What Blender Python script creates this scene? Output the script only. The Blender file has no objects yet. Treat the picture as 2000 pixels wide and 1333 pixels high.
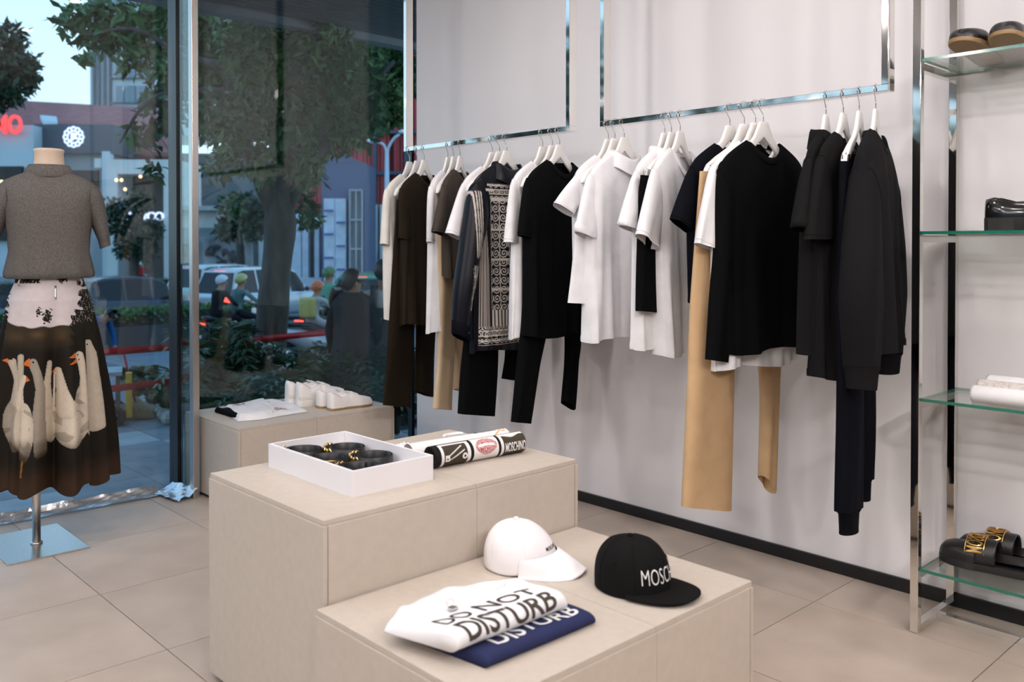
import bpy, bmesh, math, random
import numpy as np
from mathutils import Vector, Matrix

# ------------------------------------------------------------------ camera, world, lights, exposure
SC = bpy.context.scene
COL = SC.collection
CAM_H = 1.27
cam = bpy.data.cameras.new('camera')
cam.sensor_width = 36.0
cam.lens = 1743.2 / 2000.0 * 36.0
cam.shift_y = -(666.5 - 498.9) / 2000.0
cam.clip_start = 0.05
cam.clip_end = 400
cam.dof.use_dof = True
cam.dof.focus_distance = 3.5
cam.dof.aperture_fstop = 3.2
camo = bpy.data.objects.new('camera', cam)
camo.location = (0, 0, CAM_H)
camo.rotation_euler = (math.radians(90 - 0.69), 0, math.radians(-43.287))
COL.objects.link(camo)
SC.camera = camo
SC.view_settings.view_transform = 'Standard'
SC.view_settings.look = 'None'
SC.view_settings.gamma = 1.0
SC.view_settings.use_curve_mapping = False
SC.view_settings.exposure = 0.38

w = bpy.data.worlds.new('dusk_sky'); SC.world = w
w.use_nodes = True
wn = w.node_tree
bg = wn.nodes['Background']
tc = wn.nodes.new('ShaderNodeTexCoord')
sep = wn.nodes.new('ShaderNodeSeparateXYZ')
wn.links.new(tc.outputs['Generated'], sep.inputs[0])
rmp = wn.nodes.new('ShaderNodeValToRGB')
rmp.color_ramp.elements[0].position = 0.0
rmp.color_ramp.elements[0].color = (0.76, 0.92, 1.0, 1)
rmp.color_ramp.elements[1].position = 0.6
rmp.color_ramp.elements[1].color = (0.26, 0.55, 0.90, 1)
wn.links.new(sep.outputs[2], rmp.inputs[0])
wn.links.new(rmp.outputs[0], bg.inputs[0])
bg.inputs[1].default_value = 1.35

SC.cycles.max_bounces = 10
SC.cycles.diffuse_bounces = 4
SC.cycles.glossy_bounces = 4
SC.cycles.transmission_bounces = 6
SC.cycles.transparent_max_bounces = 24
SC.cycles.caustics_reflective = False
SC.cycles.caustics_refractive = False
SC.cycles.sample_clamp_indirect = 6.0
try:
    SC.cycles.use_denoising = True
except Exception:
    pass

# room dimensions (metres)
XW = 3.275      # face of the display wall
YS = 4.57       # storefront glass line
ZC = 3.2        # ceiling
WARM = (1.0, 0.945, 0.945)
# the shop's ceiling downlights: (x, y, aim x, aim y, watts)
DOWNLIGHTS = [
    (1.35, 3.5, 2.6, 3.5, 12), (1.35, 2.2, 2.8, 2.2, 12), (1.35, 0.9, 2.8, 0.9, 12), (1.35, -0.4, 2.8, -0.2, 12),
    (2.35, 2.9, 2.4, 2.9, 10), (2.35, 1.6, 2.4, 1.6, 11), (2.35, 0.3, 2.4, 0.3, 11),
    (0.2, 3.4, 0.8, 3.4, 20), (0.2, 2.0, 0.8, 2.0, 20), (0.2, 0.6, 0.9, 0.6, 24), (0.2, -1.0, 0.8, 0.4, 40),
    (-1.4, 3.3, 0.0, 3.2, 28), (-1.4, 1.6, 0.0, 1.6, 28), (-1.4, -0.4, 0.0, -0.2, 28),
    (-3.2, 3.3, 0.0, 3.0, 30), (-3.2, 1.4, 0.0, 1.6, 30), (-3.2, -0.6, 0.0, 0.2, 40),
    (-5.2, 3.3, 0.0, 2.6, 45), (-5.2, 1.2, 0.0, 1.6, 45), (-5.2, -1.0, 0.0, 0.2, 60),
    (1.2, -2.4, 1.4, 0.6, 95), (-0.4, -2.4, 0.8, 0.6, 80), (2.4, -2.0, 2.2, 0.6, 40),
]
LGAIN = 2.0

# ------------------------------------------------------------------ helpers
ORG = {}
random.seed(7)
rng = np.random.default_rng(11)


def V(*a):
    return np.array(a, float)


def rot2(a):
    return np.array([[math.cos(a), -math.sin(a)], [math.sin(a), math.cos(a)]])


def tag(o, label=None, cat=None, group=None, kind=None):
    if label: o['label'] = label
    if cat: o['category'] = cat
    if group: o['group'] = group
    if kind: o['kind'] = kind
    return o


def empty(name, loc, label=None, cat=None, group=None, kind=None):
    o = bpy.data.objects.new(name, None)
    o.empty_display_size = 0.05
    o.location = loc
    COL.objects.link(o)
    ORG[o] = V(*loc)
    return tag(o, label, cat, group, kind)


def link_mesh(me, name, parent=None, base=None):
    o = bpy.data.objects.new(name, me)
    if parent is not None:
        o.parent = parent
        ORG[o] = ORG[parent]
    else:
        b = V(0, 0, 0) if base is None else V(*base)
        o.location = b
        ORG[o] = b
    COL.objects.link(o)
    return o


class MB:
    """collects shapes (world coordinates) and builds ONE mesh object"""

    def __init__(self):
        self.v = []; self.f = []; self.m = []; self.n = 0; self.c = []

    def add(self, v, f, mi=0, col=None):
        v = np.asarray(v, float).reshape(-1, 3)
        self.v.append(v)
        k = self.n
        self.f.extend([tuple(int(i) + k for i in q) for q in f])
        self.m.extend([mi] * len(f))
        self.c.append(np.tile(np.array((1, 1, 1.)), (len(v), 1)) if col is None else np.broadcast_to(np.asarray(col, float), (len(v), 3)))
        self.n += len(v)
        return self

    def box(self, x0, x1, y0, y1, z0, z1, mi=0, bev=0.0, T=None):
        bm = bmesh.new()
        bmesh.ops.create_cube(bm, size=1)
        for q in bm.verts:
            q.co = Vector(((x0 + x1) / 2 + q.co.x * (x1 - x0), (y0 + y1) / 2 + q.co.y * (y1 - y0), (z0 + z1) / 2 + q.co.z * (z1 - z0)))
        if bev > 0:
            bmesh.ops.bevel(bm, geom=list(bm.edges), offset=bev, segments=2, affect='EDGES', profile=0.7)
        bm.verts.index_update()
        v = np.array([q.co for q in bm.verts])
        f = [[q.index for q in fc.verts] for fc in bm.faces]
        bm.free()
        if T is not None: v = T(v)
        return self.add(v, f, mi)

    def loft(self, rings, closed=True, cap0=False, cap1=False, mi=0, col=None):
        R = np.asarray(rings, float)
        a, b = R.shape[:2]
        f = []
        nb = b if closed else b - 1
        for i in range(a - 1):
            for j in range(nb):
                k = (j + 1) % b
                f.append((i * b + j, i * b + k, (i + 1) * b + k, (i + 1) * b + j))
        if cap0: f.append(tuple(range(b - 1, -1, -1)))
        if cap1: f.append(tuple((a - 1) * b + j for j in range(b)))
        return self.add(R.reshape(-1, 3), f, mi, col)

    def tube(self, path, r, seg=10, cap=True, mi=0, flat=None):
        P = np.asarray(path, float)
        n = len(P)
        r = np.broadcast_to(np.asarray(r, float), (n,))
        t = np.gradient(P, axis=0)
        t /= np.linalg.norm(t, axis=1)[:, None] + 1e-12
        ref = V(0, 0, 1) if abs(t[0][2]) < 0.9 else V(1, 0, 0)
        u = np.cross(ref, t[0]); u /= np.linalg.norm(u)
        rings = []
        ang = np.linspace(0, 2 * np.pi, seg, endpoint=False)
        for i in range(n):
            u = u - t[i] * (u @ t[i]); u /= np.linalg.norm(u) + 1e-12
            w_ = np.cross(t[i], u)
            rings.append(P[i] + r[i] * (np.cos(ang)[:, None] * u + np.sin(ang)[:, None] * w_))
        return self.loft(rings, True, cap, cap, mi)

    def lathe(self, prof, c=(0, 0, 0), seg=32, mi=0, cap0=True, cap1=True):
        ang = np.linspace(0, 2 * np.pi, seg, endpoint=False)
        rings = [np.stack([c[0] + r * np.cos(ang), c[1] + r * np.sin(ang), np.full(seg, c[2] + z)], 1) for r, z in prof]
        return self.loft(rings, True, cap0, cap1, mi)

    def prism(self, poly, axis_fn, d0, d1, mi=0):
        """poly: list of 2D points; axis_fn(a, b, d) -> 3D"""
        n = len(poly)
        v = [axis_fn(a, b, d0) for a, b in poly] + [axis_fn(a, b, d1) for a, b in poly]
        f = [tuple(range(n - 1, -1, -1)), tuple(range(n, 2 * n))]
        f += [(i, (i + 1) % n, n + (i + 1) % n, n + i) for i in range(n)]
        return self.add(v, f, mi)

    def ellipsoid(self, c, r, seg=16, rows=10, R=None, mi=0):
        th = np.linspace(0, np.pi, rows + 1)
        ph = np.linspace(0, 2 * np.pi, seg, endpoint=False)
        v = []
        for a in th:
            for b in ph:
                v.append((r[0] * math.sin(a) * math.cos(b), r[1] * math.sin(a) * math.sin(b), r[2] * math.cos(a)))
        v = np.array(v)
        if R is not None: v = v @ np.asarray(R).T
        v = v + V(*c)
        f = []
        for i in range(rows):
            for j in range(seg):
                k = (j + 1) % seg
                f.append((i * seg + j, (i + 1) * seg + j, (i + 1) * seg + k, i * seg + k))
        return self.add(v, f, mi)

    def build(self, name, mat, parent=None, base=None, smooth=True, colors=False, subsurf=0, solid=0.0, auto=None):
        v = np.concatenate(self.v)
        o0 = ORG[parent] if parent is not None else (V(0, 0, 0) if base is None else V(*base))
        me = bpy.data.meshes.new(name)
        me.from_pydata((v - o0).tolist(), [], self.f)
        mats = mat if isinstance(mat, (list, tuple)) else [mat]
        for q in mats: me.materials.append(q)
        if len(mats) > 1: me.polygons.foreach_set('material_index', self.m)
        me.polygons.foreach_set('use_smooth', [bool(smooth)] * len(me.polygons))
        if colors:
            at = me.color_attributes.new('print', 'FLOAT_COLOR', 'POINT')
            c = np.concatenate(self.c)
            at.data.foreach_set('color', np.concatenate([c, np.ones((len(c), 1))], 1).astype(np.float32).ravel())
        me.update()
        if auto is not None and smooth:
            me.set_sharp_from_angle(angle=math.radians(auto))
        o = link_mesh(me, name, parent, base)
        if solid: 
            md = o.modifiers.new('thickness', 'SOLIDIFY'); md.thickness = solid; md.offset = 0
        if subsurf:
            md = o.modifiers.new('smooth', 'SUBSURF'); md.levels = subsurf; md.render_levels = subsurf
        return o


def box(name, x0, x1, y0, y1, z0, z1, mat, parent=None, bev=0.0, base=None):
    return MB().box(x0, x1, y0, y1, z0, z1, 0, bev).build(name, mat, parent, base, smooth=False)


def spline(pts, n):
    """Catmull-Rom through pts"""
    P = np.asarray(pts, float)
    if len(P) == 2:
        t = np.linspace(0, 1, n)[:, None]
        return P[0] * (1 - t) + P[1] * t
    Q = np.vstack([2 * P[0] - P[1], P, 2 * P[-1] - P[-2]])
    out = []
    m = len(P) - 1
    for s in np.linspace(0, m, n):
        i = min(int(s), m - 1); t = s - i
        a, b, c, d = Q[i], Q[i + 1], Q[i + 2], Q[i + 3]
        out.append(0.5 * ((2 * b) + (-a + c) * t + (2 * a - 5 * b + 4 * c - d) * t * t + (-a + 3 * b - 3 * c + d) * t ** 3))
    return np.array(out)


def lerp_pts(x, xs, ys):
    return np.interp(x, xs, ys)


# ------------------------------------------------------------------ materials (all procedural)
MATS = {}


def mat(name, col, rough=0.6, metal=0.0, var=0.06, scale=8.0, bump=0.0, bscale=200.0, spec=0.5, sheen=0.0, coat=0.0, emit=None, estr=0.0, attr=False, stretch=None, alpha=None):
    if name in MATS: return MATS[name]
    m = bpy.data.materials.new(name)
    m.use_nodes = True
    nt = m.node_tree
    b = nt.nodes['Principled BSDF']
    tcn = nt.nodes.new('ShaderNodeTexCoord')
    mp = nt.nodes.new('ShaderNodeMapping')
    if stretch: mp.inputs['Scale'].default_value = stretch
    nt.links.new(tcn.outputs['Object'], mp.inputs[0])
    nz = nt.nodes.new('ShaderNodeTexNoise')
    nz.inputs['Scale'].default_value = scale
    nz.inputs['Detail'].default_value = 4
    nt.links.new(mp.outputs[0], nz.inputs['Vector'])
    mx = nt.nodes.new('ShaderNodeMix'); mx.data_type = 'RGBA'; mx.blend_type = 'MULTIPLY'
    mx.inputs[0].default_value = 1.0
    cr = nt.nodes.new('ShaderNodeValToRGB')
    cr.color_ramp.elements[0].position = 0.3; cr.color_ramp.elements[1].position = 0.7
    lo, hi = 1 - var, 1 + var * 0.4
    cr.color_ramp.elements[0].color = (lo, lo, lo, 1); cr.color_ramp.elements[1].color = (hi, hi, hi, 1)
    nt.links.new(nz.outputs['Fac'], cr.inputs[0])
    nt.links.new(cr.outputs[0], mx.inputs[7])
    if attr:
        an = nt.nodes.new('ShaderNodeAttribute'); an.attribute_name = 'print'
        nt.links.new(an.outputs['Color'], mx.inputs[6])
    else:
        mx.inputs[6].default_value = (*col, 1)
    nt.links.new(mx.outputs[2], b.inputs['Base Color'])
    b.inputs['Roughness'].default_value = rough
    b.inputs['Metallic'].default_value = metal
    b.inputs['Specular IOR Level'].default_value = spec
    b.inputs['Sheen Weight'].default_value = sheen
    b.inputs['Coat Weight'].default_value = coat
    if emit:
        b.inputs['Emission Color'].default_value = (*emit, 1)
        b.inputs['Emission Strength'].default_value = estr
    if bump:
        nb = nt.nodes.new('ShaderNodeTexNoise'); nb.inputs['Scale'].default_value = bscale; nb.inputs['Detail'].default_value = 3
        nt.links.new(mp.outputs[0], nb.inputs['Vector'])
        bp = nt.nodes.new('ShaderNodeBump'); bp.inputs['Strength'].default_value = bump; bp.inputs['Distance'].default_value = 0.002
        nt.links.new(nb.outputs['Fac'], bp.inputs['Height'])
        nt.links.new(bp.outputs[0], b.inputs['Normal'])
    MATS[name] = m
    return m


def srgb(r, g, b):
    f = lambda c: (c / 255 / 12.92) if c / 255 <= 0.04045 else ((c / 255 + 0.055) / 1.055) ** 2.4
    return (f(r), f(g), f(b))


def glass_mat(name, tint, r0=0.045, rough=0.0):
    """thin pane: Schlick mix of a clear tinted layer and a mirror reflection"""
    m = bpy.data.materials.new(name); m.use_nodes = True
    nt = m.node_tree; nt.nodes.clear()
    out = nt.nodes.new('ShaderNodeOutputMaterial')
    tr = nt.nodes.new('ShaderNodeBsdfTransparent'); tr.inputs[0].default_value = (*tint, 1)
    gl = nt.nodes.new('ShaderNodeBsdfGlossy'); gl.inputs['Roughness'].default_value = rough; gl.inputs[0].default_value = (1, 1, 1, 1)
    lw = nt.nodes.new('ShaderNodeLayerWeight'); lw.inputs[0].default_value = 0.5
    p = nt.nodes.new('ShaderNodeMath'); p.operation = 'POWER'; p.inputs[1].default_value = 5
    nt.links.new(lw.outputs['Facing'], p.inputs[0])
    ma = nt.nodes.new('ShaderNodeMath'); ma.operation = 'MULTIPLY_ADD'; ma.inputs[1].default_value = 1 - r0; ma.inputs[2].default_value = r0
    nt.links.new(p.outputs[0], ma.inputs[0])
    mx = nt.nodes.new('ShaderNodeMixShader')
    nt.links.new(ma.outputs[0], mx.inputs[0]); nt.links.new(tr.outputs[0], mx.inputs[1]); nt.links.new(gl.outputs[0], mx.inputs[2])
    nt.links.new(mx.outputs[0], out.inputs[0])
    MATS[name] = m
    return m


M_WALL = mat('white_wall_paint', (0.76, 0.735, 0.74), 0.45, var=0.03, scale=2.0, bump=0.05, bscale=60)
M_TAUPE = mat('taupe_wall_panel', (0.62, 0.575, 0.53), 0.6, var=0.05)
M_DEEP = mat('dark_bronze_panel', (0.075, 0.065, 0.058), 0.6, var=0.1)
M_CEIL = mat('white_ceiling_paint', (0.8, 0.78, 0.76), 0.7, var=0.03)
M_BLACK = mat('black_paint', (0.006, 0.006, 0.007), 0.35, var=0.1)
M_BLKMET = mat('black_anodised_metal', (0.012, 0.013, 0.016), 0.3, 0.3, var=0.1)
M_CHROME = mat('polished_chrome', (0.80, 0.78, 0.75), 0.05, 1.0, var=0.02)
M_STEEL = mat('brushed_steel', (0.62, 0.59, 0.56), 0.28, 1.0, var=0.08, scale=60, stretch=(1, 1, 0.05))
M_TILE = mat('porcelain_floor_tile', (0.47, 0.385, 0.315), 0.42, var=0.13, scale=5.0, bump=0.12, bscale=90, spec=0.4)
M_GROUT = mat('dark_grout', (0.06, 0.055, 0.05), 0.9)
M_PLINTH = mat('beige_plinth_laminate', (0.53, 0.465, 0.395), 0.5, var=0.05, scale=40, bump=0.06, bscale=400, spec=0.35)
M_GLASS = glass_mat('storefront_glass', (0.86, 0.92, 0.94), 0.038)
M_FIN = glass_mat('clear_fin_glass', (0.86, 0.93, 0.90), 0.04)
M_SHELF = glass_mat('clear_shelf_glass', (0.95, 0.985, 0.97), 0.045)
M_SHEDGE = mat('green_glass_edge', (0.01, 0.16, 0.105), 0.12, var=0.15, scale=30, spec=0.8)
M_LAMP = mat('lamp_lens', (1, 0.9, 0.8), 0.5, emit=(1, 0.86, 0.7), estr=25.0)
M_FOIL = mat('crumpled_silver_tape', (0.62, 0.63, 0.66), 0.22, 0.75, var=0.15, scale=15, bump=0.25, bscale=40)
# ------------------------------------------------------------------ the shop shell
flo = MB().box(-7.0, 5.2, -3.0, YS - 0.02, -0.12, -0.006).build('floor', M_GROUT, smooth=False)
tag(flo, 'beige porcelain tile floor with thin dark joints', kind='structure')
TX0, TXP = 1.121 - 0.607 * 14, 0.607
TY0, TYP = 3.9695 - 0.602 * 12, 0.602
tile_cache = {}
for i in range(0, 19):
    for j in range(0, 14):
        x0, x1 = TX0 + i * TXP, TX0 + (i + 1) * TXP
        y0, y1 = TY0 + j * TYP, TY0 + (j + 1) * TYP
        y0, y1 = max(y0, -3), min(y1, YS - 0.03)
        x0, x1 = max(x0, -7), min(x1, XW - 0.002) if y0 < 4.2 else min(x1, 3.5)
        if x1 - x0 < 0.03 or y1 - y0 < 0.03: continue
        g = 0.0016
        key = (round(x1 - x0, 3), round(y1 - y0, 3))
        if key not in tile_cache:
            hx, hy = (x1 - x0) / 2 - g, (y1 - y0) / 2 - g
            b = MB().box(-hx, hx, -hy, hy, -0.009, 0.0, bev=0.001)
            me = bpy.data.meshes.new('tile')
            me.from_pydata(np.concatenate(b.v).tolist(), [], b.f); me.materials.append(M_TILE)
            tile_cache[key] = me
        o = bpy.data.objects.new('tile', tile_cache[key])
        o.location = ((x0 + x1) / 2, (y0 + y1) / 2, 0)
        o.parent = flo; COL.objects.link(o)

WALL_END = 4.315
wr = box('wall_right', XW, XW + 0.15, -3.0, WALL_END, 0.0, ZC, M_WALL)
tag(wr, 'white display wall behind the hanging clothes', kind='structure')
bb = MB().box(XW - 0.012, XW, -3.0, WALL_END, 0.0, 0.048).build('baseboard_right', M_BLACK, smooth=False)
tag(bb, 'thin black baseboard under the white wall', kind='structure')
tag(box('wall_back', -7.0, 5.2, -3.12, -3.0, 0, ZC, M_DEEP), 'dark bronze back wall', kind='structure')
tag(box('wall_left', -7.12, -7.0, -3.0, YS, 0, ZC, M_TAUPE), 'taupe left wall', kind='structure')
tag(box('wall_far', 5.2, 5.32, -3.0, YS, 0, ZC, M_WALL), 'white wall closing the back room', kind='structure')
tag(box('ceiling', -7.1, 5.3, -3.1, YS + 0.1, ZC, ZC + 0.12, M_CEIL), 'white ceiling', kind='structure')

# storefront: panes of glass between black mullions
MULL = [-7.0, 1.905, 3.43, 5.2]
for i in range(3):
    p = MB().box(MULL[i] + 0.012, MULL[i + 1] - 0.012, YS - 0.006, YS + 0.006, 0.0, ZC).build('window_%d' % (i + 1), M_GLASS, smooth=False)
    tag(p, ['wide storefront glass pane behind the mannequin', 'storefront glass pane behind the sneaker plinth', 'storefront glass pane beyond the white wall'][i], kind='structure')
for i, x in enumerate(MULL[1:3]):
    tag(box('trim_%d' % (i + 1), x - (0.015, 0.010)[i], x + (0.015, 0.010)[i], YS - (0.05, 0.012)[i], YS + (0.05, 0.03)[i], 0.0, ZC, M_BLKMET), ['black window mullion beside the steel post', 'black window mullion at the end of the white wall'][i], kind='structure')
tag(box('trim_3', -7.0, 5.2, YS - 0.03, YS + 0.04, -0.55, -0.004, M_BLKMET), 'dark sill under the storefront glass', kind='structure')
fin = empty('glass_partition', (1.905, 4.45, 0), 'short clear glass partition with a tall brushed steel edge post', 'partition')
box('glass_panel', 1.900, 1.910, 4.365, YS - 0.05, 0.012, 2.98, M_FIN, fin)
box('edge_post', 1.888, 1.922, 4.325, 4.365, 0.0, 3.0, M_STEEL, fin, 0.003)
box('bottom_seal', 1.897, 1.913, 4.365, YS - 0.05, 0.0, 0.012, M_BLACK, fin)

# crumpled silver tape along the foot of the glass
def tape_strip(name, p0, p1, width, label, seed, amp=0.008):
    r = np.random.default_rng(seed)
    p0, p1 = V(*p0), V(*p1)
    L = np.linalg.norm(p1 - p0); d = (p1 - p0) / L; nrm = V(-d[1], d[0], 0)
    n, m = max(8, int(L / 0.018)), 7
    ph = r.uniform(0, 6, 12)
    rows = []
    for i in range(n + 1):
        s = i / n * L
        row = []
        for j in range(m + 1):
            q = j / m
            wz = sum(math.sin(s * (9 + 11 * k) + q * (3 + 2 * k) + ph[k]) / (1 + k) for k in range(5)) * amp
            z = 0.006 + 0.032 * max(0, 1 - q * 1.9) ** 1.3 + abs(wz) + r.uniform(0, amp * 0.5)
            row.append(p0 + d * (s + 0.004 * math.sin(17 * q + s * 13)) + nrm * (q * width * (1 + 0.14 * math.sin(s * 5 + ph[7]) + 0.05 * math.sin(s * 23))) + V(0, 0, z))
        rows.append(row)
    return tag(MB().loft(rows, closed=False).build(name, M_FOIL, base=p0, smooth=False), label, 'tape')

tape_strip('silver_tape', (1.79, YS - 0.012, 0), (-0.6, YS - 0.012, 0), 0.075, 'long silver tape sealing the foot of the shop window', 3, 0.004)
tape_strip('silver_tape', (1.905, 4.31, 0), (1.875, YS - 0.02, 0), 0.10, 'short crumpled silver tape beside the steel post', 5, 0.010)

# ceiling downlights
LG = 'round downlights in the shop ceiling'
for (x, y, ax, ay, wt) in DOWNLIGHTS:
    e = empty('ceiling_light', (x, y, ZC), 'round recessed ceiling downlight with a glowing lens', 'light', LG)
    MB().lathe([(0.045, -0.004), (0.062, -0.010), (0.066, 0.0)], (x, y, ZC), 28, cap0=False, cap1=False).build('trim_ring', M_STEEL, e)
    MB().lathe([(0.0005, -0.003), (0.045, -0.004)], (x, y, ZC), 24, cap0=False, cap1=False).build('lens', M_LAMP, e)
    ld = bpy.data.lights.new('downlight_beam', 'SPOT')
    ld.energy = wt * LGAIN; ld.color = WARM; ld.shadow_soft_size = 0.09
    ld.spot_size = math.radians(140); ld.spot_blend = 0.9
    lo = bpy.data.objects.new('downlight_beam', ld); COL.objects.link(lo)
    lo.parent = e; lo.location = (0, 0, -0.02)
    dvec = Vector((ax - x, ay - y, -(ZC - 0.9)))
    lo.rotation_euler = dvec.to_track_quat('-Z', 'Y').to_euler()

# ------------------------------------------------------------------ plinths
def plinth(name, x0, x1, y0, y1, h, label, seam=None):
    e = empty(name, ((x0 + x1) / 2, (y0 + y1) / 2, 0), label, 'plinth')
    t = 0.012
    g = 0.003
    box('core', x0 + 0.0035, x1 - 0.0035, y0 + 0.0035, y1 - 0.0035, 0.022, h - 0.0125, M_PLINTH, e)
    box('kick_base', x0 + 0.02, x1 - 0.02, y0 + 0.02, y1 - 0.02, 0.0, 0.02, M_BLACK, e)
    xs = [(x0, x1)] if seam is None else [(x0, seam - 0.0006), (seam + 0.0006, x1)]
    for a, b in xs:
        aa = a + (g + t if a == x0 else 0); bb_ = b - (g + t if b == x1 else 0)
        box('front_panel', aa if a == x0 else a, bb_ if b == x1 else b, y0, y0 + t, 0.02, h - t - g, M_PLINTH, e, 0.0008)
        box('top_panel', (a + g) if a == x0 else a, (b - g) if b == x1 else b, y0 + g, y1 - g, h - t, h, M_PLINTH, e, 0.0008)
        box('back_panel', aa if a == x0 else a, bb_ if b == x1 else b, y1 - t, y1, 0.02, h - t - g, M_PLINTH, e, 0.0008)
    box('side_panel', x0, x0 + t, y0 + 0.0, y1, 0.02, h - t - g, M_PLINTH, e, 0.0008)
    box('side_panel', x1 - t, x1, y0 + 0.0, y1, 0.02, h - t - g, M_PLINTH, e, 0.0008)
    return e

PT = dict(x0=1.138, x1=2.045, y0=1.873, y1=2.50, h=0.602)
PS = dict(x0=1.112, x1=2.035, y0=1.248, y1=1.868, h=0.397)
P2 = dict(x0=1.937, x1=2.835, y0=3.937, y1=4.545, h=0.400)
plinth('display_plinth', label='tall beige display plinth carrying the white belt tray', seam=1.63, **PT)
plinth('display_plinth', label='low beige display plinth in front carrying two caps', seam=1.63, **PS)
plinth('display_plinth', label='low beige display plinth by the window under the sneakers', seam=2.36, **P2)

# ------------------------------------------------------------------ hanging rail frames
BX0, BX1 = 2.862, 2.908     # front / back of the flat bar
BZ0, BZ1 = 1.768, 1.790
def rail_frame(y0, y1, label):
    e = empty('clothes_rail_frame', ((BX0 + BX1) / 2, (y0 + y1) / 2, BZ0), label, 'clothes rail', 'chrome rail frames on the wall')
    box('rail_bar', BX0, BX1, y0, y1, BZ0, BZ1, M_CHROME, e, 0.0012)
    for y in (y0, y1 - 0.023):
        box('upright', BX0, BX1, y, y + 0.023, BZ1, ZC, M_CHROME, e, 0.0012)
    return e
rail_frame(2.672, 3.885, 'chrome hanging rail frame nearest the window')
rail_frame(1.268, 2.497, 'chrome hanging rail frame nearest the glass shelves')

# ------------------------------------------------------------------ chrome shelf rack with glass shelves
RX0, RX1 = 2.945, XW - 0.003
RY1 = 1.225
RY0 = 0.10
sr = empty('shelf_rack', (3.1, 0.66, 0), 'tall chrome shelf rack with green-edged glass shelves', 'shelf rack')
pw = 0.026
for x in (RX0, RX1 - pw):
    for y in (RY1 - pw, RY0):
        box('post', x, x + pw, y, y + pw, 0.0, ZC - 0.1, M_CHROME, sr, 0.0012)
SHZ = [0.205, 0.760, 1.303, 1.862]
for z in SHZ:
    s = MB()
    x0, x1, y0, y1, z0, z1 = RX0 + 0.004, RX1 - 0.002, RY0 + pw + 0.002, RY1 - pw - 0.001, z, z + 0.010
    s.box(x0, x1, y0, y1, z0, z1)
    s.m = []
    vv = s.v[0]
    for f in s.f:
        nrm = np.cross(vv[f[1]] - vv[f[0]], vv[f[2]] - vv[f[0]])
        s.m.append(0 if abs(nrm[2]) > 0.7 * np.linalg.norm(nrm) else 1)
    s.build('glass_shelf', [M_SHELF, M_SHEDGE], sr, smooth=False)
    for y in (RY1 - pw, RY0):
        box('shelf_support', RX0 + pw, RX1 - pw, y, y + pw, z - 0.026, z - 0.002, M_CHROME, sr, 0.001)
for y in (RY1 - pw, RY0):
    box('foot_rail', RX0 + pw, RX1 - pw, y, y + pw, 0.0, 0.026, M_CHROME, sr, 0.001)
box('stretcher', 3.10, 3.126, RY0 + pw, RY1 - pw, 0.0, 0.026, M_CHROME, sr, 0.001)
# ------------------------------------------------------------------ hangers and garments
M_HANGER = mat('white_lacquered_hanger', (0.82, 0.79, 0.75), 0.3, var=0.03, coat=0.3)
def cloth(name, col, rough=0.85, sheen=0.25, bump=0.25, bscale=900, var=0.08, attr=False, spec=0.2):
    return mat(name, col, rough, var=var, scale=14, bump=bump, bscale=bscale, sheen=sheen, spec=spec, attr=attr)
C_WHITE = cloth('white_cotton', (0.80, 0.79, 0.80), sheen=0.0)
C_OFFWH = cloth('offwhite_cotton', (0.78, 0.75, 0.70), sheen=0.0)
C_BLACK = cloth('black_cotton', (0.0035, 0.0035, 0.004), sheen=0.0, spec=0.06)
C_NAVYB = cloth('blue_black_cotton', (0.004, 0.0045, 0.0075), sheen=0.0, spec=0.06)
C_CHAR = cloth('charcoal_jersey', (0.0085, 0.008, 0.0082), sheen=0.0, spec=0.08)
C_CHAR2 = cloth('charcoal_fleece', (0.010, 0.0096, 0.0106), sheen=0.0, spec=0.08)
C_BROWN = cloth('dark_brown_cotton', (0.022, 0.016, 0.0105), sheen=0.0, spec=0.08)
C_BRPANT = cloth('dark_brown_wool', (0.017, 0.012, 0.007), sheen=0.0, spec=0.08)
C_TAUPE = cloth('taupe_cotton', (0.055, 0.044, 0.034), sheen=0.0)
C_BEIGE = cloth('beige_twill', (0.56, 0.43, 0.28), sheen=0.0)
C_TAN = cloth('tan_twill', (0.56, 0.37, 0.20), sheen=0.0)

def hook_y(px):
    a = math.radians(43.287) + math.atan((px - 1000) / 1743.2)
    return ((BX0 + BX1) / 2) / math.tan(a)

class Frame:
    """hanger frame: u along the hanger (room side positive), n towards the viewer's side, z up"""
    def __init__(self, px, phi, dz=0.0, y=None):
        self.o = V((BX0 + BX1) / 2, hook_y(px) if y is None else y, BZ1 + 0.006 + dz)
        p = math.radians(phi)
        self.u = V(-math.cos(p), -math.sin(p), 0)
        self.n = V(math.sin(p), -math.cos(p), 0)
    def P(self, u, n, z):
        u, n, z = np.broadcast_arrays(np.asarray(u, float), np.asarray(n, float), np.asarray(z, float))
        return V(self.o[0], self.o[1], 0) + u[..., None] * self.u + n[..., None] * self.n + z[..., None] * V(0, 0, 1)

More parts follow.
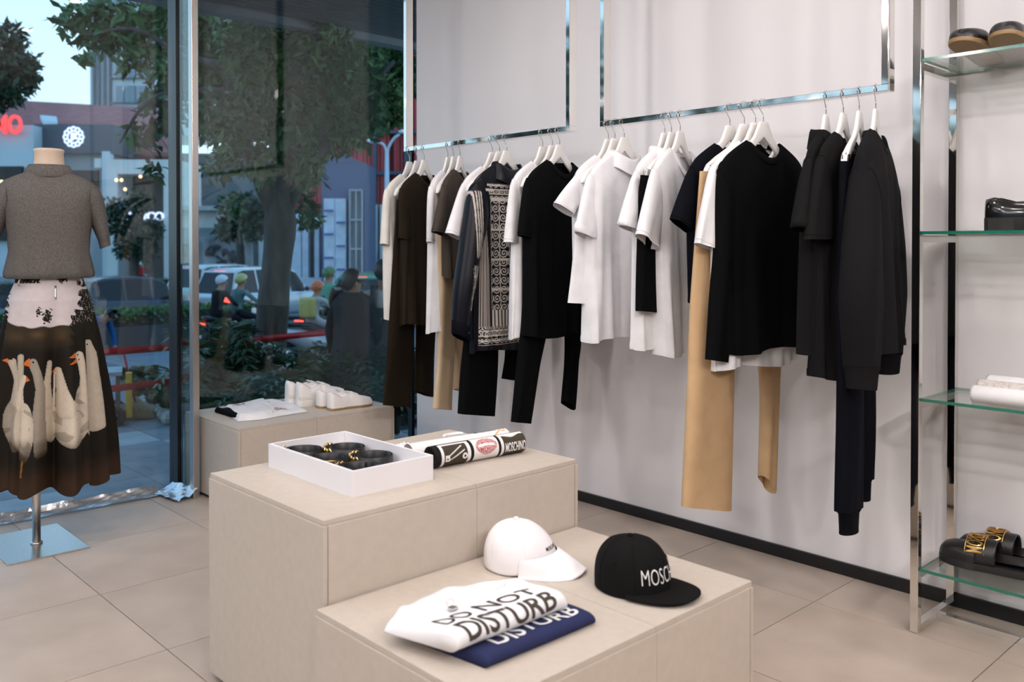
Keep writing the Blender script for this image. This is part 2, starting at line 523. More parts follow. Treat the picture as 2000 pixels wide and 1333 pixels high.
ZW = 1.715       # top of the hanger body
def hanger(fr, label, clips=None, half=0.212):
    e = empty('clothes_hanger', fr.P(0, 0, ZW), label, 'hanger', 'white hangers on the chrome rails')
    # body: arms lofted along u
    us = np.concatenate([np.linspace(-half, -0.03, 18), np.linspace(-0.024, 0.024, 7), np.linspace(0.03, half, 18)])
    a = np.abs(us) / half
    top = np.interp(np.abs(us), [0, 0.0235, 0.03, 0.05, 0.085, 0.15, 0.19, 0.212], [ZW, ZW, ZW - 0.014, ZW - 0.053, ZW - 0.090, ZW - 0.127, ZW - 0.155, ZW - 0.180])
    bot = np.interp(np.abs(us), [0, 0.05, 0.085, 0.15, 0.19, 0.212], [ZW - 0.056, ZW - 0.096, ZW - 0.123, ZW - 0.163, ZW - 0.198, ZW - 0.206])
    th = 0.0065 + 0.0075 * a ** 2
    bend = -0.004 * a ** 2
    tip = np.clip((1 - a) / 0.10, 0, 1) ** 0.5
    mid = (top + bot) / 2; hh = (top - bot) / 2 * (0.25 + 0.75 * tip)
    ang = np.linspace(0, 2 * np.pi, 14, endpoint=False)
    c, s = np.cos(ang), np.sin(ang)
    sq = lambda q: np.sign(q) * np.abs(q) ** 0.55
    rings = []
    for i in range(len(us)):
        rings.append(fr.P(us[i], bend[i] + th[i] * (0.4 + 0.6 * tip[i]) * sq(c), mid[i] + hh[i] * sq(s)))
    MB().loft(rings, True, True, True).build('hanger_body', M_HANGER, e, auto=50)
    # hook over the bar
    pts = [(0, ZW - 0.01), (0, ZW + 0.022), (0.004, ZW + 0.028), (0.030, BZ0 + 0.004), (0.034, BZ0 + 0.014)]
    cz, r = BZ1 - 0.022, 0.034
    for t in np.linspace(0.05, np.pi * 1.0, 12):
        pts.append((r * math.cos(t), cz + 0.030 * math.sin(t)))
    pts.append((-0.0345, BZ0 + 0.012))
    pp = spline([(u, z) for u, z in pts], 60)
    MB().tube([fr.P(u, 0, z) for u, z in pp], 0.0017, 8).build('hook', M_CHROME, e)
    if clips:
        zb, us_ = clips
        for uc in us_:
            cl = MB()
            cl.tube([fr.P(uc, 0, ZW - 0.155), fr.P(uc, 0, zb + 0.03)], 0.0016, 6)
            for sgn in (-1, 1):
                q = [fr.P(uc + du, sgn * (0.004 + 0.004 * (1 if dz > 0 else 0)), zb + dz) for du, dz in ((-0.011, 0.03), (0.011, 0.03), (0.012, -0.014), (-0.012, -0.014))]
                q2 = [p + fr.n * sgn * 0.003 for p in q]
                cl.add(q + q2, [(0, 1, 2, 3), (7, 6, 5, 4), (0, 4, 5, 1), (1, 5, 6, 2), (2, 6, 7, 3), (3, 7, 4, 0)])
            cl.build('clip', M_CHROME, e, smooth=False)
    return e

def body_grid(fr, S=0.225, W1=0.225, W2=0.235, zN=1.632, L=0.72, nw=0.085, slope=0.065, T=0.045, T2=0.06, nf=0.075, nb=0.01, amp=0.012, k=5, seed=0, nt=120, nr=70, skew=0.0, hemdip=0.0):
    r = np.random.default_rng(seed)
    t = np.linspace(0, 2 * np.pi, nt, endpoint=False)
    cu, sn = np.cos(t), np.sin(t)
    au = np.abs(cu) * S
    ph = r.uniform(0, 6.28, 4)
    inn = au < nw
    q = np.clip(au / nw, 0, 1)
    sh = zN + 0.008 - 0.072 * ((au - nw) / (S - nw)).clip(0, 1) - 0.030 * (au / S) ** 8
    ztop = np.where(inn, np.where(sn > 0, zN - nf * np.cos(q * np.pi / 2) ** 0.8, zN + nb * (1 - q ** 2) - 0.012 * np.cos(q * np.pi / 2)), sh)
    hem = zN - L + 0.008 * np.sin(3 * t + ph[0]) + hemdip * cu
    f = np.linspace(0, 1, nr) ** 0.85
    out = []
    for fi in f:
        z = hem + (ztop - hem) * fi
        d = (ztop - z)
        dz = np.clip((zN - z) / L, 0, 1)
        wd = np.interp(zN - z, [0, 0.08, 0.22, L], [S, S, W1, W2])
        u = cu * wd + skew * dz
        base = np.interp(dz, [0, 0.25, 1], [T * 0.8, T, T2])
        necko = np.where(inn, 0.024 * np.sqrt(np.clip(1 - q ** 2, 0, 1)), 0.0) * np.exp(-d / 0.06)
        th = base * (1 - np.exp(-d / 0.05)) + 0.009 + 0.013 * (au / S) ** 2 + necko
        n = np.sign(sn) * th * np.abs(sn) ** 0.6
        g = (0.15 + 0.85 * dz ** 0.7) * (1 - np.exp(-d / 0.14))
        n = n + amp * g * np.abs(sn) ** 0.35 * (np.sin(k * t + ph[1] + 1.2 * dz) + 0.6 * np.sin((k + 3) * t + ph[2] - 2.0 * dz) + 0.45 * np.sin((2 * k + 3) * t + ph[3] + 1.5 * dz) + 0.25 * np.sin((3 * k + 4) * t + ph[0] - 3 * dz) * dz)
        out.append(fr.P(u, n, z))
    out.append(fr.P(cu * S, np.where(inn, n, 0.0), ztop + np.where(inn, 0.0, 0.007)))
    return out, t, np.append(f, 1.0), ztop, cu, sn

def collar_band(fr, zN, nw, nf, nb, h=0.018, out=0.003, seg=56, spread=0.0):
    """ribbed neck band following the neck opening"""
    t = np.linspace(0, 2 * np.pi, seg, endpoint=False)
    cu, sn = np.cos(t), np.sin(t)
    q = np.abs(cu)
    zt = np.where(sn > 0, zN - nf * np.cos(q * np.pi / 2) ** 0.8, zN + nb * (1 - q ** 2) - 0.012 * np.cos(q * np.pi / 2))
    th = 0.010 + 0.024 * np.sqrt(np.clip(1 - q ** 2, 0, 1))
    n0 = np.sign(sn) * th * np.where(np.abs(sn) > 0.01, np.abs(sn) ** 0.2, 0)
    rows = []
    for du, dn, dz in ((1.03, out, -h), (1.02, out + 0.003, -h * 0.5), (0.99, out, 0.006), (0.97, -0.002, 0.003), (0.985, -0.003, -h * 0.8)):
        rows.append(fr.P(cu * nw * du, n0 + np.sign(sn) * dn, zt + dz))
    return MB().loft(rows)

def sleeve(fr, side, O, I, th, n0=0.0, K=26, m=24, seed=0, fold=0.006):
    """loft between an outer and an inner line of (u, z[, n])"""
    r = np.random.default_rng(seed + 50)
    f3 = lambda L_: [(p[0], p[1], p[2] if len(p) > 2 else 0.0) for p in L_]
    o, i = spline(f3(O), K), spline(f3(I), K)
    tt = np.interp(np.linspace(0, 1, K), np.linspace(0, 1, len(th)), th)
    ang = np.linspace(0, 2 * np.pi, m, endpoint=False)
    ph = r.uniform(0, 6, 3)
    rings = []
    for k in range(K):
        c = (o[k] + i[k]) / 2; h = (o[k] - i[k]) / 2
        ca, sa = np.cos(ang), np.sin(ang)
        uu = c[0] + h[0] * ca; zz = c[1] + h[1] * ca
        g = fold * (k / K)
        nn = n0 + c[2] + h[2] * ca + tt[k] * np.sign(sa) * np.abs(sa) ** 0.75 + g * (np.sin(3 * ang + ph[0] + k * 0.12) + 0.6 * np.sin(5 * ang + ph[1]))
        rings.append(fr.P(side * uu, nn, zz))
    return MB().loft(rings)

def tee(px, phi, m, label, name='t_shirt', cat='t-shirt', L=0.72, S=0.225, sl=0.25, sw=0.085, W1=0.225, W2=0.235, zN=1.632, T=0.022, T2=0.034, th=(0.018, 0.022, 0.026), amp=0.016, k=5, seed=0, nf=0.056, collar='crew', cuff=False, flare=0.05, hl=None, skew=0.0, long=None, y=None, hemdip=0.0, hang=True, nw=0.085, colors=None, nt=120, nr=70, sn0=0.0, hip=0.0, sh=None):
    fr = Frame(px, phi, y=y)
    if hang: hanger(fr, hl)
    e = empty(name, fr.P(0, 0, zN), label, cat)
    rows, t, f, ztop, cu, sn = body_grid(fr, S, W1, W2, zN, L, nw, 0.065, T, T2, nf, 0.012, amp, k, seed, nt, nr, skew, hemdip)
    mb = MB().loft(rows)
    if colors is not None: mb.c[-1] = colors(rows, t, f, cu, sn)
    bo = mb.build('body', m, e, colors=colors is not None)
    # hem stitching band
    hr = [rows[0], rows[1]]
    hemz = np.array(rows[0]); c0 = hemz.mean(0)
    band = []
    for s_, dz in ((1.004, -0.002), (1.008, 0.010), (1.004, 0.022)):
        q = (hemz - c0) * V(s_, s_, 1) + c0; q[:, 2] = hemz[:, 2] + dz
        band.append(q)
    if colors is None:
        MB().loft(band).build('hem', m, bo)
    if collar == 'crew':
        collar_band(fr, zN, nw, nf, 0.012).build('collar', m, e)
    elif collar in ('polo', 'shirt'):
        t2 = np.linspace(0, 2 * np.pi, 56, endpoint=False)
        c2, s2 = np.cos(t2), np.sin(t2)
        q = np.abs(c2)
        zt = np.where(s2 > 0, zN - 0.035 * np.cos(q * np.pi / 2), zN + 0.012 * (1 - q ** 2))
        th_ = 0.036 * np.sqrt(np.clip(1 - q ** 2, 0, 1)) + 0.004
        n0 = np.sign(s2) * th_
        fall = 0.045 if collar == 'polo' else 0.055
        rr = []
        for du, dn, dz in ((0.92, -0.006, -0.01), (0.93, 0.0, 0.018), (0.96, 0.003, 0.024), (1.01, 0.006, 0.014), (1.07, 0.009, -fall * 0.5), (1.12, 0.010, -fall)):
            rr.append(fr.P(c2 * nw * du, n0 * (1 + (du - 0.92)) + np.sign(s2) * dn, zt + dz))
        MB().loft(rr).build('collar', m, e)
    zs = zN - 0.075
    for side in (1, -1):
        if long is None:
            O = [(S - 0.035, zs + 0.018), (S + 0.012, zs - 0.02), (S + flare * 0.55, zs - sl * 0.5), (S + flare, zs - sl)]
            I = [(S - 0.075, zs - 0.17), (S - 0.07, zs - 0.19), (S + flare - sw * 1.7, zs - sl * 0.85), (S + flare - sw * 2, zs - sl - 0.035)]
        else:
            O, I = long(S, zs)
        if sh is not None and long is None:
            (uo, zo), (ui, zi) = sh
            O = [(S - 0.035, zs + 0.018), (S + 0.012, zs - 0.02), (S + 0.010 + (uo - S) * 0.5, (zs - 0.02) * 0.5 + zo * 0.5), (uo, zo)]
            I = [(S - 0.075, max(zs - 0.17, zi + 0.06)), (min(S - 0.07, ui + 0.06), max(zs - 0.19, zi + 0.045)), (ui * 0.7 + (S - 0.06) * 0.3, zi + 0.03), (ui, zi)]
        smb = sleeve(fr, side, O, I, th, n0=sn0, seed=seed + side, fold=0.004)
        so = smb.build('sleeve', m, e)
        if colors is None:
            sv_ = smb.v[-1].reshape(26, 24, 3)
            for kq, rr_ in ((6, 0.0016), (24, 0.0012)):
                if kq == 24 and (cuff or long is not None): continue
                rg_ = sv_[kq]; cc_ = rg_.mean(0)
                rg_ = cc_ + (rg_ - cc_) * 1.012
                MB().tube(np.vstack([rg_, rg_[:1]]), rr_, 6, cap=False).build('seam', m, so)
        if cuff and long is None:
            rgs = []
            for kq, sc in ((0.90, 1.05), (0.95, 1.07), (1.0, 1.07), (1.01, 0.9)):
                o_, i_ = spline(O, 41)[min(40, int(kq * 40))], spline(I, 41)[min(40, int(kq * 40))]
                ang = np.linspace(0, 2 * np.pi, 24, endpoint=False)
                c_ = (o_ + i_) / 2; h_ = (o_ - i_) / 2 * sc
                rgs.append(fr.P(side * (c_[0] + h_[0] * np.cos(ang)), sn0 + (th[-1] * 1.12) * np.sin(ang), c_[1] + h_[1] * np.cos(ang) - (0.004 if kq > 1 else 0)))
            MB().loft(rgs).build('cuff', m, so)
    return e, fr

def trousers(px, phi, m, label, legs, ww=0.10, zw=1.50, hl=None, th=(0.012, 0.03, 0.03, 0.028), name='trousers', cat='trousers', seed=0, y=None, cuff=False, belt=0.04, u0=0.0, tw=0.012):
    """legs: list of (outer points, inner points) from waist to hem"""
    fr = Frame(px, phi, y=y)
    hanger(fr, hl, clips=(zw - 0.006, (u0 - ww * 0.75, u0 + ww * 0.75)))
    e = empty(name, fr.P(u0, 0, zw), label, cat)
    for q, (O, I) in enumerate(legs):
        lg = sleeve(fr, 1, O, I, th, K=44, m=32, seed=seed + q, fold=0.004).build('leg', m, e)
        if cuff:
            o_, i_ = np.array(O[-1][:2]), np.array(I[-1][:2])
            rg = []
            for dz, sc, tq in ((0.0, 1.02, th[-1] * 1.02), (-0.012, 0.82, th[-1] * 0.85), (-0.06, 0.74, th[-1] * 0.8), (-0.075, 0.76, th[-1] * 0.8)):
                ang = np.linspace(0, 2 * np.pi, 32, endpoint=False)
                c_ = (o_ + i_) / 2; h_ = (o_ - i_) / 2 * sc
                rg.append(fr.P(c_[0] + h_[0] * np.cos(ang), tq * np.sin(ang), c_[1] + dz + h_[1] * np.cos(ang)))
            MB().loft(rg).build('cuff', m, lg)
    ang = np.linspace(0, 2 * np.pi, 40, endpoint=False)
    wb = []
    for dz, s_ in ((0.0, 1.0), (-0.006, 1.012), (-belt + 0.006, 1.012), (-belt, 1.0)):
        wb.append(fr.P(u0 + ww * s_ * np.cos(ang), (tw + 0.003 * (s_ - 1) * 80) * np.sin(ang), zw + dz))
    MB().loft(wb).build('waistband', m, e)
    return e, fr
# ------------------------------------------------------------------ the clothes, cluster by cluster (window end first)
def LS(du=0.06, dz=0.56, w=0.07, dn=0.0):
    """long sleeve hanging straight down"""
    def g(S, zs):
        O = [(S - 0.035, zs + 0.018), (S + 0.015, zs - 0.03), (S + du * 0.7, zs - 0.22, dn * 0.4), (S + du, zs - 0.42, dn * 0.8), (S + du * 0.8, zs - dz, dn)]
        I = [(S - 0.075, zs - 0.19), (S - 0.075, zs - 0.22), (S + du * 0.5 - w * 2, zs - 0.30, dn * 0.4), (S + du - w * 1.8, zs - 0.44, dn * 0.8), (S + du * 0.8 - w * 1.35, zs - dz - 0.01, dn)]
        return O, I
    return g

def SATS(S, zs):
    O = [(S - 0.035, zs + 0.018), (S + 0.02, zs - 0.04), (0.275, 1.36), (0.305, 1.196), (0.330, 1.05), (0.340, 0.925)]
    I = [(S - 0.075, zs - 0.19), (S - 0.075, zs - 0.22), (0.185, 1.25), (0.212, 1.125), (0.245, 1.0), (0.255, 0.880)]
    return O, I
def SWEATER(S, zs):
    O = [(S - 0.035, zs + 0.018), (S + 0.012, zs - 0.03), (0.250, 1.27), (0.270, 1.08), (0.287, 0.872)]
    I = [(S - 0.075, zs - 0.19), (S - 0.075, zs - 0.22), (0.165, 1.20), (0.175, 1.06), (0.200, 0.857)]
    return O, I
# cluster 1
tee(800, 21, C_OFFWH, 'off-white tee hanging first from the window', hl='white hanger of the off-white tee at the window end', seed=1, L=0.75, sh=((0.262, 1.275), (0.160, 1.243)), W2=0.21)
trousers(815, 21, C_BRPANT, 'dark brown wide trousers hanging nearest the window', ww=0.195, zw=1.50, seed=2, hl='white clip hanger of the dark brown trousers',
         legs=[([(0.195, 1.50), (0.226, 1.16), (0.269, 0.80), (0.325, 0.467)], [(0.005, 1.50), (0.03, 1.10), (0.047, 0.78), (0.063, 0.411)]),
               ([(0.0, 1.50), (0.0, 1.0), (0.01, 0.67), (0.017, 0.49)], [(-0.195, 1.50), (-0.186, 0.926), (-0.163, 0.646), (-0.146, 0.435)])])
tee(829, 21, C_BROWN, 'dark brown crew-neck tee beside the off-white tee', hl='white hanger of the dark brown crew-neck tee', seed=3, L=0.77, sh=((0.240, 1.303), (0.086, 1.272)), W1=0.21, W2=0.215)
# cluster 2
tee(875, 29, C_WHITE, 'white tee next to the dark brown tee', hl='white hanger of the white tee next to the dark brown tee', seed=4, L=0.79, sh=((0.255, 1.285), (0.10, 1.254)))
trousers(886, 29, C_BEIGE, 'pale beige trousers hanging under the taupe tee', ww=0.19, zw=1.50, seed=5, hl='white clip hanger of the pale beige trousers',
         legs=[([(0.19, 1.50), (0.19, 1.26), (0.19, 0.91), (0.20, 0.717), (0.257, 0.483)], [(0.0, 1.50), (0.01, 1.26), (0.012, 0.9), (0.015, 0.7), (0.05, 0.438)]),
               ([(0.0, 1.50), (0.007, 1.26), (0.0, 0.823), (-0.027, 0.69), (-0.041, 0.531)], [(-0.19, 1.50), (-0.16, 1.26), (-0.138, 0.81), (-0.122, 0.678), (-0.115, 0.506)])])
tee(899, 29, C_TAUPE, 'taupe brown crew-neck tee seen nearly edge-on', hl='white hanger of the taupe brown tee', seed=6, L=0.52, sh=((0.338, 1.332), (0.179, 1.309)), W1=0.20, W2=0.19)
# cluster 3
tee(962, 10, C_WHITE, 'white tee beside the columns-print satin shirt', hl='white hanger of the white tee beside the satin shirt', seed=7, L=0.50, sh=((0.335, 1.323), (0.220, 1.289)), W2=0.20)
trousers(976, 4, C_BLACK, 'black straight trousers under the columns-print satin shirt', ww=0.195, zw=1.50, seed=8, hl='white clip hanger of the black trousers under the satin shirt',
         legs=[([(0.195, 1.50), (0.225, 0.935), (0.251, 0.701), (0.273, 0.496)], [(0.0, 1.50), (0.02, 0.973), (0.021, 0.727), (0.041, 0.453)]),
               ([(0.0, 1.50), (-0.031, 0.92), (-0.048, 0.746), (-0.017, 0.625)], [(-0.195, 1.50), (-0.173, 0.912), (-0.155, 0.736), (-0.126, 0.601)])])

# the satin shirt's print: drawn columns in ivory on black
def hash2(a, b):
    return np.modf(np.abs(np.sin(a * 127.1 + b * 311.7) * 43758.5))[0]
BLK = np.array((0.0045, 0.005, 0.009)); IVO = np.array((0.62, 0.56, 0.50)); IV2 = np.array((0.40, 0.34, 0.30))
def scroll(x, y, s=1.0):
    """ornament of curls: 1 where inked"""
    r = np.zeros_like(x)
    cx, cy = np.floor(x * s), np.floor(y * s)
    fx, fy = x * s - cx - 0.5, y * s - cy - 0.5
    d = np.hypot(fx, fy); a = np.arctan2(fy, fx * np.where(hash2(cx, cy) > 0.5, 1, -1))
    r = (np.sin(d * 22 - a) > 0.25) & (d < 0.5)
    return r | ((np.abs(fx) > 0.46) & (np.abs(fy) < 0.3))
def shirt_print(rows, t, f, cu, sn):
    """u: half width -1..1 across the back, v: metres below the neck"""
    nr, nt = len(rows), len(t)
    A = np.array(rows)
    zz = A[:, :, 2]
    v = 1.632 - zz
    u = np.broadcast_to(cu, (nr, nt)) * 0.23
    front = np.broadcast_to(sn > 0, (nr, nt))
    ink = np.zeros((nr, nt)); tone = np.zeros((nr, nt))
    x = u - 0.085
    v = v + 0.035
    col = (np.abs(x) < 0.055) & (v > 0.185)
    cap = (v > 0.115) & (v <= 0.185) & (np.abs(x) < 0.058 + 0.02 * np.clip((0.185 - v) / 0.07, 0, 1))
    lines = (np.abs(np.abs(x) - 0.056) < 0.0035) | (np.abs(x) < 0.0025)
    bands = (np.abs(np.mod(v - 0.185, 0.138) - 0.004) < 0.007)
    orn = scroll(x + 0.5, v, 24.0)
    flute = (np.mod(x, 0.02) < 0.013)
    ink = np.where(col & (lines | bands | orn) & (v < 0.70), 1.0, ink)
    ink = np.where(col & flute & (v >= 0.70) & (v < 0.775), 1.0, ink)
    ink = np.where(cap & (scroll(x + 0.3, v, 30.0) | (np.mod(v, 0.02) < 0.005)), 1.0, ink)
    for c0, wd in ((0.178, 0.024), (-0.065, 0.045)):
        side = (np.abs(u - c0 - 0.05 * np.clip((0.5 - v), 0, 1)) < wd * np.clip(0.5 + v, 0, 1)) & (v > 0.20) & (v < 0.775)
        st = np.sin(u * 900) > -0.35
        tone = np.where(side & st, 1.0, tone)
        vol = (np.hypot(u - c0 - 0.02, v - 0.165) < 0.028) & (np.sin(np.hypot(u - c0 - 0.02, v - 0.165) * 700) > 0)
        ink = np.where(vol, 1.0, ink)
        ink = np.where((np.abs(v - 0.145) < 0.006) & (np.abs(u - c0) < 0.06), 1.0, ink)
    hemb = (v > 0.775) & (v < 0.86)
    ink = np.where(hemb & ((np.mod(v, 0.022) < 0.006) | scroll(u + 0.4, v, 34.0)) & (np.abs(u) < 0.2), 1.0, ink)
    c = BLK + (IVO - BLK) * np.clip(ink, 0, 1)[..., None]
    c = np.where((tone > 0)[..., None] & (ink < 0.5)[..., None], IV2 * (0.7 + 0.5 * hash2(np.floor(u * 260), 0 * u))[..., None], c)
    c = np.where(front[..., None], c, c)
    return c.reshape(-1, 3)
M_SATIN = mat('printed_black_satin', (1, 1, 1), 0.34, var=0.02, bump=0.05, bscale=300, spec=0.22, attr=True)
e, fr = tee(990, 3, M_SATIN, 'black satin shirt printed with ivory columns', name='satin_shirt', cat='shirt', hl='white hanger of the columns-print satin shirt', L=0.855, seed=9, collar='shirt', nf=0.03,
            colors=shirt_print, nt=560, nr=640, W1=0.225, W2=0.235, amp=0.014, k=4, long=SATS, th=(0.04, 0.05, 0.05, 0.035), S=0.222)
def recolor_sleeves(e, fr):
    for o in e.children:
        if o.name.split('.')[0] in ('sleeve', 'collar'):
            me = o.data
            at = me.color_attributes.new('print', 'FLOAT_COLOR', 'POINT')
            n = len(me.vertices)
            co = np.zeros(n * 3); me.vertices.foreach_get('co', co); co = co.reshape(-1, 3) + ORG[o]
            c = np.tile(BLK, (n, 1))
            if o.name.startswith('sleeve'):
                rel = co - V(fr.o[0], fr.o[1], 0)
                uu, nn, v = rel @ fr.u, rel @ fr.n, 1.632 - co[:, 2]
                a = np.abs(uu)
                k1 = ((np.abs(a - 0.225) < 0.022) & (np.mod(a, 0.012) < 0.007) & (v > 0.12) & (v < 0.42)) | ((np.abs(a - 0.245) < 0.022) & (v > 0.46) & (v < 0.66) & ((np.mod(v, 0.05) < 0.012) | (np.mod(a, 0.014) < 0.007)))
                c = np.where(k1[:, None], IVO * 0.8, c)
            at.data.foreach_set('color', np.concatenate([c, np.ones((n, 1))], 1).astype(np.float32).ravel())
for o in e.children:
    if o.name.startswith('sleeve'):
        md = o.modifiers.new('fine', 'SUBSURF'); md.levels = 1; md.render_levels = 1; md.subdivision_type = 'SIMPLE'
        dg = bpy.context.evaluated_depsgraph_get()
        for _ in range(2):
            bm = bmesh.new(); bm.from_mesh(o.data)
            bmesh.ops.subdivide_edges(bm, edges=bm.edges[:], cuts=1, use_grid_fill=True)
            bm.to_mesh(o.data); bm.free()
        o.modifiers.remove(md)
        o.data.polygons.foreach_set('use_smooth', [True] * len(o.data.polygons))
recolor_sleeves(e, fr)
for side in (1,):
    O, I = SATS(0.222, 1.557)
    o_, i_ = np.array(O[-1][:2]), np.array(I[-1][:2]); c_ = (o_ + i_) / 2; h_ = (o_ - i_) / 2
    ang = np.linspace(0, 2 * np.pi, 28, endpoint=False)
    rg = [fr.P(c_[0] + h_[0] * s_ * np.cos(ang), 0.035 * s_ * np.sin(ang), c_[1] + dz + h_[1] * np.cos(ang)) for dz, s_ in ((0.008, 1.0), (0.006, 1.1), (-0.05, 1.12), (-0.055, 1.0))]
    cf = MB().loft(rg).build('cuff', C_NAVYB, e)
    MB().ellipsoid(fr.P(c_[0] - 0.01, 0.041, c_[1] - 0.03), (0.005, 0.005, 0.005), 10, 6).build('button', M_BLACK, cf)
box('care_tag', 0, 0.001, 0, 0.001, 0, 0.001, C_WHITE, e).data.transform(Matrix.Identity(4))
for o in list(e.children):
    if o.name.startswith('care_tag'): bpy.data.objects.remove(o)
tg = MB(); tq = [fr.P(u_, -0.05 + 0.01 * k_, z_) for k_ in (0, 0.1) for u_, z_ in ((0.19, 0.83), (0.165, 0.83), (0.16, 0.775), (0.185, 0.775))]
tg.add(tq, [(0, 1, 2, 3), (7, 6, 5, 4), (0, 4, 5, 1), (1, 5, 6, 2), (2, 6, 7, 3), (3, 7, 4, 0)]).build('price_tag', C_WHITE, e, smooth=False)

# cluster 4
tee(1060, 10, C_WHITE, 'white tee between the satin shirt and a black tee', hl='white hanger of the white tee left of the black crew-neck tee', seed=10, L=0.77, sh=((0.280, 1.281), (0.185, 1.275)))
trousers(1079, 6, C_BLACK, 'black narrow trousers under the black crew-neck tee', ww=0.19, zw=1.50, seed=11, hl='white clip hanger of the black narrow trousers',
         legs=[([(0.19, 1.50), (0.204, 1.0), (0.232, 0.78), (0.276, 0.511)], [(0.0, 1.50), (0.026, 0.99), (0.106, 0.723), (0.162, 0.489)]),
               ([(0.0, 1.50), (-0.09, 0.983), (-0.111, 0.747), (-0.08, 0.555)], [(-0.19, 1.50), (-0.206, 0.882), (-0.174, 0.693), (-0.158, 0.50)])])
tee(1093, 6, C_BLACK, 'black crew-neck tee over the black narrow trousers', hl='white hanger of the black crew-neck tee', seed=12, L=0.76, sh=((0.278, 1.309), (0.140, 1.283)), W1=0.225, W2=0.225)
# cluster 5
tee(1188, 4, C_WHITE, 'short white tee overlapping the black crew-neck tee', hl='white hanger of the short white tee', seed=13, L=0.55, sh=((0.355, 1.435), (0.240, 1.381)), W2=0.20)
trousers(1201, 2, C_WHITE, 'white shorts behind the white polo', name='shorts', cat='shorts', ww=0.20, zw=1.50, seed=14, hl='white clip hanger of the white shorts behind the polo',
         legs=[([(0.20, 1.50), (0.25, 1.34), (0.272, 1.184), (0.294, 1.038)], [(0.0, 1.50), (0.01, 1.34), (0.02, 1.184), (0.03, 1.018)]), ([(0.0, 1.50), (-0.01, 1.34), (-0.01, 1.2), (-0.02, 1.02)], [(-0.20, 1.50), (-0.21, 1.34), (-0.22, 1.2), (-0.23, 1.02)])])
tee(1219, 2, C_WHITE, 'white polo shirt with ribbed cuffs and folded collar', name='polo_shirt', cat='polo shirt', hl='white hanger of the white polo shirt', seed=15, L=0.745, sh=((0.312, 1.326), (0.180, 1.282)), collar='polo', nf=0.03, cuff=True)
# cluster 6
tee(1298, 8, C_WHITE, 'white cuffed polo shirt half hidden by black shorts', name='polo_shirt', cat='polo shirt', hl='white hanger of the half hidden white polo', seed=16, L=0.755, sh=((0.335, 1.347), (0.191, 1.317)), collar='polo', nf=0.03, cuff=True)
trousers(1311, 10, C_BLACK, 'black shorts clipped between two white tops', name='shorts', cat='shorts', ww=0.19, zw=1.53, seed=17, belt=0.045, hl='white clip hanger of the black shorts between white tops', u0=0.06,
         legs=[([(0.25, 1.53), (0.249, 1.42), (0.267, 1.022)], [(0.06, 1.53), (0.06, 1.38), (0.099, 1.004)]), ([(0.06, 1.53), (0.058, 1.38), (0.070, 1.003)], [(-0.13, 1.53), (-0.12, 1.38), (-0.09, 0.987)])])
tee(1328, 10, C_WHITE, 'white crew-neck tee with long drop hem beside black shorts', hl='white hanger of the white drop-hem tee', seed=18, L=0.786, sh=((0.337, 1.309), (0.205, 1.251)), nf=0.09, W1=0.20, W2=0.20, skew=-0.04)
# cluster 7
tee(1425, -4, C_NAVYB, 'blue-black tee behind the tan trousers', hl='white hanger of the blue-black tee', seed=19, L=0.58, sh=((0.328, 1.361), (0.205, 1.305)), W2=0.2)
trousers(1453, -8, C_TAN, 'tan wide-leg trousers hanging almost to the floor', ww=0.215, zw=1.530, seed=20, hl='white clip hanger of the tan trousers', belt=0.05, u0=0.02,
         legs=[([(0.235, 1.53), (0.278, 1.05), (0.289, 0.78), (0.321, 0.353)], [(0.02, 1.53), (0.05, 1.042), (0.062, 0.741), (0.069, 0.296)]),
               ([(0.02, 1.53), (-0.06, 0.94), (-0.104, 0.726), (-0.106, 0.396)], [(-0.195, 1.53), (-0.229, 1.03), (-0.199, 0.795), (-0.166, 0.319)])])
tee(1475, -8, C_WHITE, 'white tee between tan trousers and the black sweater', hl='white hanger of the white tee before the black sweater', seed=21, L=0.80, sh=((0.310, 1.275), (0.215, 1.248)), W2=0.215)
tee(1490, -8, C_BLACK, 'black long-sleeved crew-neck sweater', name='sweater', cat='sweater', hl='white hanger of the black long-sleeved sweater', seed=22, L=0.742, W1=0.215, W2=0.215, long=SWEATER, th=(0.022, 0.026, 0.03, 0.025), amp=0.010)
# cluster 8
tee(1612, 14, C_CHAR, 'charcoal polo shirt hanging first of the four dark garments', name='polo_shirt', cat='polo shirt', hl='white hanger of the charcoal polo', seed=23, L=0.71, sh=((0.345, 1.33), (0.225, 1.312)), collar='polo', nf=0.03, cuff=True, th=(0.022, 0.03, 0.032), T=0.03, T2=0.04)
tee(1646, 9, C_CHAR, 'charcoal tee with wide sleeves beside the joggers', hl='white hanger of the charcoal tee', seed=24, L=0.79, sh=((0.335, 1.286), (0.12, 1.287)), th=(0.025, 0.032, 0.036), T=0.03, T2=0.045)
trousers(1677, 14, C_NAVYB, 'black joggers with ribbed ankle cuffs', name='jogger_trousers', ww=0.19, zw=1.530, seed=25, hl='white clip hanger of the black joggers', belt=0.06, cuff=True, th=(0.02, 0.036, 0.036, 0.032), tw=0.018, u0=0.05,
         legs=[([(0.24, 1.53), (0.24, 1.08), (0.225, 0.76), (0.235, 0.43)], [(0.05, 1.53), (0.02, 1.05), (0.0, 0.70), (0.02, 0.40)]),
               ([(0.05, 1.53), (0.0, 1.05), (-0.03, 0.70), (-0.04, 0.47)], [(-0.14, 1.53), (-0.15, 1.05), (-0.15, 0.69), (-0.13, 0.47)])])
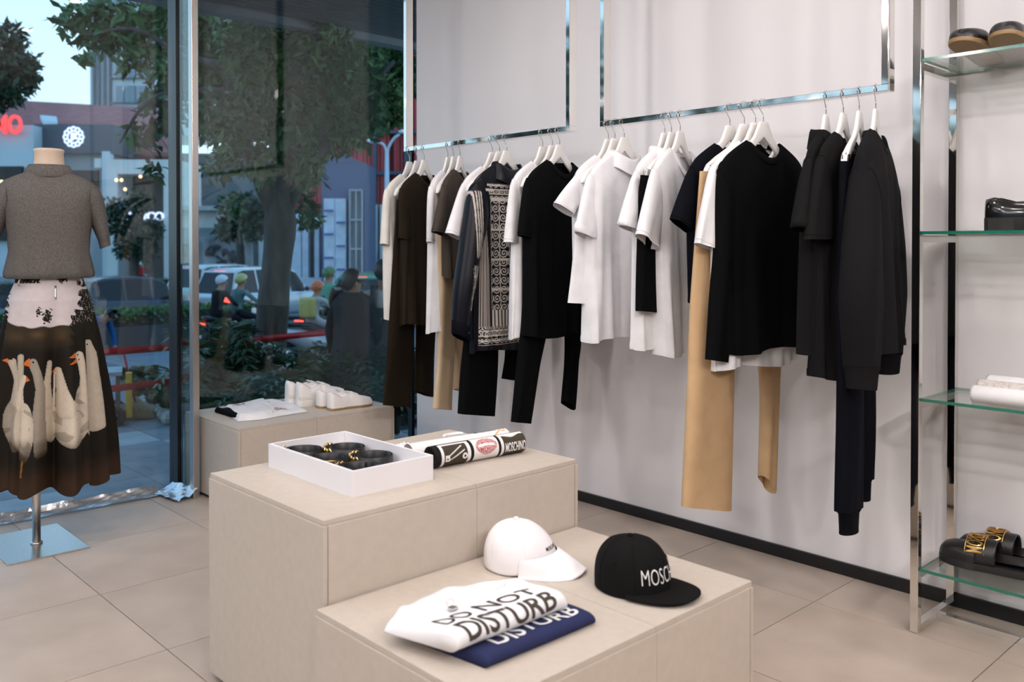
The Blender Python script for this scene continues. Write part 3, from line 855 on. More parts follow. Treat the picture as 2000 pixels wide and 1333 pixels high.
def sweat(S, zs):
    O = [(S - 0.05, zs + 0.018), (S + 0.0, zs - 0.05), (S + 0.05, zs - 0.25), (S + 0.075, zs - 0.45), (S + 0.03, zs - 0.66)]
    I = [(S - 0.09, zs - 0.24), (S - 0.09, zs - 0.27), (S - 0.08, zs - 0.36), (S - 0.075, zs - 0.48), (S - 0.06, zs - 0.67)]
    return O, I
e, fr = tee(1709, 15, C_CHAR2, 'charcoal fleece sweatshirt nearest the chrome shelf rack', name='sweatshirt', cat='sweatshirt', hl='white hanger of the charcoal sweatshirt', seed=26, L=0.70, S=0.235, W1=0.25, W2=0.24, T=0.04, T2=0.05, long=sweat, th=(0.035, 0.05, 0.06, 0.062, 0.05))
for side in (1, -1):
    O, I = sweat(0.235, 1.557)
    o_, i_ = np.array(O[-1][:2]), np.array(I[-1][:2]); c_ = (o_ + i_) / 2; h_ = (o_ - i_) / 2
    ang = np.linspace(0, 2 * np.pi, 28, endpoint=False)
    rg = [fr.P(side * (c_[0] + h_[0] * s_ * np.cos(ang)), 0.055 * s_ * np.sin(ang), c_[1] + dz + h_[1] * np.cos(ang)) for dz, s_ in ((0.0, 1.03), (-0.012, 0.92), (-0.06, 0.84), (-0.07, 0.82))]
    MB().loft(rg).build('cuff', C_CHAR2, e)
# ------------------------------------------------------------------ lettering
def text_mesh(s, offset=0.0, res=4, slices=0, axis=1):
    cu = bpy.data.curves.new('lettering', 'FONT')
    cu.body = s; cu.size = 1.0; cu.offset = offset; cu.resolution_u = res; cu.align_x = 'LEFT'
    o = bpy.data.objects.new('lettering', cu); COL.objects.link(o)
    dg = bpy.context.evaluated_depsgraph_get(); dg.update()
    me = o.evaluated_get(dg).to_mesh()
    bm = bmesh.new(); bm.from_mesh(me)
    o.evaluated_get(dg).to_mesh_clear()
    bpy.data.objects.remove(o); bpy.data.curves.remove(cu)
    bmesh.ops.remove_doubles(bm, verts=bm.verts[:], dist=1e-5)
    xs = [v.co.x for v in bm.verts]; ys = [v.co.y for v in bm.verts]
    x0, x1, y0, y1 = min(xs), max(xs), min(ys), max(ys)
    for v in bm.verts:
        v.co.x = (v.co.x - x0) / (x1 - x0); v.co.y = (v.co.y - y0) / (y1 - y0)
    for ax in ((1,) if axis == 1 else (0, 1)):
        nsl = slices if ax == 1 else slices * 4
        for k in range(1, nsl):
            co = Vector((0, 0, 0)); co[ax] = k / nsl
            no = Vector((0, 0, 0)); no[ax] = 1
            bmesh.ops.bisect_plane(bm, geom=bm.verts[:] + bm.edges[:] + bm.faces[:], plane_co=co, plane_no=no)
    bm.verts.index_update()
    v = np.array([q.co[:2] for q in bm.verts]); f = [[q.index for q in fc.verts] for fc in bm.faces]
    bm.free()
    return v, f

def lettering(name, s, fn, m, parent, offset=0.0, slices=8, axis=1, base=None):
    v, f = text_mesh(s, offset, 4, slices, axis)
    return MB().add(np.array([fn(a, b) for a, b in v]), f).build(name, m, parent, base=base, smooth=False)

M_INK = mat('black_print_ink', (0.02, 0.018, 0.016), 0.7)
M_INKW = mat('white_print_ink', (0.78, 0.77, 0.76), 0.6)
M_BINK = mat('brown_black_ink', (0.045, 0.036, 0.028), 0.7)
M_NAVY = cloth('navy_cotton', (0.022, 0.028, 0.085), sheen=0.0)
M_TRAY = mat('white_painted_tray', (0.80, 0.78, 0.80), 0.4, var=0.02)
M_LEATHER = mat('black_leather', (0.008, 0.008, 0.009), 0.35, var=0.15, scale=30, bump=0.12, bscale=250)
M_GOLD = mat('polished_gold', (0.85, 0.55, 0.20), 0.14, 1.0, var=0.05)
M_MARL = mat('grey_marl_jersey', (0.66, 0.60, 0.55), 0.9, var=0.25, scale=120, bump=0.2, bscale=700)

# ------------------------------------------------------------------ folded tees on the low front plinth
class FoldedTee:
    def __init__(self, F, B, z0, h, r, seed, back=0.012, nq=26, ns=60, wr=0.004):
        self.Fp, self.Bp = spline([(*p, 0) for p in F], ns), spline([(*p, 0) for p in B], ns)
        rg = np.random.default_rng(seed); ph = rg.uniform(0, 6, 8)
        self.secs = []
        rings = []
        for i in range(ns):
            s = i / (ns - 1)
            F_, B_ = self.Fp[i], self.Bp[i]
            d = (F_ - B_); L = np.linalg.norm(d); d /= L
            edge = min(1, min(s, 1 - s) / 0.05) ** 0.5
            pts = []
            hh = h * (0.72 + 0.28 * edge)
            for q in np.linspace(0, 1, nq):
                k = q * q * (3 - 2 * q)
                wz = wr * (1 - q) * (math.sin(9 * s + 6 * q + ph[0]) + 0.7 * math.sin(21 * s - 5 * q + ph[1]) + 0.5 * math.sin(37 * s + 11 * q + ph[2]))
                z = back * edge + (hh - back * edge) * k ** 0.8 + wz * edge
                pts.append(B_ + d * (q * (L - r)) + V(0, 0, z0 + max(z, 0.004)))
            rr = hh / 2
            c = B_ + d * (L - r) + V(0, 0, z0 + rr)
            for a in np.linspace(80, -90, 14):
                a = math.radians(a)
                pts.append(c + d * (r * math.cos(a)) + V(0, 0, rr * math.sin(a)))
            top_n = len(pts)
            for q in np.linspace(0.9, 0.0, 8):
                pts.append(B_ + d * (q * (L - r)) + V(0, 0, z0 + 0.0005))
            rings.append(pts); self.secs.append((np.array(pts[:top_n])))
        self.mb = MB().loft(rings, True, True, True)
    def surf(self, s, dist, off=0.0008):
        """point at fraction s along the fold, 'dist' metres up from the front bottom edge"""
        x = np.clip(s, 0, 1) * (len(self.secs) - 1); i = min(int(x), len(self.secs) - 2); t = x - i
        sec = self.secs[i] * (1 - t) + self.secs[i + 1] * t
        sec = sec[::-1]
        cl = np.concatenate([[0], np.cumsum(np.linalg.norm(np.diff(sec, axis=0), axis=1))])
        p = np.array([np.interp(dist, cl, sec[:, k]) for k in range(3)])
        p2 = np.array([np.interp(dist + 0.004, cl, sec[:, k]) for k in range(3)])
        p1 = np.array([np.interp(dist - 0.004, cl, sec[:, k]) for k in range(3)])
        tg = p2 - p1; tg /= np.linalg.norm(tg) + 1e-9
        xd = self.Fp[-1] - self.Fp[0]; xd /= np.linalg.norm(xd)
        nrm = np.cross(xd, tg); nrm /= np.linalg.norm(nrm) + 1e-9
        return p + nrm * off
H1 = PS['h']
nv = empty('folded_t_shirt', (1.37, 1.47, H1), 'folded navy tee with white letters under the white one', 'folded t-shirt')
ft = FoldedTee([(1.212, 1.357), (1.37, 1.352), (1.535, 1.350)], [(1.175, 1.60), (1.37, 1.62), (1.56, 1.585)], H1, 0.030, 0.016, 4, wr=0.002)
ft.mb.build('folded_body', M_NAVY, nv)
lettering('print', 'DISTURB', lambda a, b: ft.surf(0.16 + a * 0.76, 0.058 + b * 0.05 * (1 + 0.18 * math.sin(a * 7)) - 0.006 * math.sin(a * 9), 0.0012), M_INKW, nv, 0.016, 12, 2)
wt_ = empty('folded_t_shirt', (1.33, 1.53, H1 + 0.03), 'folded white tee printed DO NOT DISTURB on the low plinth', 'folded t-shirt')
fw = FoldedTee([(1.168, 1.402), (1.32, 1.398), (1.492, 1.398)], [(1.118, 1.592), (1.21, 1.640), (1.38, 1.665), (1.535, 1.565)], H1 + 0.0305, 0.043, 0.024, 9, wr=0.0035, back=0.016)
fw.mb.build('folded_body', C_WHITE, wt_)
def wavy(y0, y1, amp):
    return lambda a, b: fw.surf(0.10 + a * 0.80, y0 + (y1 - y0) * b + amp * math.sin(a * 6.0 + 0.6) * (0.4 + b * 0.6), 0.0012)
lettering('print', 'DISTURB', wavy(0.030, 0.088, 0.006), M_BINK, wt_, 0.018, 12, 2)
lettering('print', 'DO', lambda a, b: fw.surf(0.10 + a * 0.26, 0.098 + 0.045 * b + 0.005, 0.0012), M_BINK, wt_, 0.006, 8, 2)
lettering('print', 'NOT', lambda a, b: fw.surf(0.42 + a * 0.44, 0.098 + 0.045 * b + 0.003 * math.sin(3.0 + a * 3), 0.0012), M_BINK, wt_, 0.006, 8, 2)
# neck rib and clear tag ring
npts = [fw.surf(s, 0.215 - 0.035 * math.sin((s - 0.32) / 0.5 * math.pi), 0.0005) for s in np.linspace(0.32, 0.82, 24)]
MB().tube(npts, 0.0035, 8).build('neck_rib', C_WHITE, wt_)
tc_ = fw.surf(0.36, 0.175, 0.006)
MB().tube([tc_ + V(0.010 * math.cos(a), 0.004 * math.sin(a), 0.010 + 0.010 * math.sin(a)) for a in np.linspace(0, 6.28, 20)], 0.0006, 6).build('tag_ring', M_CHROME, wt_)
box('price_tag', tc_[0] - 0.006, tc_[0] + 0.012, tc_[1] - 0.012, tc_[1] + 0.004, tc_[2] - 0.001, tc_[2] + 0.003, M_STEEL, wt_)
for sgn, (ax, ay) in enumerate(((1.165, 1.42), (1.20, 1.55))):
    pass

# ------------------------------------------------------------------ caps
def cap(name, c, ang, label, m, R=0.088, H=0.125, front=1.0, brimL=0.068, brimW=0.088, droop=0.030, flat=False, z0=H1, eyelets=True):
    """ang: heading of the peak"""
    e = empty(name, (c[0], c[1], z0), label, 'cap')
    d = V(math.cos(ang), math.sin(ang), 0); lft = V(-d[1], d[0], 0)
    def crown(a, t, off=0.0):
        """a: angle from the peak, t: 0 rim .. 1 top"""
        ca = math.cos(a)
        rx = R * (1.10 if ca > 0 else 1.06); ry = R * 0.97
        pw_ = 0.50 if not flat else (0.36 if ca > -0.2 else 0.42)
        prof = (1 - t ** (2.5 if not flat else 2.9)) ** pw_
        hz = H * (t if not flat else t) + (0.012 * max(ca, 0) * (1 - t) ** 2 if not flat else 0)
        lean = -0.012 * t * (1 if not flat else 0.5)
        seam = 1 - 0.010 * max(0, math.cos(3 * a + (0 if not flat else 0))) ** 24 * (1 - t)
        p = V(c[0], c[1], z0 + 0.004 + hz) + d * (rx * ca * prof * seam + lean + off * ca) + lft * ((ry * prof * seam + off) * math.sin(a))
        return p
    rows = []
    n = 72
    for t in np.concatenate([np.linspace(0, 0.7, 16), np.linspace(0.74, 0.9995, 18)]):
        rows.append([crown(2 * math.pi * j / n, t) for j in range(n)])
    inner = [[V(c[0], c[1], z0) + (crown(2 * math.pi * j / n, 0) - V(c[0], c[1], z0)) * V(0.975, 0.975, 1) + V(0, 0, -0.002) for j in range(n)]]
    MB().loft([[p + V(0, 0, 0.01) for p in inner[0]]] + inner + rows, True, False, True).build('crown', m, e)
    MB().ellipsoid(crown(0, 1) + V(0, 0, 0.002), (0.008, 0.008, 0.005), 16, 8).build('button', m, e)
    # peak
    top, bot = [], []
    na, nl = 40, 14
    for j in range(na + 1):
        q = j / na * 2 - 1
        a = q * math.radians(72)
        pin = crown(a, 0.02, -0.002)
        for_len = brimL * (1 - abs(q) ** (2.4 if not flat else 3.2)) ** 0.55
        col_t, col_b = [], []
        for k in range(nl + 1):
            f = k / nl
            lat = math.sin(a) * (brimW * (1 + 0.06 * f))
            px = pin + d * (for_len * f) 
            px = px + lft * ((lat - (pin - V(*c, 0)) @ lft) * f)
            lw_ = (px - V(*c, 0)) @ lft
            dz = -droop * (lw_ / brimW) ** 2 * (0.25 + 0.75 * f) - 0.040 * f ** 1.2 * (0 if flat else 1)
            zz = z0 + 0.020 + (0.032 if not flat else -0.004) + dz * (1 if not flat else 0.5)
            px = V(px[0], px[1], max(zz, z0 + 0.004))
            col_t.append(px); col_b.append(px - V(0, 0, 0.0035))
        top.append(col_t); bot.append(col_b)
    mbp = MB().loft(top, False).loft([r_[::-1] for r_ in bot], False)
    mbp.loft([[top[j][-1] for j in range(na + 1)], [bot[j][-1] for j in range(na + 1)]], False)
    mbp.build('peak', m, e)
    # eyelets
    for k_ in range(6):
        a = k_ * math.pi / 3
        MB().tube([crown(a, t, 0.0004) for t in np.linspace(0.01, 0.985, 26)], 0.0008, 6).build('seam', m, e)
    for a in (math.radians(35), math.radians(-35), math.radians(90), math.radians(-90)) if eyelets else ():
        t0 = 0.62
        p = crown(a, t0, 0.001); out = V(math.cos(a) * d[0] + math.sin(a) * lft[0], math.cos(a) * d[1] + math.sin(a) * lft[1], 0.55); out /= np.linalg.norm(out)
        u_ = np.cross(out, V(0, 0, 1)); u_ /= np.linalg.norm(u_); v_ = np.cross(out, u_)
        MB().tube([p + 0.0035 * (math.cos(q) * u_ + math.sin(q) * v_) for q in np.linspace(0, 6.2832, 17)], 0.0009, 6, cap=False).build('eyelet', m, e)
    return e, crown
M_CAPW = cloth('white_cap_twill', (0.82, 0.79, 0.80), sheen=0.0)
M_CAPB = cloth('black_cap_twill', (0.007, 0.0065, 0.0065), sheen=0.0, spec=0.1)
ec, cr_ = cap('baseball_cap', (1.672, 1.742), math.radians(-66), 'white baseball cap with curved peak on the low plinth', M_CAPW, R=0.094, H=0.122, droop=0.030, brimL=0.082, brimW=0.096, eyelets=False)
lettering('front_lettering', 'MOSCHINO', lambda a, b: cr_(-0.34 + a * 0.68, 0.42 + b * 0.085, 0.0014), M_INK, ec, 0.02, 3, 2)
eb, cb_ = cap('snapback_cap', (1.775, 1.438), math.radians(-79), 'black flat-peak cap with raised white lettering', M_CAPB, R=0.092, H=0.126, flat=True, droop=0.012, brimL=0.080, brimW=0.096)
lettering('front_lettering', 'MOSCHINO', lambda a, b: cb_(-0.88 + a * 1.76, 0.27 + b * 0.29, 0.004), M_INKW, eb, -0.010, 10, 2)

# ------------------------------------------------------------------ white tray with coiled belts
H2 = PT['h']
tr = empty('display_tray', (1.437, 2.225, H2), 'white open tray holding coiled belts on the tall plinth', 'tray')
tx0, tx1, ty0, ty1, tz1, tw_ = 1.300, 1.570, 1.993, 2.447, H2 + 0.070, 0.009
box('tray_base', tx0 + tw_, tx1 - tw_, ty0 + tw_, ty1 - tw_, H2, H2 + 0.01, M_TRAY, tr)
box('side_board', tx0, tx0 + tw_, ty0, ty1, H2, tz1, M_TRAY, tr, 0.0008)
box('side_board', tx1 - tw_, tx1, ty0, ty1, H2, tz1, M_TRAY, tr, 0.0008)
box('end_board', tx0 + tw_, tx1 - tw_, ty0, ty0 + tw_, H2, tz1, M_TRAY, tr, 0.0008)
box('end_board', tx0 + tw_, tx1 - tw_, ty1 - tw_, ty1, H2, tz1, M_TRAY, tr, 0.0008)

def belt(c, R, a0, label, nb=8, plain=False):
    z0 = H2 + 0.0102
    hgt = 0.043
    e = empty('coiled_belt', (c[0], c[1], z0), label, 'belt', 'coiled belts in the white tray')
    rings = []
    for k in range(150):
        q = k / 149
        a = a0 + q * 2 * math.pi * 2.35
        r = R - 0.0075 * (1 - q) * 2.35
        th = 0.0016
        cd, sd = math.cos(a), math.sin(a)
        rings.append([V(c[0] + (r + dr) * cd, c[1] + (r + dr) * sd, z0 + dz) for dr, dz in ((-th, 0), (th, 0), (th, hgt - 0.001), (th * 0.5, hgt), (-th * 0.5, hgt), (-th, hgt - 0.001))])
    MB().loft(rings, True, True, True).build('strap', M_LEATHER, e, auto=40)
    ae = a0 + 2 * math.pi * 2.35
    if not plain:
        for k in range(nb):
            a = 2.55 + (k - (nb - 1) / 2) * 0.225
            p = V(c[0] + (R + 0.003) * math.cos(a), c[1] + (R + 0.003) * math.sin(a), z0 + hgt * 0.80)
            tg = V(-math.sin(a), math.cos(a), 0); rd = V(math.cos(a), math.sin(a), 0)
            pts = [p + rd * 0.002 + tg * (0.0062 * math.cos(q)) + V(0, 0, 1) * ((0.012 if k % 2 else 0.0095) * math.sin(q)) for q in np.linspace(0, 6.2832, 17)]
            MB().tube(pts, 0.0030, 8, cap=False).build('buckle_letter', M_GOLD, e)
    else:
        a = 4.2
        p = V(c[0] + (R + 0.003) * math.cos(a), c[1] + (R + 0.003) * math.sin(a), z0 + hgt * 0.6); tg = V(-math.sin(a), math.cos(a), 0)
        MB().tube([p + tg * x + V(0, 0, y) for x, y in ((-0.018, -0.018), (0.018, -0.018), (0.018, 0.020), (-0.018, 0.020), (-0.018, -0.018))], 0.0028, 8).build('buckle', M_GOLD, e)
    return e
belt((1.377, 2.378), 0.0625, 2.2, 'coiled black belt in the back left corner of the tray')
belt((1.490, 2.318), 0.0625, 2.5, 'coiled black belt with gold chain buckle at the back of the tray')
belt((1.377, 2.240), 0.0625, -2.4, 'coiled black belt with a plain gold bar buckle', plain=True)
belt((1.490, 2.175), 0.0625, 2.0, 'coiled black belt with gold buckle nearest the rolled tees')
belt((1.385, 2.090), 0.0625, 0.6, 'coiled black belt in the near corner of the tray')

# ------------------------------------------------------------------ rolled tees on the tall plinth
def seg_d(px, py, a, b):
    ax, ay = a; bx, by = b
    t = np.clip(((px - ax) * (bx - ax) + (py - ay) * (by - ay)) / ((bx - ax) ** 2 + (by - ay) ** 2 + 1e-12), 0, 1)
    return np.hypot(px - ax - t * (bx - ax), py - ay - t * (by - ay))
def roll_mesh(p0, p1, r, nx, na, colf=None, sag=0.0, inner=True, zr=0.92):
    p0, p1 = V(*p0), V(*p1)
    d = (p1 - p0); L = np.linalg.norm(d); d /= L; side = V(d[1], -d[0], 0)
    rings = []; cols = []
    ang = np.linspace(0, 2 * np.pi, na, endpoint=False)      # 0 = top, positive towards 'side' (the viewer)
    if inner:
        rings.append([p0 + d * 0.03 + side * (0.25 * r * math.sin(a)) + V(0, 0, r * zr + 0.25 * r * math.cos(a)) for a in ang]); cols.append(np.tile((0.02, 0.018, 0.016), (na, 1)))
        rings.append([p0 + d * 0.002 + side * (0.8 * r * math.sin(a)) + V(0, 0, r * zr + 0.8 * r * math.cos(a)) for a in ang]); cols.append(np.tile((0.01, 0.01, 0.01), (na, 1)))
    for i in range(nx):
        q = i / (nx - 1)
        rr = r * (1 + 0.01 * math.sin(q * 9))
        rings.append([p0 + d * (q * L) + side * (rr * math.sin(a)) + V(0, 0, r * zr + rr * (zr if math.cos(a) < 0 else 1) * math.cos(a)) for a in ang])
        cols.append(colf(q * L, ang * r) if colf else np.tile((1, 1, 1), (na, 1)))
    mb = MB().loft(rings, True, False, True)
    mb.c[-1] = np.concatenate(cols)
    def surf(x, s, off=0.0006):
        a = s / r
        return p0 + d * x + side * ((r + off) * math.sin(a)) + V(0, 0, r * zr + (r + off) * math.cos(a))
    return mb, surf
M_PRINT = mat('printed_jersey', (1, 1, 1), 0.8, var=0.03, bump=0.15, bscale=900, spec=0.15, attr=True)
KW, KB, KBR, KR, KO = np.array((0.78, 0.75, 0.74)), np.array((0.012, 0.011, 0.012)), np.array((0.060, 0.048, 0.034)), np.array((0.42, 0.03, 0.035)), np.array((0.75, 0.36, 0.10))
def roll_print(x, s):
    """x: metres along the roll, s: arc from the top (front side positive)"""
    n = len(s)
    c = np.tile(KB, (n, 1))
    on = (s > -0.002) & (s < 0.098)
    def panel(a, b): return (x > a) & (x < b)
    if panel(0.020, 0.128): c[on & (s > 0.003)] = KW
    if panel(0.030, 0.116): c[on & (s > 0.012)] = KBR
    if panel(0.140, 0.236): c[(s > -0.02) & (s < 0.098)] = KW
    if panel(0.246, 0.345): c[on] = KW
    if panel(0.256, 0.345): c[on & (s > 0.012 + 0.010 * math.sin((x - 0.256) * 40) ** 2)] = KBR
    # safety pin
    def pin(c0, s0, ln, wd, sx=1):
        d1 = seg_d(x, s, (c0, s0), (c0 + ln * 0.9, s0 - wd * 1.1)); d2 = seg_d(x, s, (c0 + 0.004, s0 + 0.012), (c0 + ln, s0 - wd * 0.5))
        return np.minimum(d1, d2)
    dp = pin(0.045, 0.050, 0.06, 0.026)
    in1 = panel(0.030, 0.116) & on
    c[in1 & (dp < 0.0016)] = KW
    hd = (np.abs(x - 0.042) < 0.008) & (np.abs(s - 0.056) < 0.010)
    c[in1 & hd] = KW
    c[in1 & (np.hypot(x - 0.042, s - 0.058) < 0.003)] = KB
    c[in1 & (np.abs(np.hypot(x - 0.106, s - 0.056) - 0.007) < 0.0028)] = KW
    # lips
    lx, ly = (x - 0.190) / 0.040, (s - 0.036) / 0.030
    lip = (lx * lx + ly * ly * (1 + 0.5 * np.abs(lx)) < 1)
    mouth = (np.abs(ly + 0.12 - 0.2 * lx * lx) < 0.14) & (abs(lx) < 0.8)
    nz = hash2(np.floor(x * 900 + 0 * s), np.floor(s * 500))
    streak = (np.sin(x * 1700 + 3 * np.sin(s * 150)) > 0.55)
    c[lip & ~mouth & ~(streak & (nz > 0.3)) & (nz > 0.12)] = KR
    return c
mbr, sf = roll_mesh((1.640, 2.098, H2), (1.985, 2.072, H2), 0.034, 420, 150, roll_print)
rl = empty('rolled_t_shirt', (1.81, 2.085, H2), 'rolled black tee printed with a safety pin and red lips', 'rolled t-shirt')
mbr.build('roll', M_PRINT, rl, colors=True)
lettering('print', 'MOSCHINO', lambda a, b: sf(0.262 + a * 0.082, 0.070 - b * 0.030, 0.0009), M_INKW, rl, 0.02, 6, 2)
def roll_print2(x, s):
    c = np.tile(KW, (len(s), 1))
    d = np.minimum(seg_d(x, s, (0.30, 0.035), (0.345, 0.004)), np.abs(np.hypot(x - 0.352, s - 0.004) - 0.009))
    c[d < 0.0022] = KO
    return c
mb2, sf2 = roll_mesh((1.625, 2.185, H2), (1.995, 2.150, H2), 0.032, 200, 90, roll_print2, inner=False)
rl2 = empty('rolled_t_shirt', (1.81, 2.17, H2), 'rolled white tee with small black lettering behind the black roll', 'rolled t-shirt')
mb2.build('roll', M_PRINT, rl2, colors=True)
lettering('print', 'MOSCHINO', lambda a, b: sf2(0.245 + a * 0.085, 0.004 - b * 0.010, 0.0009), M_INK, rl2, 0.02, 3, 2)
wv = []
for i in range(28):
    q = i / 27
    row = []
    for j in range(20):
        a = j / 19 * math.pi
        row.append(V(1.592 + 0.14 * q, 2.235 + 0.10 * q - 0.05 * math.cos(a) * (1 - 0.3 * q), H2 + 0.001 + (0.026 + 0.012 * math.sin(7 * q) ** 2) * math.sin(a) ** 0.8 * (1 - 0.25 * q) + 0.004 * math.sin(9 * a + 8 * q) * math.sin(a)))
    wv.append(row)
MB().loft(wv, False).build('loose_sleeve', C_WHITE, rl2)
MB().tube([sf2(0.17 + 0.035 * math.cos(a), -0.004 - 0.014 * math.sin(a), 0.004 + 0.006 * math.sin(a)) for a in np.linspace(0, math.pi, 16)], 0.005, 8).build('neck_rib', C_WHITE, rl2)

# ------------------------------------------------------------------ folded shirts on the window plinth
H3 = P2['h']
bt = empty('folded_t_shirt', (2.22, 4.35, H3), 'folded black tee with white crest under the white shirt', 'folded t-shirt')
fb = FoldedTee([(2.035, 4.40), (2.035, 4.30), (2.03, 4.15)], [(2.45, 4.52), (2.40, 4.30), (2.33, 4.16)], H3, 0.030, 0.015, 21, ns=40)
fb.mb.build('folded_body', C_BLACK, bt)
lettering('crest', '8%&8', lambda a, b: fb.surf(0.02 + a * 0.30, 0.045 + b * 0.04, 0.001), M_INKW, bt, 0.02, 3, 2)
ws = empty('folded_shirt', (2.25, 4.22, H3 + 0.02), 'folded white short-sleeved shirt with black crest by the window', 'folded shirt')
N_ = 40
outl_f = spline([(2.015, 4.10, 0), (2.13, 4.065, 0), (2.24, 4.085, 0), (2.40, 4.09, 0)], N_)
outl_b = spline([(2.075, 4.40, 0), (2.20, 4.44, 0), (2.36, 4.50, 0), (2.46, 4.38, 0)], N_)
top = []
for i in range(N_):
    row = []
    for j in range(30):
        q = j / 29
        p = outl_f[i] * (1 - q) + outl_b[i] * q
        ed = min(1.0, min(i, N_ - 1 - i, j, 29 - j) / 3.0)
        fall = 0.030 * (1 - 0.75 * (i / N_)) 
        z = H3 + 0.002 + (0.006 + fall) * ed ** 0.5 + 0.003 * math.sin(i * 0.5 + j * 0.2) * ed + 0.003 * math.sin(i * 0.21 - j * 0.4) * ed
        if j > 12 or i < 22: z = max(z, H3 + 0.034 * ed) if i < 26 else z
        row.append(V(p[0], p[1], z))
    top.append(row)
MB().loft(top, False).build('folded_body', C_WHITE, ws)
def on_ws(i, j, off=0.0012):
    a, b = min(int(i), N_ - 2), min(int(j), 28); fx, fy = i - a, j - b
    p = (top[a][b] * (1 - fx) + top[a + 1][b] * fx) * (1 - fy) + (top[a][b + 1] * (1 - fx) + top[a + 1][b + 1] * fx) * fy
    return p + V(0, 0, off)
lettering('crest', '~@-&', lambda a, b: on_ws(5 + a * 8, 21 + b * 4), M_INK, ws, 0.01, 3, 2)
lettering('crest', '@&%', lambda a, b: on_ws(24 + a * 7, 3 + b * 4), mat('red_ink', (0.35, 0.12, 0.10), 0.7), ws, 0.01, 3, 2)
MB().tube([on_ws(20 + 2 * math.sin(q * 3), 1 + q * 15, 0.002) for q in np.linspace(0, 1, 20)], 0.0012, 6).build('placket', C_WHITE, ws)
# ------------------------------------------------------------------ shoes
M_SNK = mat('white_sneaker_leather', (0.80, 0.76, 0.74), 0.42, var=0.04, bump=0.05, bscale=300)
M_SNKS = mat('white_rubber', (0.80, 0.77, 0.74), 0.55, var=0.03)
M_SUEDE = mat('cream_suede', (0.70, 0.65, 0.59), 0.9, var=0.08)
M_GUM = mat('gum_rubber', (0.33, 0.20, 0.09), 0.55, var=0.1)
M_SOLEB = mat('black_rubber', (0.012, 0.011, 0.011), 0.6)
M_SHINE = mat('polished_black_leather', (0.006, 0.006, 0.0065), 0.16, var=0.1, coat=0.4)
M_SOFT = mat('soft_black_leather', (0.010, 0.009, 0.009), 0.36, var=0.15, bump=0.06, bscale=200)
M_TANL = mat('tan_leather_trim', (0.62, 0.44, 0.24), 0.4)

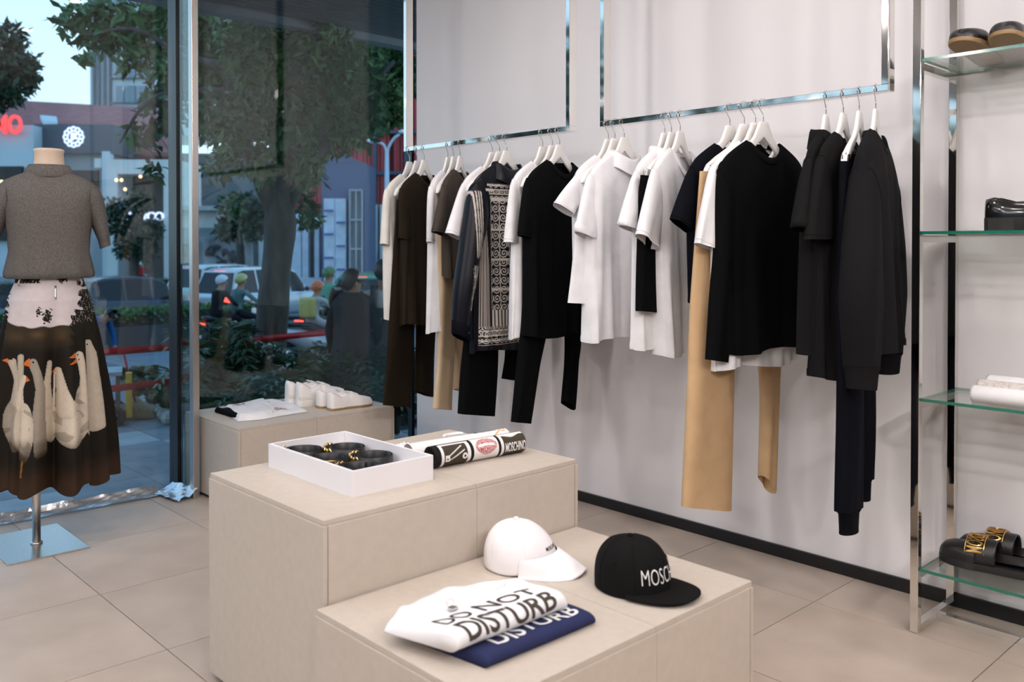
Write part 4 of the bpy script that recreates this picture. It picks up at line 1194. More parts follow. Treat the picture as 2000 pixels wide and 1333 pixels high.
def shoe(name, toe, ang, L, label, m_up, m_sole, cat='shoe', group=None, z0=0.0, style='sneaker', w=0.052, sole=0.026, hgt=0.095, toeh=0.045, mirror=1, pitch=0.0):
    """toe: xy of the toe tip; ang: heading heel->toe"""
    d = V(math.cos(ang), math.sin(ang), 0); s = V(-d[1], d[0], 0) * mirror
    heel = V(toe[0], toe[1], 0) - d * L
    e = empty(name, (heel + d * L / 2)[:3] + V(0, 0, z0), label, cat, group)
    P = lambda x, y, z: heel + d * x + s * y + V(0, 0, z0 + z + pitch * x)
    def halfw(f):
        b = w * np.interp(f, [0, 0.06, 0.2, 0.45, 0.68, 0.85, 0.95, 1.0], [0.45, 0.70, 0.80, 0.80, 1.0, 0.88, 0.6, 0.15])
        return b
    cen = lambda f: 0.006 * math.sin(f * math.pi * 1.1) - 0.004 * f
    # sole
    fs = np.concatenate([[0.0, 0.008, 0.025], np.linspace(0.06, 0.94, 36), [0.975, 0.992, 1.0]])
    hw = np.array([w * np.interp(f, [0, 0.008, 0.025, 0.06, 0.2, 0.45, 0.68, 0.85, 0.94, 0.975, 0.992, 1.0], [0.18, 0.42, 0.58, 0.72, 0.82, 0.82, 1.0, 0.90, 0.68, 0.48, 0.28, 0.06]) for f in fs])
    rings = []
    for f, h in zip(fs, hw):
        sp = (0.010 if style in ('sneaker2',) else 0.004) * max(0, (f - 0.8) / 0.2) ** 2
        c = cen(f)
        k = 1.04
        rings.append([P(f * L, c + y * h * k, z) for y, z in ((-0.94, sp), (-1, sp + 0.004), (-1, sole), (-0.9, sole + 0.002), (0.9, sole + 0.002), (1, sole), (1, sp + 0.004), (0.94, sp))])
    so = MB().loft(rings, True, True, True).build('sole', m_sole, e, auto=40)
    if style == 'loafer':
        rg = []
        for f, h in zip(fs, hw):
            if f > 0.36: break
            rg.append([P(f * L, cen(f) + y * h * 1.02, z) for y, z in ((-1, 0), (-1, sole), (1, sole), (1, 0))])
    # upper
    open0, open1 = {'sneaker': (0.03, 0.50), 'sneaker2': (0.03, 0.46), 'loafer': (0.03, 0.56), 'mule': (-1, 0.60), 'slip': (0.03, 0.52)}[style]
    rings = []
    for f, h in zip(fs, hw):
        if style == 'mule' and f < 0.44: continue
        if style == 'mule': top = np.interp(f, [0.44, 0.60, 0.75, 0.88, 0.96, 1], [0.060, 0.058, 0.050, 0.045, 0.036, 0.010]) + 0.0
        elif style == 'loafer': top = np.interp(f, [0, 0.12, 0.3, 0.5, 0.6, 0.78, 0.92, 1], [0.062, 0.066, 0.050, 0.052, 0.058, 0.046, 0.036, 0.010])
        elif style == 'slip': top = np.interp(f, [0, 0.12, 0.3, 0.5, 0.6, 0.78, 0.92, 1], [0.060, 0.062, 0.048, 0.056, 0.056, 0.046, 0.034, 0.012])
        else: top = np.interp(f, [0, 0.08, 0.25, 0.42, 0.52, 0.70, 0.85, 0.95, 1], [hgt * 0.98, hgt, hgt * 0.66, hgt * 0.80, hgt * 0.86, hgt * 0.62, toeh, toeh * 0.78, toeh * 0.25])
        top = max(top, 0.006)
        is_open = open0 < f < open1
        c = cen(f)
        zb = sole
        hwid = h * 0.985
        pts = []
        n = 9
        if is_open:
            cw = hwid * np.interp(f, [open0, open0 + 0.06, 0.3, open1 - 0.04, open1], [0.35, 0.62, 0.66, 0.52, 0.12]) if style != 'mule' else hwid * np.interp(f, [0.44, 0.60], [0.8, 0.1])
            dep = min(top - 0.006, 0.055) * np.interp(f, [open0, open0 + 0.04, open1 - 0.05, open1], [0.1, 1, 0.8, 0.05])
            for k in range(n):
                q = k / (n - 1)
                pts.append((-(hwid + (cw - hwid) * q ** 2.2), top * q ** 0.75))
            for k in range(1, 6):
                q = k / 5
                pts.append((-(cw * (1 - q * 0.9)), top - dep * math.sin(q * math.pi / 2)))
        else:
            for k in range(n + 5):
                q = k / (n + 4)
                a = q * math.pi / 2
                pts.append((-hwid * math.cos(a) ** 0.62, top * math.sin(a) ** 0.8))
        full = pts + [(-y, z) for y, z in pts[::-1]]
        rings.append([P(f * L * 0.995 + 0.001, c + y, zb + z) for y, z in full])
    MB().loft(rings, False, style != 'mule', True).build('upper', m_up, e)
    if style.startswith('sneaker'):
        # tongue, laces, eyestay, heel panel
        tg = []
        for q in np.linspace(0, 1, 10):
            f = 0.66 - 0.22 * q
            z = np.interp(f, [0.40, 0.52, 0.70], [hgt * 0.98, hgt * 0.84, hgt * 0.60]) + sole
            tg.append([P(f * L, cen(f) + y * 0.019, z + 0.002 - abs(y) * 0.004) for y in np.linspace(-1, 1, 7)])
        MB().loft(tg, False).build('tongue', m_up, e, solid=0.004)
        for k in range(6):
            f = 0.66 - 0.035 * k
            z = np.interp(f, [0.42, 0.52, 0.70], [hgt * 0.84, hgt * 0.82, hgt * 0.58]) + sole + 0.003
            MB().tube(spline([P(f * L, -0.022, z - 0.009), P(f * L + 0.003, 0, z + 0.003), P(f * L + 0.004, 0.022, z - 0.009)], 10), 0.0024, 8).build('lace', M_SNKS, e)
        for sg in (-1, 1):
            pl = []
            for f in np.linspace(0.015, 0.30, 14):
                h = np.interp(f, fs, hw) * 1.005
                t1 = (0.045 if style == 'sneaker' else 0.040) * (1 - (f / 0.32) ** 3)
                pl.append([P(f * L, cen(f) + sg * (h - 0.010 * q ** 2.2 + 0.0008), sole + t1 * q) for q in np.linspace(0, 1, 6)])
            MB().loft(pl, False).build('heel_panel', M_SUEDE if style == 'sneaker' else m_up, e)
            MB().tube([p_[-1] for p_ in pl], 0.0009, 6).build('seam', M_SUEDE, e)
        ht = []
        for a in np.linspace(-1.3, 1.3, 12):
            ht.append([P(0.004 + 0.018 * (1 - math.cos(a)), 0.022 * math.sin(a) * (1 - 0.15 * q), sole + hgt * (0.55 + 0.47 * q)) for q in (0, 0.5, 1.0)])
        MB().loft(ht, False).build('heel_tab', m_up, e, solid=0.003)
    if style == 'loafer':
        MB().loft([[P(f * L, cen(f) + y * np.interp(f, fs, hw) * 1.05, z) for y, z in ((-1, -0.0), (-1, sole + 0.001), (1, sole + 0.001), (1, 0.0))] for f in np.linspace(0.012, 0.33, 12)], True, True, True).build('heel_block', m_sole, e, smooth=False)
    if style == 'slip':
        f = 0.60
        MB().loft([[P(q * L, cen(q) + y, sole + 0.059 - 14 * y * y) for y in np.linspace(-0.030, 0.030, 9)] for q in (0.55, 0.585, 0.62)], False).build('trim_strap', M_TANL, e, solid=0.003)
        MB().tube([P((0.66 + 0.22 * math.sin(a)) * L, cen(0.7) + 0.034 * math.cos(a), sole + np.interp(0.66 + 0.22 * math.sin(a), [0.6, 0.78, 0.92], [0.046, 0.036, 0.028])) for a in np.linspace(0, math.pi, 24)], 0.0016, 6).build('apron_seam', M_SOFT, e)
    if style == 'mule':
        # footbed, strap and gold lettered buckle
        fb_ = []
        for f in np.linspace(0.02, 0.6, 20):
            h = np.interp(f, fs, hw)
            fb_.append([P(f * L, cen(f) + y * h * 0.97, sole + 0.004 + 0.012 * y * y + 0.004 * (1 - f)) for y in np.linspace(-1, 1, 9)])
        MB().loft(fb_, False).build('footbed', M_SOFT, e)
        st = []
        for y in np.linspace(-1, 1, 25):
            row = []
            for f in (0.40, 0.43, 0.50, 0.57, 0.60):
                h = np.interp(f, fs, hw)
                a = (y + 1) / 2 * math.pi
                row.append(P(f * L, cen(f) - math.cos(a) * h * 1.02, sole + 0.002 + 0.068 * math.sin(a) ** 0.7))
            st.append(row)
        MB().loft(st, False).build('strap', M_SOFT, e, solid=0.004)
        word = 'MOSCHINO'
        def bk(a_, b_):
            f = 0.66 - b_ * 0.16
            a = math.pi * (0.90 - 0.72 * a_)
            h = np.interp(f, fs, hw)
            return P(f * L + 0.006, cen(f) + math.cos(a) * -h * 1.10, sole + 0.002 + 0.076 * math.sin(a) ** 0.7)
        o = lettering('gold_letter_buckle', word, bk, M_GOLD, e, 0.012, 3, 2)
        md = o.modifiers.new('thickness', 'SOLIDIFY'); md.thickness = 0.005; md.offset = 0
        for b_ in (-0.06, 1.06):
            MB().tube([bk(q, b_) for q in np.linspace(-0.02, 1.02, 22)], 0.0016, 8).build('buckle_bar', M_GOLD, e)
    return e
# sneakers on the window plinth
G1 = 'white sneakers on the window plinth'
AX = math.radians(-8)
shoe('sneaker', (2.700, 4.330), math.radians(-4), 0.285, 'white chunky-sole sneaker, the far one of the back pair', M_SNK, M_SNKS, 'sneaker', G1, H3, 'sneaker', sole=0.034, hgt=0.095, toeh=0.050, mirror=-1)
shoe('sneaker', (2.715, 4.238), math.radians(-6), 0.285, 'white chunky-sole sneaker with cream heel patch, the near one of its pair', M_SNK, M_SNKS, 'sneaker', G1, H3, 'sneaker', sole=0.034, hgt=0.095, toeh=0.050)
shoe('sneaker', (2.750, 4.135), math.radians(-4), 0.262, 'slim white gum-sole sneaker partly hidden behind its twin', M_SNK, M_GUM, 'sneaker', G1, H3, 'sneaker2', sole=0.012, hgt=0.082, toeh=0.042, w=0.046, mirror=-1)
shoe('sneaker', (2.758, 4.045), math.radians(-2), 0.262, 'slim white gum-sole sneaker nearest the plinth edge', M_SNK, M_GUM, 'sneaker', G1, H3, 'sneaker2', sole=0.012, hgt=0.082, toeh=0.042, w=0.046)
# rack: mules, rolled tees, loafer, slip-ons
zt = [z + 0.0102 for z in SHZ]
shoe('mule', (3.098, 1.192), math.radians(96), 0.30, 'black leather mule with gold letter buckle on the lowest shelf', M_SOFT, M_SOLEB, 'shoe', 'black mules on the lowest shelf', zt[0], 'mule', w=0.058, sole=0.024)
shoe('mule', (3.215, 1.172), math.radians(92), 0.30, 'black leather mule at the back of the lowest shelf', M_SOFT, M_SOLEB, 'shoe', 'black mules on the lowest shelf', zt[0], 'mule', w=0.058, sole=0.024, mirror=-1)
shoe('loafer', (3.06, 0.752), math.radians(-92), 0.29, 'polished black chunky-sole loafer on the middle glass shelf', M_SHINE, M_SOLEB, 'shoe', None, zt[2], 'loafer', w=0.052, sole=0.040)
shoe('slip_on_shoe', (2.985, 1.095), math.radians(178), 0.27, 'black slip-on shoe with tan trim, nearer the chrome post', M_SOFT, M_GUM, 'shoe', 'slip-on shoes on the top shelf', zt[3], 'slip', w=0.054, sole=0.014, pitch=0.16)
shoe('slip_on_shoe', (2.985, 0.975), math.radians(182), 0.27, 'black slip-on shoe with tan trim, right of its twin', M_SOFT, M_GUM, 'shoe', 'slip-on shoes on the top shelf', zt[3], 'slip', w=0.054, sole=0.014, mirror=-1, pitch=0.16)
def marl(x, s): return np.tile((1, 1, 1), (len(s), 1))
for (x, r, y1, m_, lb, nm) in ((3.005, 0.028, 1.055, C_WHITE, 'rolled plain white tee at the front of the third shelf', 0), (3.066, 0.034, 1.058, M_MARL, 'rolled grey marl tee between two white rolls', 0), (3.140, 0.038, 1.055, C_WHITE, 'rolled white tee with black print at the back of the third shelf', 1)):
    e = empty('rolled_t_shirt', (x, 0.85, zt[1]), lb, 'rolled t-shirt')
    mb3, sf3 = roll_mesh((x, 0.62, zt[1]), (x, y1, zt[1]), r, 60, 48, None, inner=False)
    mb3.build('roll', m_, e)
    if nm:
        lettering('print', 'ZE', lambda a, b: sf3(0.12 + a * 0.20, -0.01 - b * 0.05, 0.001), M_BINK, e, 0.05, 6, 2)
# ------------------------------------------------------------------ dressed torso form by the window
M_LINEN = mat('beige_linen', (0.66, 0.52, 0.40), 0.8, var=0.06, scale=60, bump=0.25, bscale=500, stretch=(1, 1, 6))
M_KNIT = mat('grey_marl_knit', (0.150, 0.138, 0.128), 0.95, var=0.55, scale=330, bump=0.35, bscale=700, spec=0.1)
MC = V(1.118, 4.115, 0)
ma = math.radians(-16)
mx_, my_ = V(math.cos(ma), math.sin(ma), 0), V(-math.sin(ma), math.cos(ma), 0)   # right, away from the camera
MT = MC + 0.052 * mx_
MP = lambda x, y, z: MT + mx_ * x + my_ * y + V(0, 0, z)
man = empty('torso_mannequin', MC, 'headless linen torso mannequin on a steel pole and plate', 'mannequin')
MB().box(0.955, 1.262, 3.912, 4.345, 0.0, 0.007, bev=0.001).build('base_plate', M_STEEL, man, smooth=False)
MB().tube([(1.113, 4.112, 0.007), (1.113, 4.112, 0.62)], 0.0165, 24).build('pole', M_STEEL, man)
MB().lathe([(0.024, 0), (0.024, 0.006), (0.018, 0.010)], (1.113, 4.112, 0.007), 24).build('pole_collar', M_STEEL, man)
ang = np.linspace(0, 2 * np.pi, 40, endpoint=False)
tors = [(0.62, 0.10, 0.09), (0.85, 0.155, 0.115), (1.0, 0.150, 0.11), (1.13, 0.118, 0.09), (1.25, 0.14, 0.105), (1.40, 0.165, 0.115), (1.49, 0.165, 0.10), (1.545, 0.115, 0.08), (1.575, 0.068, 0.062), (1.61, 0.059, 0.056), (1.655, 0.056, 0.054), (1.664, 0.059, 0.057), (1.672, 0.058, 0.056), (1.675, 0.050, 0.048)]
MB().loft([[MP(a * math.cos(t), b * math.sin(t), z) for t in ang] for z, a, b in tors], True, True, True).build('torso', M_LINEN, man)

# knitted polo
pol = empty('knit_polo', MP(0, 0, 1.15), 'grey marl short-sleeved knit polo on the torso mannequin', 'polo shirt')
zs_ = [(z, a * 0.965, b) for z, a, b in [(1.128, 0.166, 0.118), (1.134, 0.176, 0.126), (1.15, 0.178, 0.130), (1.18, 0.172, 0.128), (1.24, 0.160, 0.122), (1.31, 0.164, 0.124), (1.38, 0.174, 0.126), (1.44, 0.186, 0.122), (1.485, 0.198, 0.112), (1.515, 0.196, 0.098), (1.538, 0.172, 0.086), (1.556, 0.136, 0.078), (1.570, 0.100, 0.072), (1.578, 0.085, 0.068)]]
rings = []
ang2 = np.linspace(0, 2 * np.pi, 72, endpoint=False)
for z, a, b in zs_:
    k = 0.7 if 1.2 < z < 1.5 else 0.85
    w1 = 0.004 * max(0, (1.26 - z) / 0.12)
    rings.append([MP(a * np.sign(math.cos(t)) * abs(math.cos(t)) ** k * (1 + w1 * 8 * math.sin(11 * t)), b * np.sign(math.sin(t)) * abs(math.sin(t)) ** 0.9 + w1 * math.sin(9 * t + 1), z) for t in ang2])
MB().loft(rings).build('body', M_KNIT, pol)
rc = [(0.083, 0.066, 1.565), (0.076, 0.062, 1.600), (0.078, 0.064, 1.606), (0.092, 0.074, 1.590), (0.108, 0.085, 1.556), (0.106, 0.083, 1.552)]
MB().loft([[MP(a * math.cos(t), b * math.sin(t), z - (0.008 * math.cos(t) ** 2 if i > 2 else 0)) for t in ang2] for i, (a, b, z) in enumerate(rc)]).build('collar', M_KNIT, pol)
for sd in (1, -1):
    O = spline([(0.160, 0, 1.530), (0.190, 0, 1.512), (0.212, 0, 1.46), (0.228, 0, 1.35), (0.238, 0, 1.268)], 24)
    I = spline([(0.150, 0, 1.40), (0.152, 0, 1.38), (0.165, 0, 1.34), (0.185, 0, 1.29), (0.194, 0, 1.250)], 24)
    rg = []
    for k in range(24):
        c, h = (O[k] + I[k]) / 2, (O[k] - I[k]) / 2
        dpt = np.interp(k / 23, [0, 0.3, 0.85, 0.9, 1], [0.085, 0.075, 0.056, 0.048, 0.046])
        rg.append([MP(sd * (c[0] + h[0] * math.cos(t)), dpt * math.sin(t), c[2] + h[2] * math.cos(t)) for t in np.linspace(0, 2 * np.pi, 28, endpoint=False)])
    MB().loft(rg).build('sleeve', M_KNIT, pol)

# goose-print skirt
M_SKIRT = mat('printed_cotton_skirt', (1, 1, 1), 0.75, var=0.06, scale=40, bump=0.1, bscale=600, spec=0.15, attr=True)
sk = empty('midi_skirt', MP(0, 0, 0.24), 'long flared skirt printed with white geese in a landscape', 'skirt')
NT, NR = 560, 420
th_ = np.linspace(0, 2 * np.pi, NT, endpoint=False)
rows = []; cols = []
rgk = np.random.default_rng(5)
def sm(a, b, x):
    t = np.clip((x - a) / (b - a), 0, 1); return t * t * (3 - 2 * t)
def skirt_color(X, Y):
    """X, Y: position on the printed cloth, in print units (0..215 across, 540..965 down)"""
    n = len(X)
    nz = lambda s, k=0.0: np.sin(X * s + k + 1.7 * np.sin(Y * s * 0.8 + k)) * np.cos(Y * s * 1.1 - k + 1.3 * np.sin(X * s * 0.7))
    c = np.tile(np.array((0.56, 0.50, 0.50)), (n, 1))                     # pale evening sky
    hz = 634 + 3 * nz(0.10) + np.interp(X, [-40, 5, 24, 40, 60, 130, 200, 260], [-12, -10, 0, 6, 8, 8, 2, -6])
    dark = np.array((0.012, 0.009, 0.006)); hill = np.array((0.030, 0.022, 0.013))
    k = sm(-1, 2, Y - hz)[:, None]
    c = c * (1 - k) + hill * k
    k = sm(20, 60, Y - hz)[:, None]; c = c * (1 - k) + dark * k
    glow = np.exp(-(((X - 74) / 12) ** 2 + ((Y - 658) / 7) ** 2)) + 0.5 * np.exp(-(((X - 35) / 14) ** 2 + ((Y - 662) / 12) ** 2)) + 0.5 * np.exp(-(((X - 118) / 10) ** 2 + ((Y - 660) / 12) ** 2))
    c += np.clip(glow, 0, 1)[:, None] * np.array((0.055, 0.028, 0.008))
    # trees: right mass, small left tree, left edge, waist foliage
    tr = (X > 158 + 10 * nz(0.16) + np.interp(Y, [545, 565, 590, 612, 640], [8, 6, 2, -4, -22])) & (Y < 740)
    tr |= (np.hypot((X - 93) / 1.1, (Y - 622) / 1.3) < 9 + 5 * nz(0.33)) & (Y > 606) | (np.hypot(X - 77, (Y - 614) / 1.6) < 4.5 + 3 * nz(0.5))
    tr |= (X < 16 + np.interp(Y, [540, 640, 700], [10, -6, -10]) + 4 * nz(0.3)) & (Y < 700)
    tr |= (Y < 556) & (X < 78 + 8 * nz(0.4)) & (Y > 538) & (X > 24)
    tr |= (np.hypot((X - 122) / 1.2, Y - 546) < 9 + 3 * nz(0.5))
    tr |= (X > 152) & (Y < 562) & (nz(0.35) > -0.1) & (Y > 553)
    holes = (nz(0.9, 2.0) > 0.80) & (Y < 660)
    c = np.where((tr & ~holes)[:, None], np.array((0.012, 0.010, 0.006)), c)
    # ground
    k = sm(905, 950, Y)[:, None]; c = c * (1 - k) + np.array((0.040, 0.022, 0.012)) * k
    # geese
    plum = np.array((0.62, 0.53, 0.42)); beak = np.array((0.55, 0.14, 0.03)); eye = np.array((0.005, 0.004, 0.004))
    def shade(d, r, base, sgn=1.0):
        return base
    def chain(pts, rad, tone=1.0):
        d = np.full(n, 9.9)
        for i in range(len(pts) - 1):
            a, b = pts[i], pts[i + 1]
            t = np.clip(((X - a[0]) * (b[0] - a[0]) + (Y - a[1]) * (b[1] - a[1])) / ((b[0] - a[0]) ** 2 + (b[1] - a[1]) ** 2 + 1e-9), 0, 1)
            r = rad[i] + (rad[i + 1] - rad[i]) * t
            d = np.minimum(d, np.hypot(X - a[0] - t * (b[0] - a[0]), Y - a[1] - t * (b[1] - a[1])) / r)
        m = d < 1
        fl = 0.82 + 0.18 * np.clip(1 - d * d, 0, 1) + 0.05 * nz(1.3)
        low = 1 - 0.93 * sm(852, 905, Y + 6 * nz(0.12))
        col = plum * tone * (fl * low)[:, None] + (1 - low)[:, None] * np.array((0.035, 0.02, 0.01))
        c[m] = col[m]
    def body(cx, cy, rx, ry, tone=1.0):
        d = np.hypot((X - cx) / rx, (Y - cy) / ry)
        m = d < 1
        fl = (0.80 + 0.2 * np.clip(1 - d * d, 0, 1) + 0.04 * nz(1.1)) * (1 - 0.35 * ((nz(0.10, 1.0) > 0.25) & (d > 0.5)))
        low = 1 - 0.95 * sm(850, 900, Y + 6 * nz(0.12))
        col = plum * tone * (fl * low)[:, None] + (1 - low)[:, None] * np.array((0.035, 0.02, 0.01))
        c[m] = col[m]
    def tri(p, q, r_):
        def s(a, b): return (X - b[0]) * (a[1] - b[1]) - (a[0] - b[0]) * (Y - b[1])
        s1, s2, s3 = s(p, q), s(q, r_), s(r_, p)
        m = ((s1 >= 0) & (s2 >= 0) & (s3 >= 0)) | ((s1 <= 0) & (s2 <= 0) & (s3 <= 0))
        c[m] = beak
    def dot(x, y, r): c[np.hypot(X - x, Y - y) < r] = eye
    body(30, 835, 16, 52, 0.55); chain([(33, 790), (35, 750), (28, 712)], [10, 5, 7], 0.75); dot(25, 706, 2.0); tri((22, 704), (22, 714), (15, 708))
    chain([(42, 830), (43, 760), (43, 702)], [8, 5, 6], 0.7)
    body(172, 820, 14, 50, 0.8); chain([(188, 850), (183, 770), (179, 705), (174, 680)], [11, 9, 8, 6], 0.75); dot(173, 684, 1.6)
    body(157, 800, 20, 36, 1.0); chain([(160, 800), (160, 750), (157, 722), (152, 705)], [14, 7, 8, 9], 0.95)
    tri((144, 697), (145, 708), (130, 707)); tri((146, 709), (147, 719), (131, 720)); dot(149, 703, 1.7); dot(152, 713, 1.6)
    body(137, 835, 34, 45, 1.0); chain([(126, 810), (120, 770), (115, 730)], [15, 8, 5], 0.95); tri((110, 726), (110, 738), (102, 736))
    body(98, 835, 18, 42, 1.08); chain([(94, 800), (92, 760), (97, 716)], [10, 7, 5], 1.0); chain([(107, 800), (108, 760), (108, 738)], [4, 2.5, 2], 1.0)
    chain([(80, 890), (77, 820), (80, 765), (74, 735), (66, 714)], [10, 11, 8, 8, 9], 0.50); tri((60, 703), (62, 721), (45, 716)); dot(67, 712, 2.0)
    body(50, 845, 19, 55, 1.0); chain([(43, 800), (43, 765), (49, 742)], [8, 4.5, 6], 1.0); tri((54, 738), (53, 750), (61, 747)); dot(51, 735, 1.6)
    legs = (np.abs(X - 44 - 0.12 * (925 - Y)) < 1.8) & (Y > 898) & (Y < 928)
    c[legs] = np.array((0.20, 0.09, 0.02))
    return np.clip(c, 0.002, 1)
phf = rgk.uniform(0, 6, 6)
ca, sa = np.sin(th_), -np.cos(th_)          # th = 0 faces the camera
for i in range(NR):
    q = i / (NR - 1)
    z = 1.142 - q * 0.868
    rr = np.interp(q, [0, 0.03, 0.12, 0.3, 0.6, 1.0], [0.126, 0.130, 0.160, 0.184, 0.202, 0.222])
    ry = rr * np.interp(q, [0, 0.2, 1], [0.78, 0.74, 0.80])
    g = sm(0.03, 0.9, np.array(q)) * 0.055
    wv_ = g * (1.3 * np.abs(np.sin(4.5 * th_ + phf[0] / 2 + 0.25 * q)) - 0.8 + 0.35 * np.sin(9 * th_ + phf[0] + 0.5 * q) + 0.45 * np.sin(5 * th_ + phf[1]) + 0.35 * np.sin(14 * th_ + phf[2] + q))
    zz = z - 0.016 * q ** 3 * np.sin(9 * th_ + phf[0] + 0.8) - 0.02 * q ** 4 * np.cos(th_)
    xx, yy = (rr + wv_) * ca, (ry + wv_) * sa
    rows.append(MT + xx[:, None] * mx_ + yy[:, None] * my_ + zz[:, None] * V(0, 0, 1))
    X_ = 98 + 466 * (rr * 1.10 + 0.004) * ca
    cols.append(skirt_color(X_, np.full(NT, 540 + q * 425)))
mbk = MB().loft(rows); mbk.c[-1] = np.concatenate(cols)
skb = mbk.build('skirt_panel', M_SKIRT, sk, colors=True)
wb = [[MP((0.1285 + o_) * math.sin(t), (0.101 + o_) * -math.cos(t), z) for t in ang2] for z, o_ in ((1.105, 0.012), (1.106, 0.0145), (1.139, 0.006), (1.142, 0.002))]
for t in (math.radians(-48), math.radians(52), math.radians(150), math.radians(-150)):
    bl = [[MP((0.1285 + o_) * math.sin(t + dt), (0.101 + o_) * -math.cos(t + dt), z) for dt in (-0.035, 0.035)] for z, o_ in ((1.098, 0.022), (1.11, 0.026), (1.135, 0.016), (1.143, 0.010))]
    MB().loft(bl, False).build('belt_loop', mat('loop_cotton', (0.42, 0.36, 0.34), 0.8), sk, solid=0.002)
MB().loft([[MP(0.021 + x, -0.151 - 0.02 * (1.09 - z) / 0.05, z) for x in (-0.004, 0.004)] for z in (1.10, 1.08, 1.06, 1.045)], False).build('zip_pull', M_STEEL, sk, solid=0.002)
# ------------------------------------------------------------------ outside: pavement, street, planting, traffic, buildings
F2, R2 = V(0.6857, 0.7280), V(0.7280, -0.6857)
def XY(px, w):
    return w * (F2 + R2 * (px - 1000) / 1743.2)
def ZP(y, w):
    return CAM_H - (y - 477.9) * w / 1743.2
def GZ(y):
    return float(np.interp(y, [0, 10.3, 10.5, 16, 28, 60, 200], [-0.52, -0.52, -0.66, -0.95, -1.2, -1.35, -1.35]))
M_PAVE = mat('grey_pavement_slab', (0.22, 0.25, 0.28), 0.75, var=0.25, scale=4, bump=0.2, bscale=60)
M_PAVEL = mat('pale_pavement_slab', (0.36, 0.39, 0.42), 0.75, var=0.2, scale=4, bump=0.2, bscale=60)
M_ROAD = mat('asphalt', (0.10, 0.12, 0.145), 0.8, var=0.25, scale=1.2, bump=0.2, bscale=80)
M_SOIL = mat('dark_soil', (0.030, 0.026, 0.022), 0.95, var=0.4, scale=12)
M_STONE = mat('pale_rubble', (0.42, 0.42, 0.40), 0.9, var=0.3, scale=10)
M_CONC = mat('concrete', (0.42, 0.45, 0.47), 0.85, var=0.2, scale=3)
M_LEAF = mat('tree_leaf', (0.070, 0.165, 0.052), 0.5, var=0.65, scale=1.6, spec=0.4)
M_LEAF2 = mat('dark_tree_leaf', (0.020, 0.050, 0.022), 0.5, var=0.5, scale=2.0)
M_FERN = mat('fern_leaf', (0.030, 0.080, 0.028), 0.45, var=0.5, scale=5.0)
M_HEDGE = mat('hedge_leaf', (0.060, 0.17, 0.05), 0.6, var=0.5, scale=4.0)
M_BARK = mat('grey_bark', (0.075, 0.066, 0.058), 0.95, var=0.5, scale=14, bump=1.0, bscale=30, stretch=(1, 1, 0.25))
M_RIB = mat('red_barrier_tape', (0.45, 0.012, 0.022), 0.45, var=0.12)

# pavement slabs
pv = MB().box(-12, 14, YS + 0.04, 10.32, -0.80, -0.545).build('ground_pavement', M_SOIL, smooth=False)
tag(pv, 'grey pavement outside the shop window', kind='structure')
sl = {}
for i in range(-6, 16):
    for j in range(0, 10):
        x0, y0 = i * 0.6 + 0.25, YS + 0.06 + j * 0.58
        if y0 + 0.58 > 10.34: continue
        if x0 > 3.3 and y0 > 6.9: continue
        key = (i + j) % 5 == 0
        if key not in sl:
            b = MB().box(-0.296, 0.296, -0.286, 0.286, -0.03, 0.0, bev=0.003)
            me = bpy.data.meshes.new('paver'); me.from_pydata(np.concatenate(b.v).tolist(), [], b.f); me.materials.append(M_PAVEL if key else M_PAVE); sl[key] = me
        o = bpy.data.objects.new('paver', sl[key]); o.location = (x0 + 0.3, y0 + 0.29, -0.52 + 0.002 * ((i * 7 + j * 3) % 3)); o.parent = pv; COL.objects.link(o)
ys = [10.32, 10.5, 13, 16, 22, 28, 45, 60, 120]
rd = MB().loft([[V(-60, y, GZ(y)), V(90, y, GZ(y))] for y in ys], False).build('ground_street', M_ROAD, smooth=False)
tag(rd, 'dark asphalt street beyond the pavement', kind='structure')

# slatted canopy over the entrance
M_SLAT = mat('dark_slat_metal', (0.10, 0.115, 0.13), 0.5, 0.2)
cn = empty('entrance_canopy', (2.0, 6.0, 3.3), 'dark slatted canopy projecting over the storefront', 'canopy')
box('canopy_board', 1.2, 12, YS + 0.1, 7.35, 3.40, 3.46, M_BLACK, cn)
sme = None
for k in range(27):
    y = YS + 0.18 + k * 0.10
    if sme is None:
        b = MB().box(-5.4, 5.4, -0.032, 0.032, -0.035, 0.035); sme = bpy.data.meshes.new('slat'); sme.from_pydata(np.concatenate(b.v).tolist(), [], b.f); sme.materials.append(M_SLAT)
    o = bpy.data.objects.new('slat', sme); o.parent = cn; o.location = (4.6, y - 6.0, 0.06); COL.objects.link(o)
box('edge_beam', 1.2, 12, 7.30, 7.46, 3.26, 3.55, mat('grey_fascia', (0.19, 0.22, 0.25), 0.5), cn)

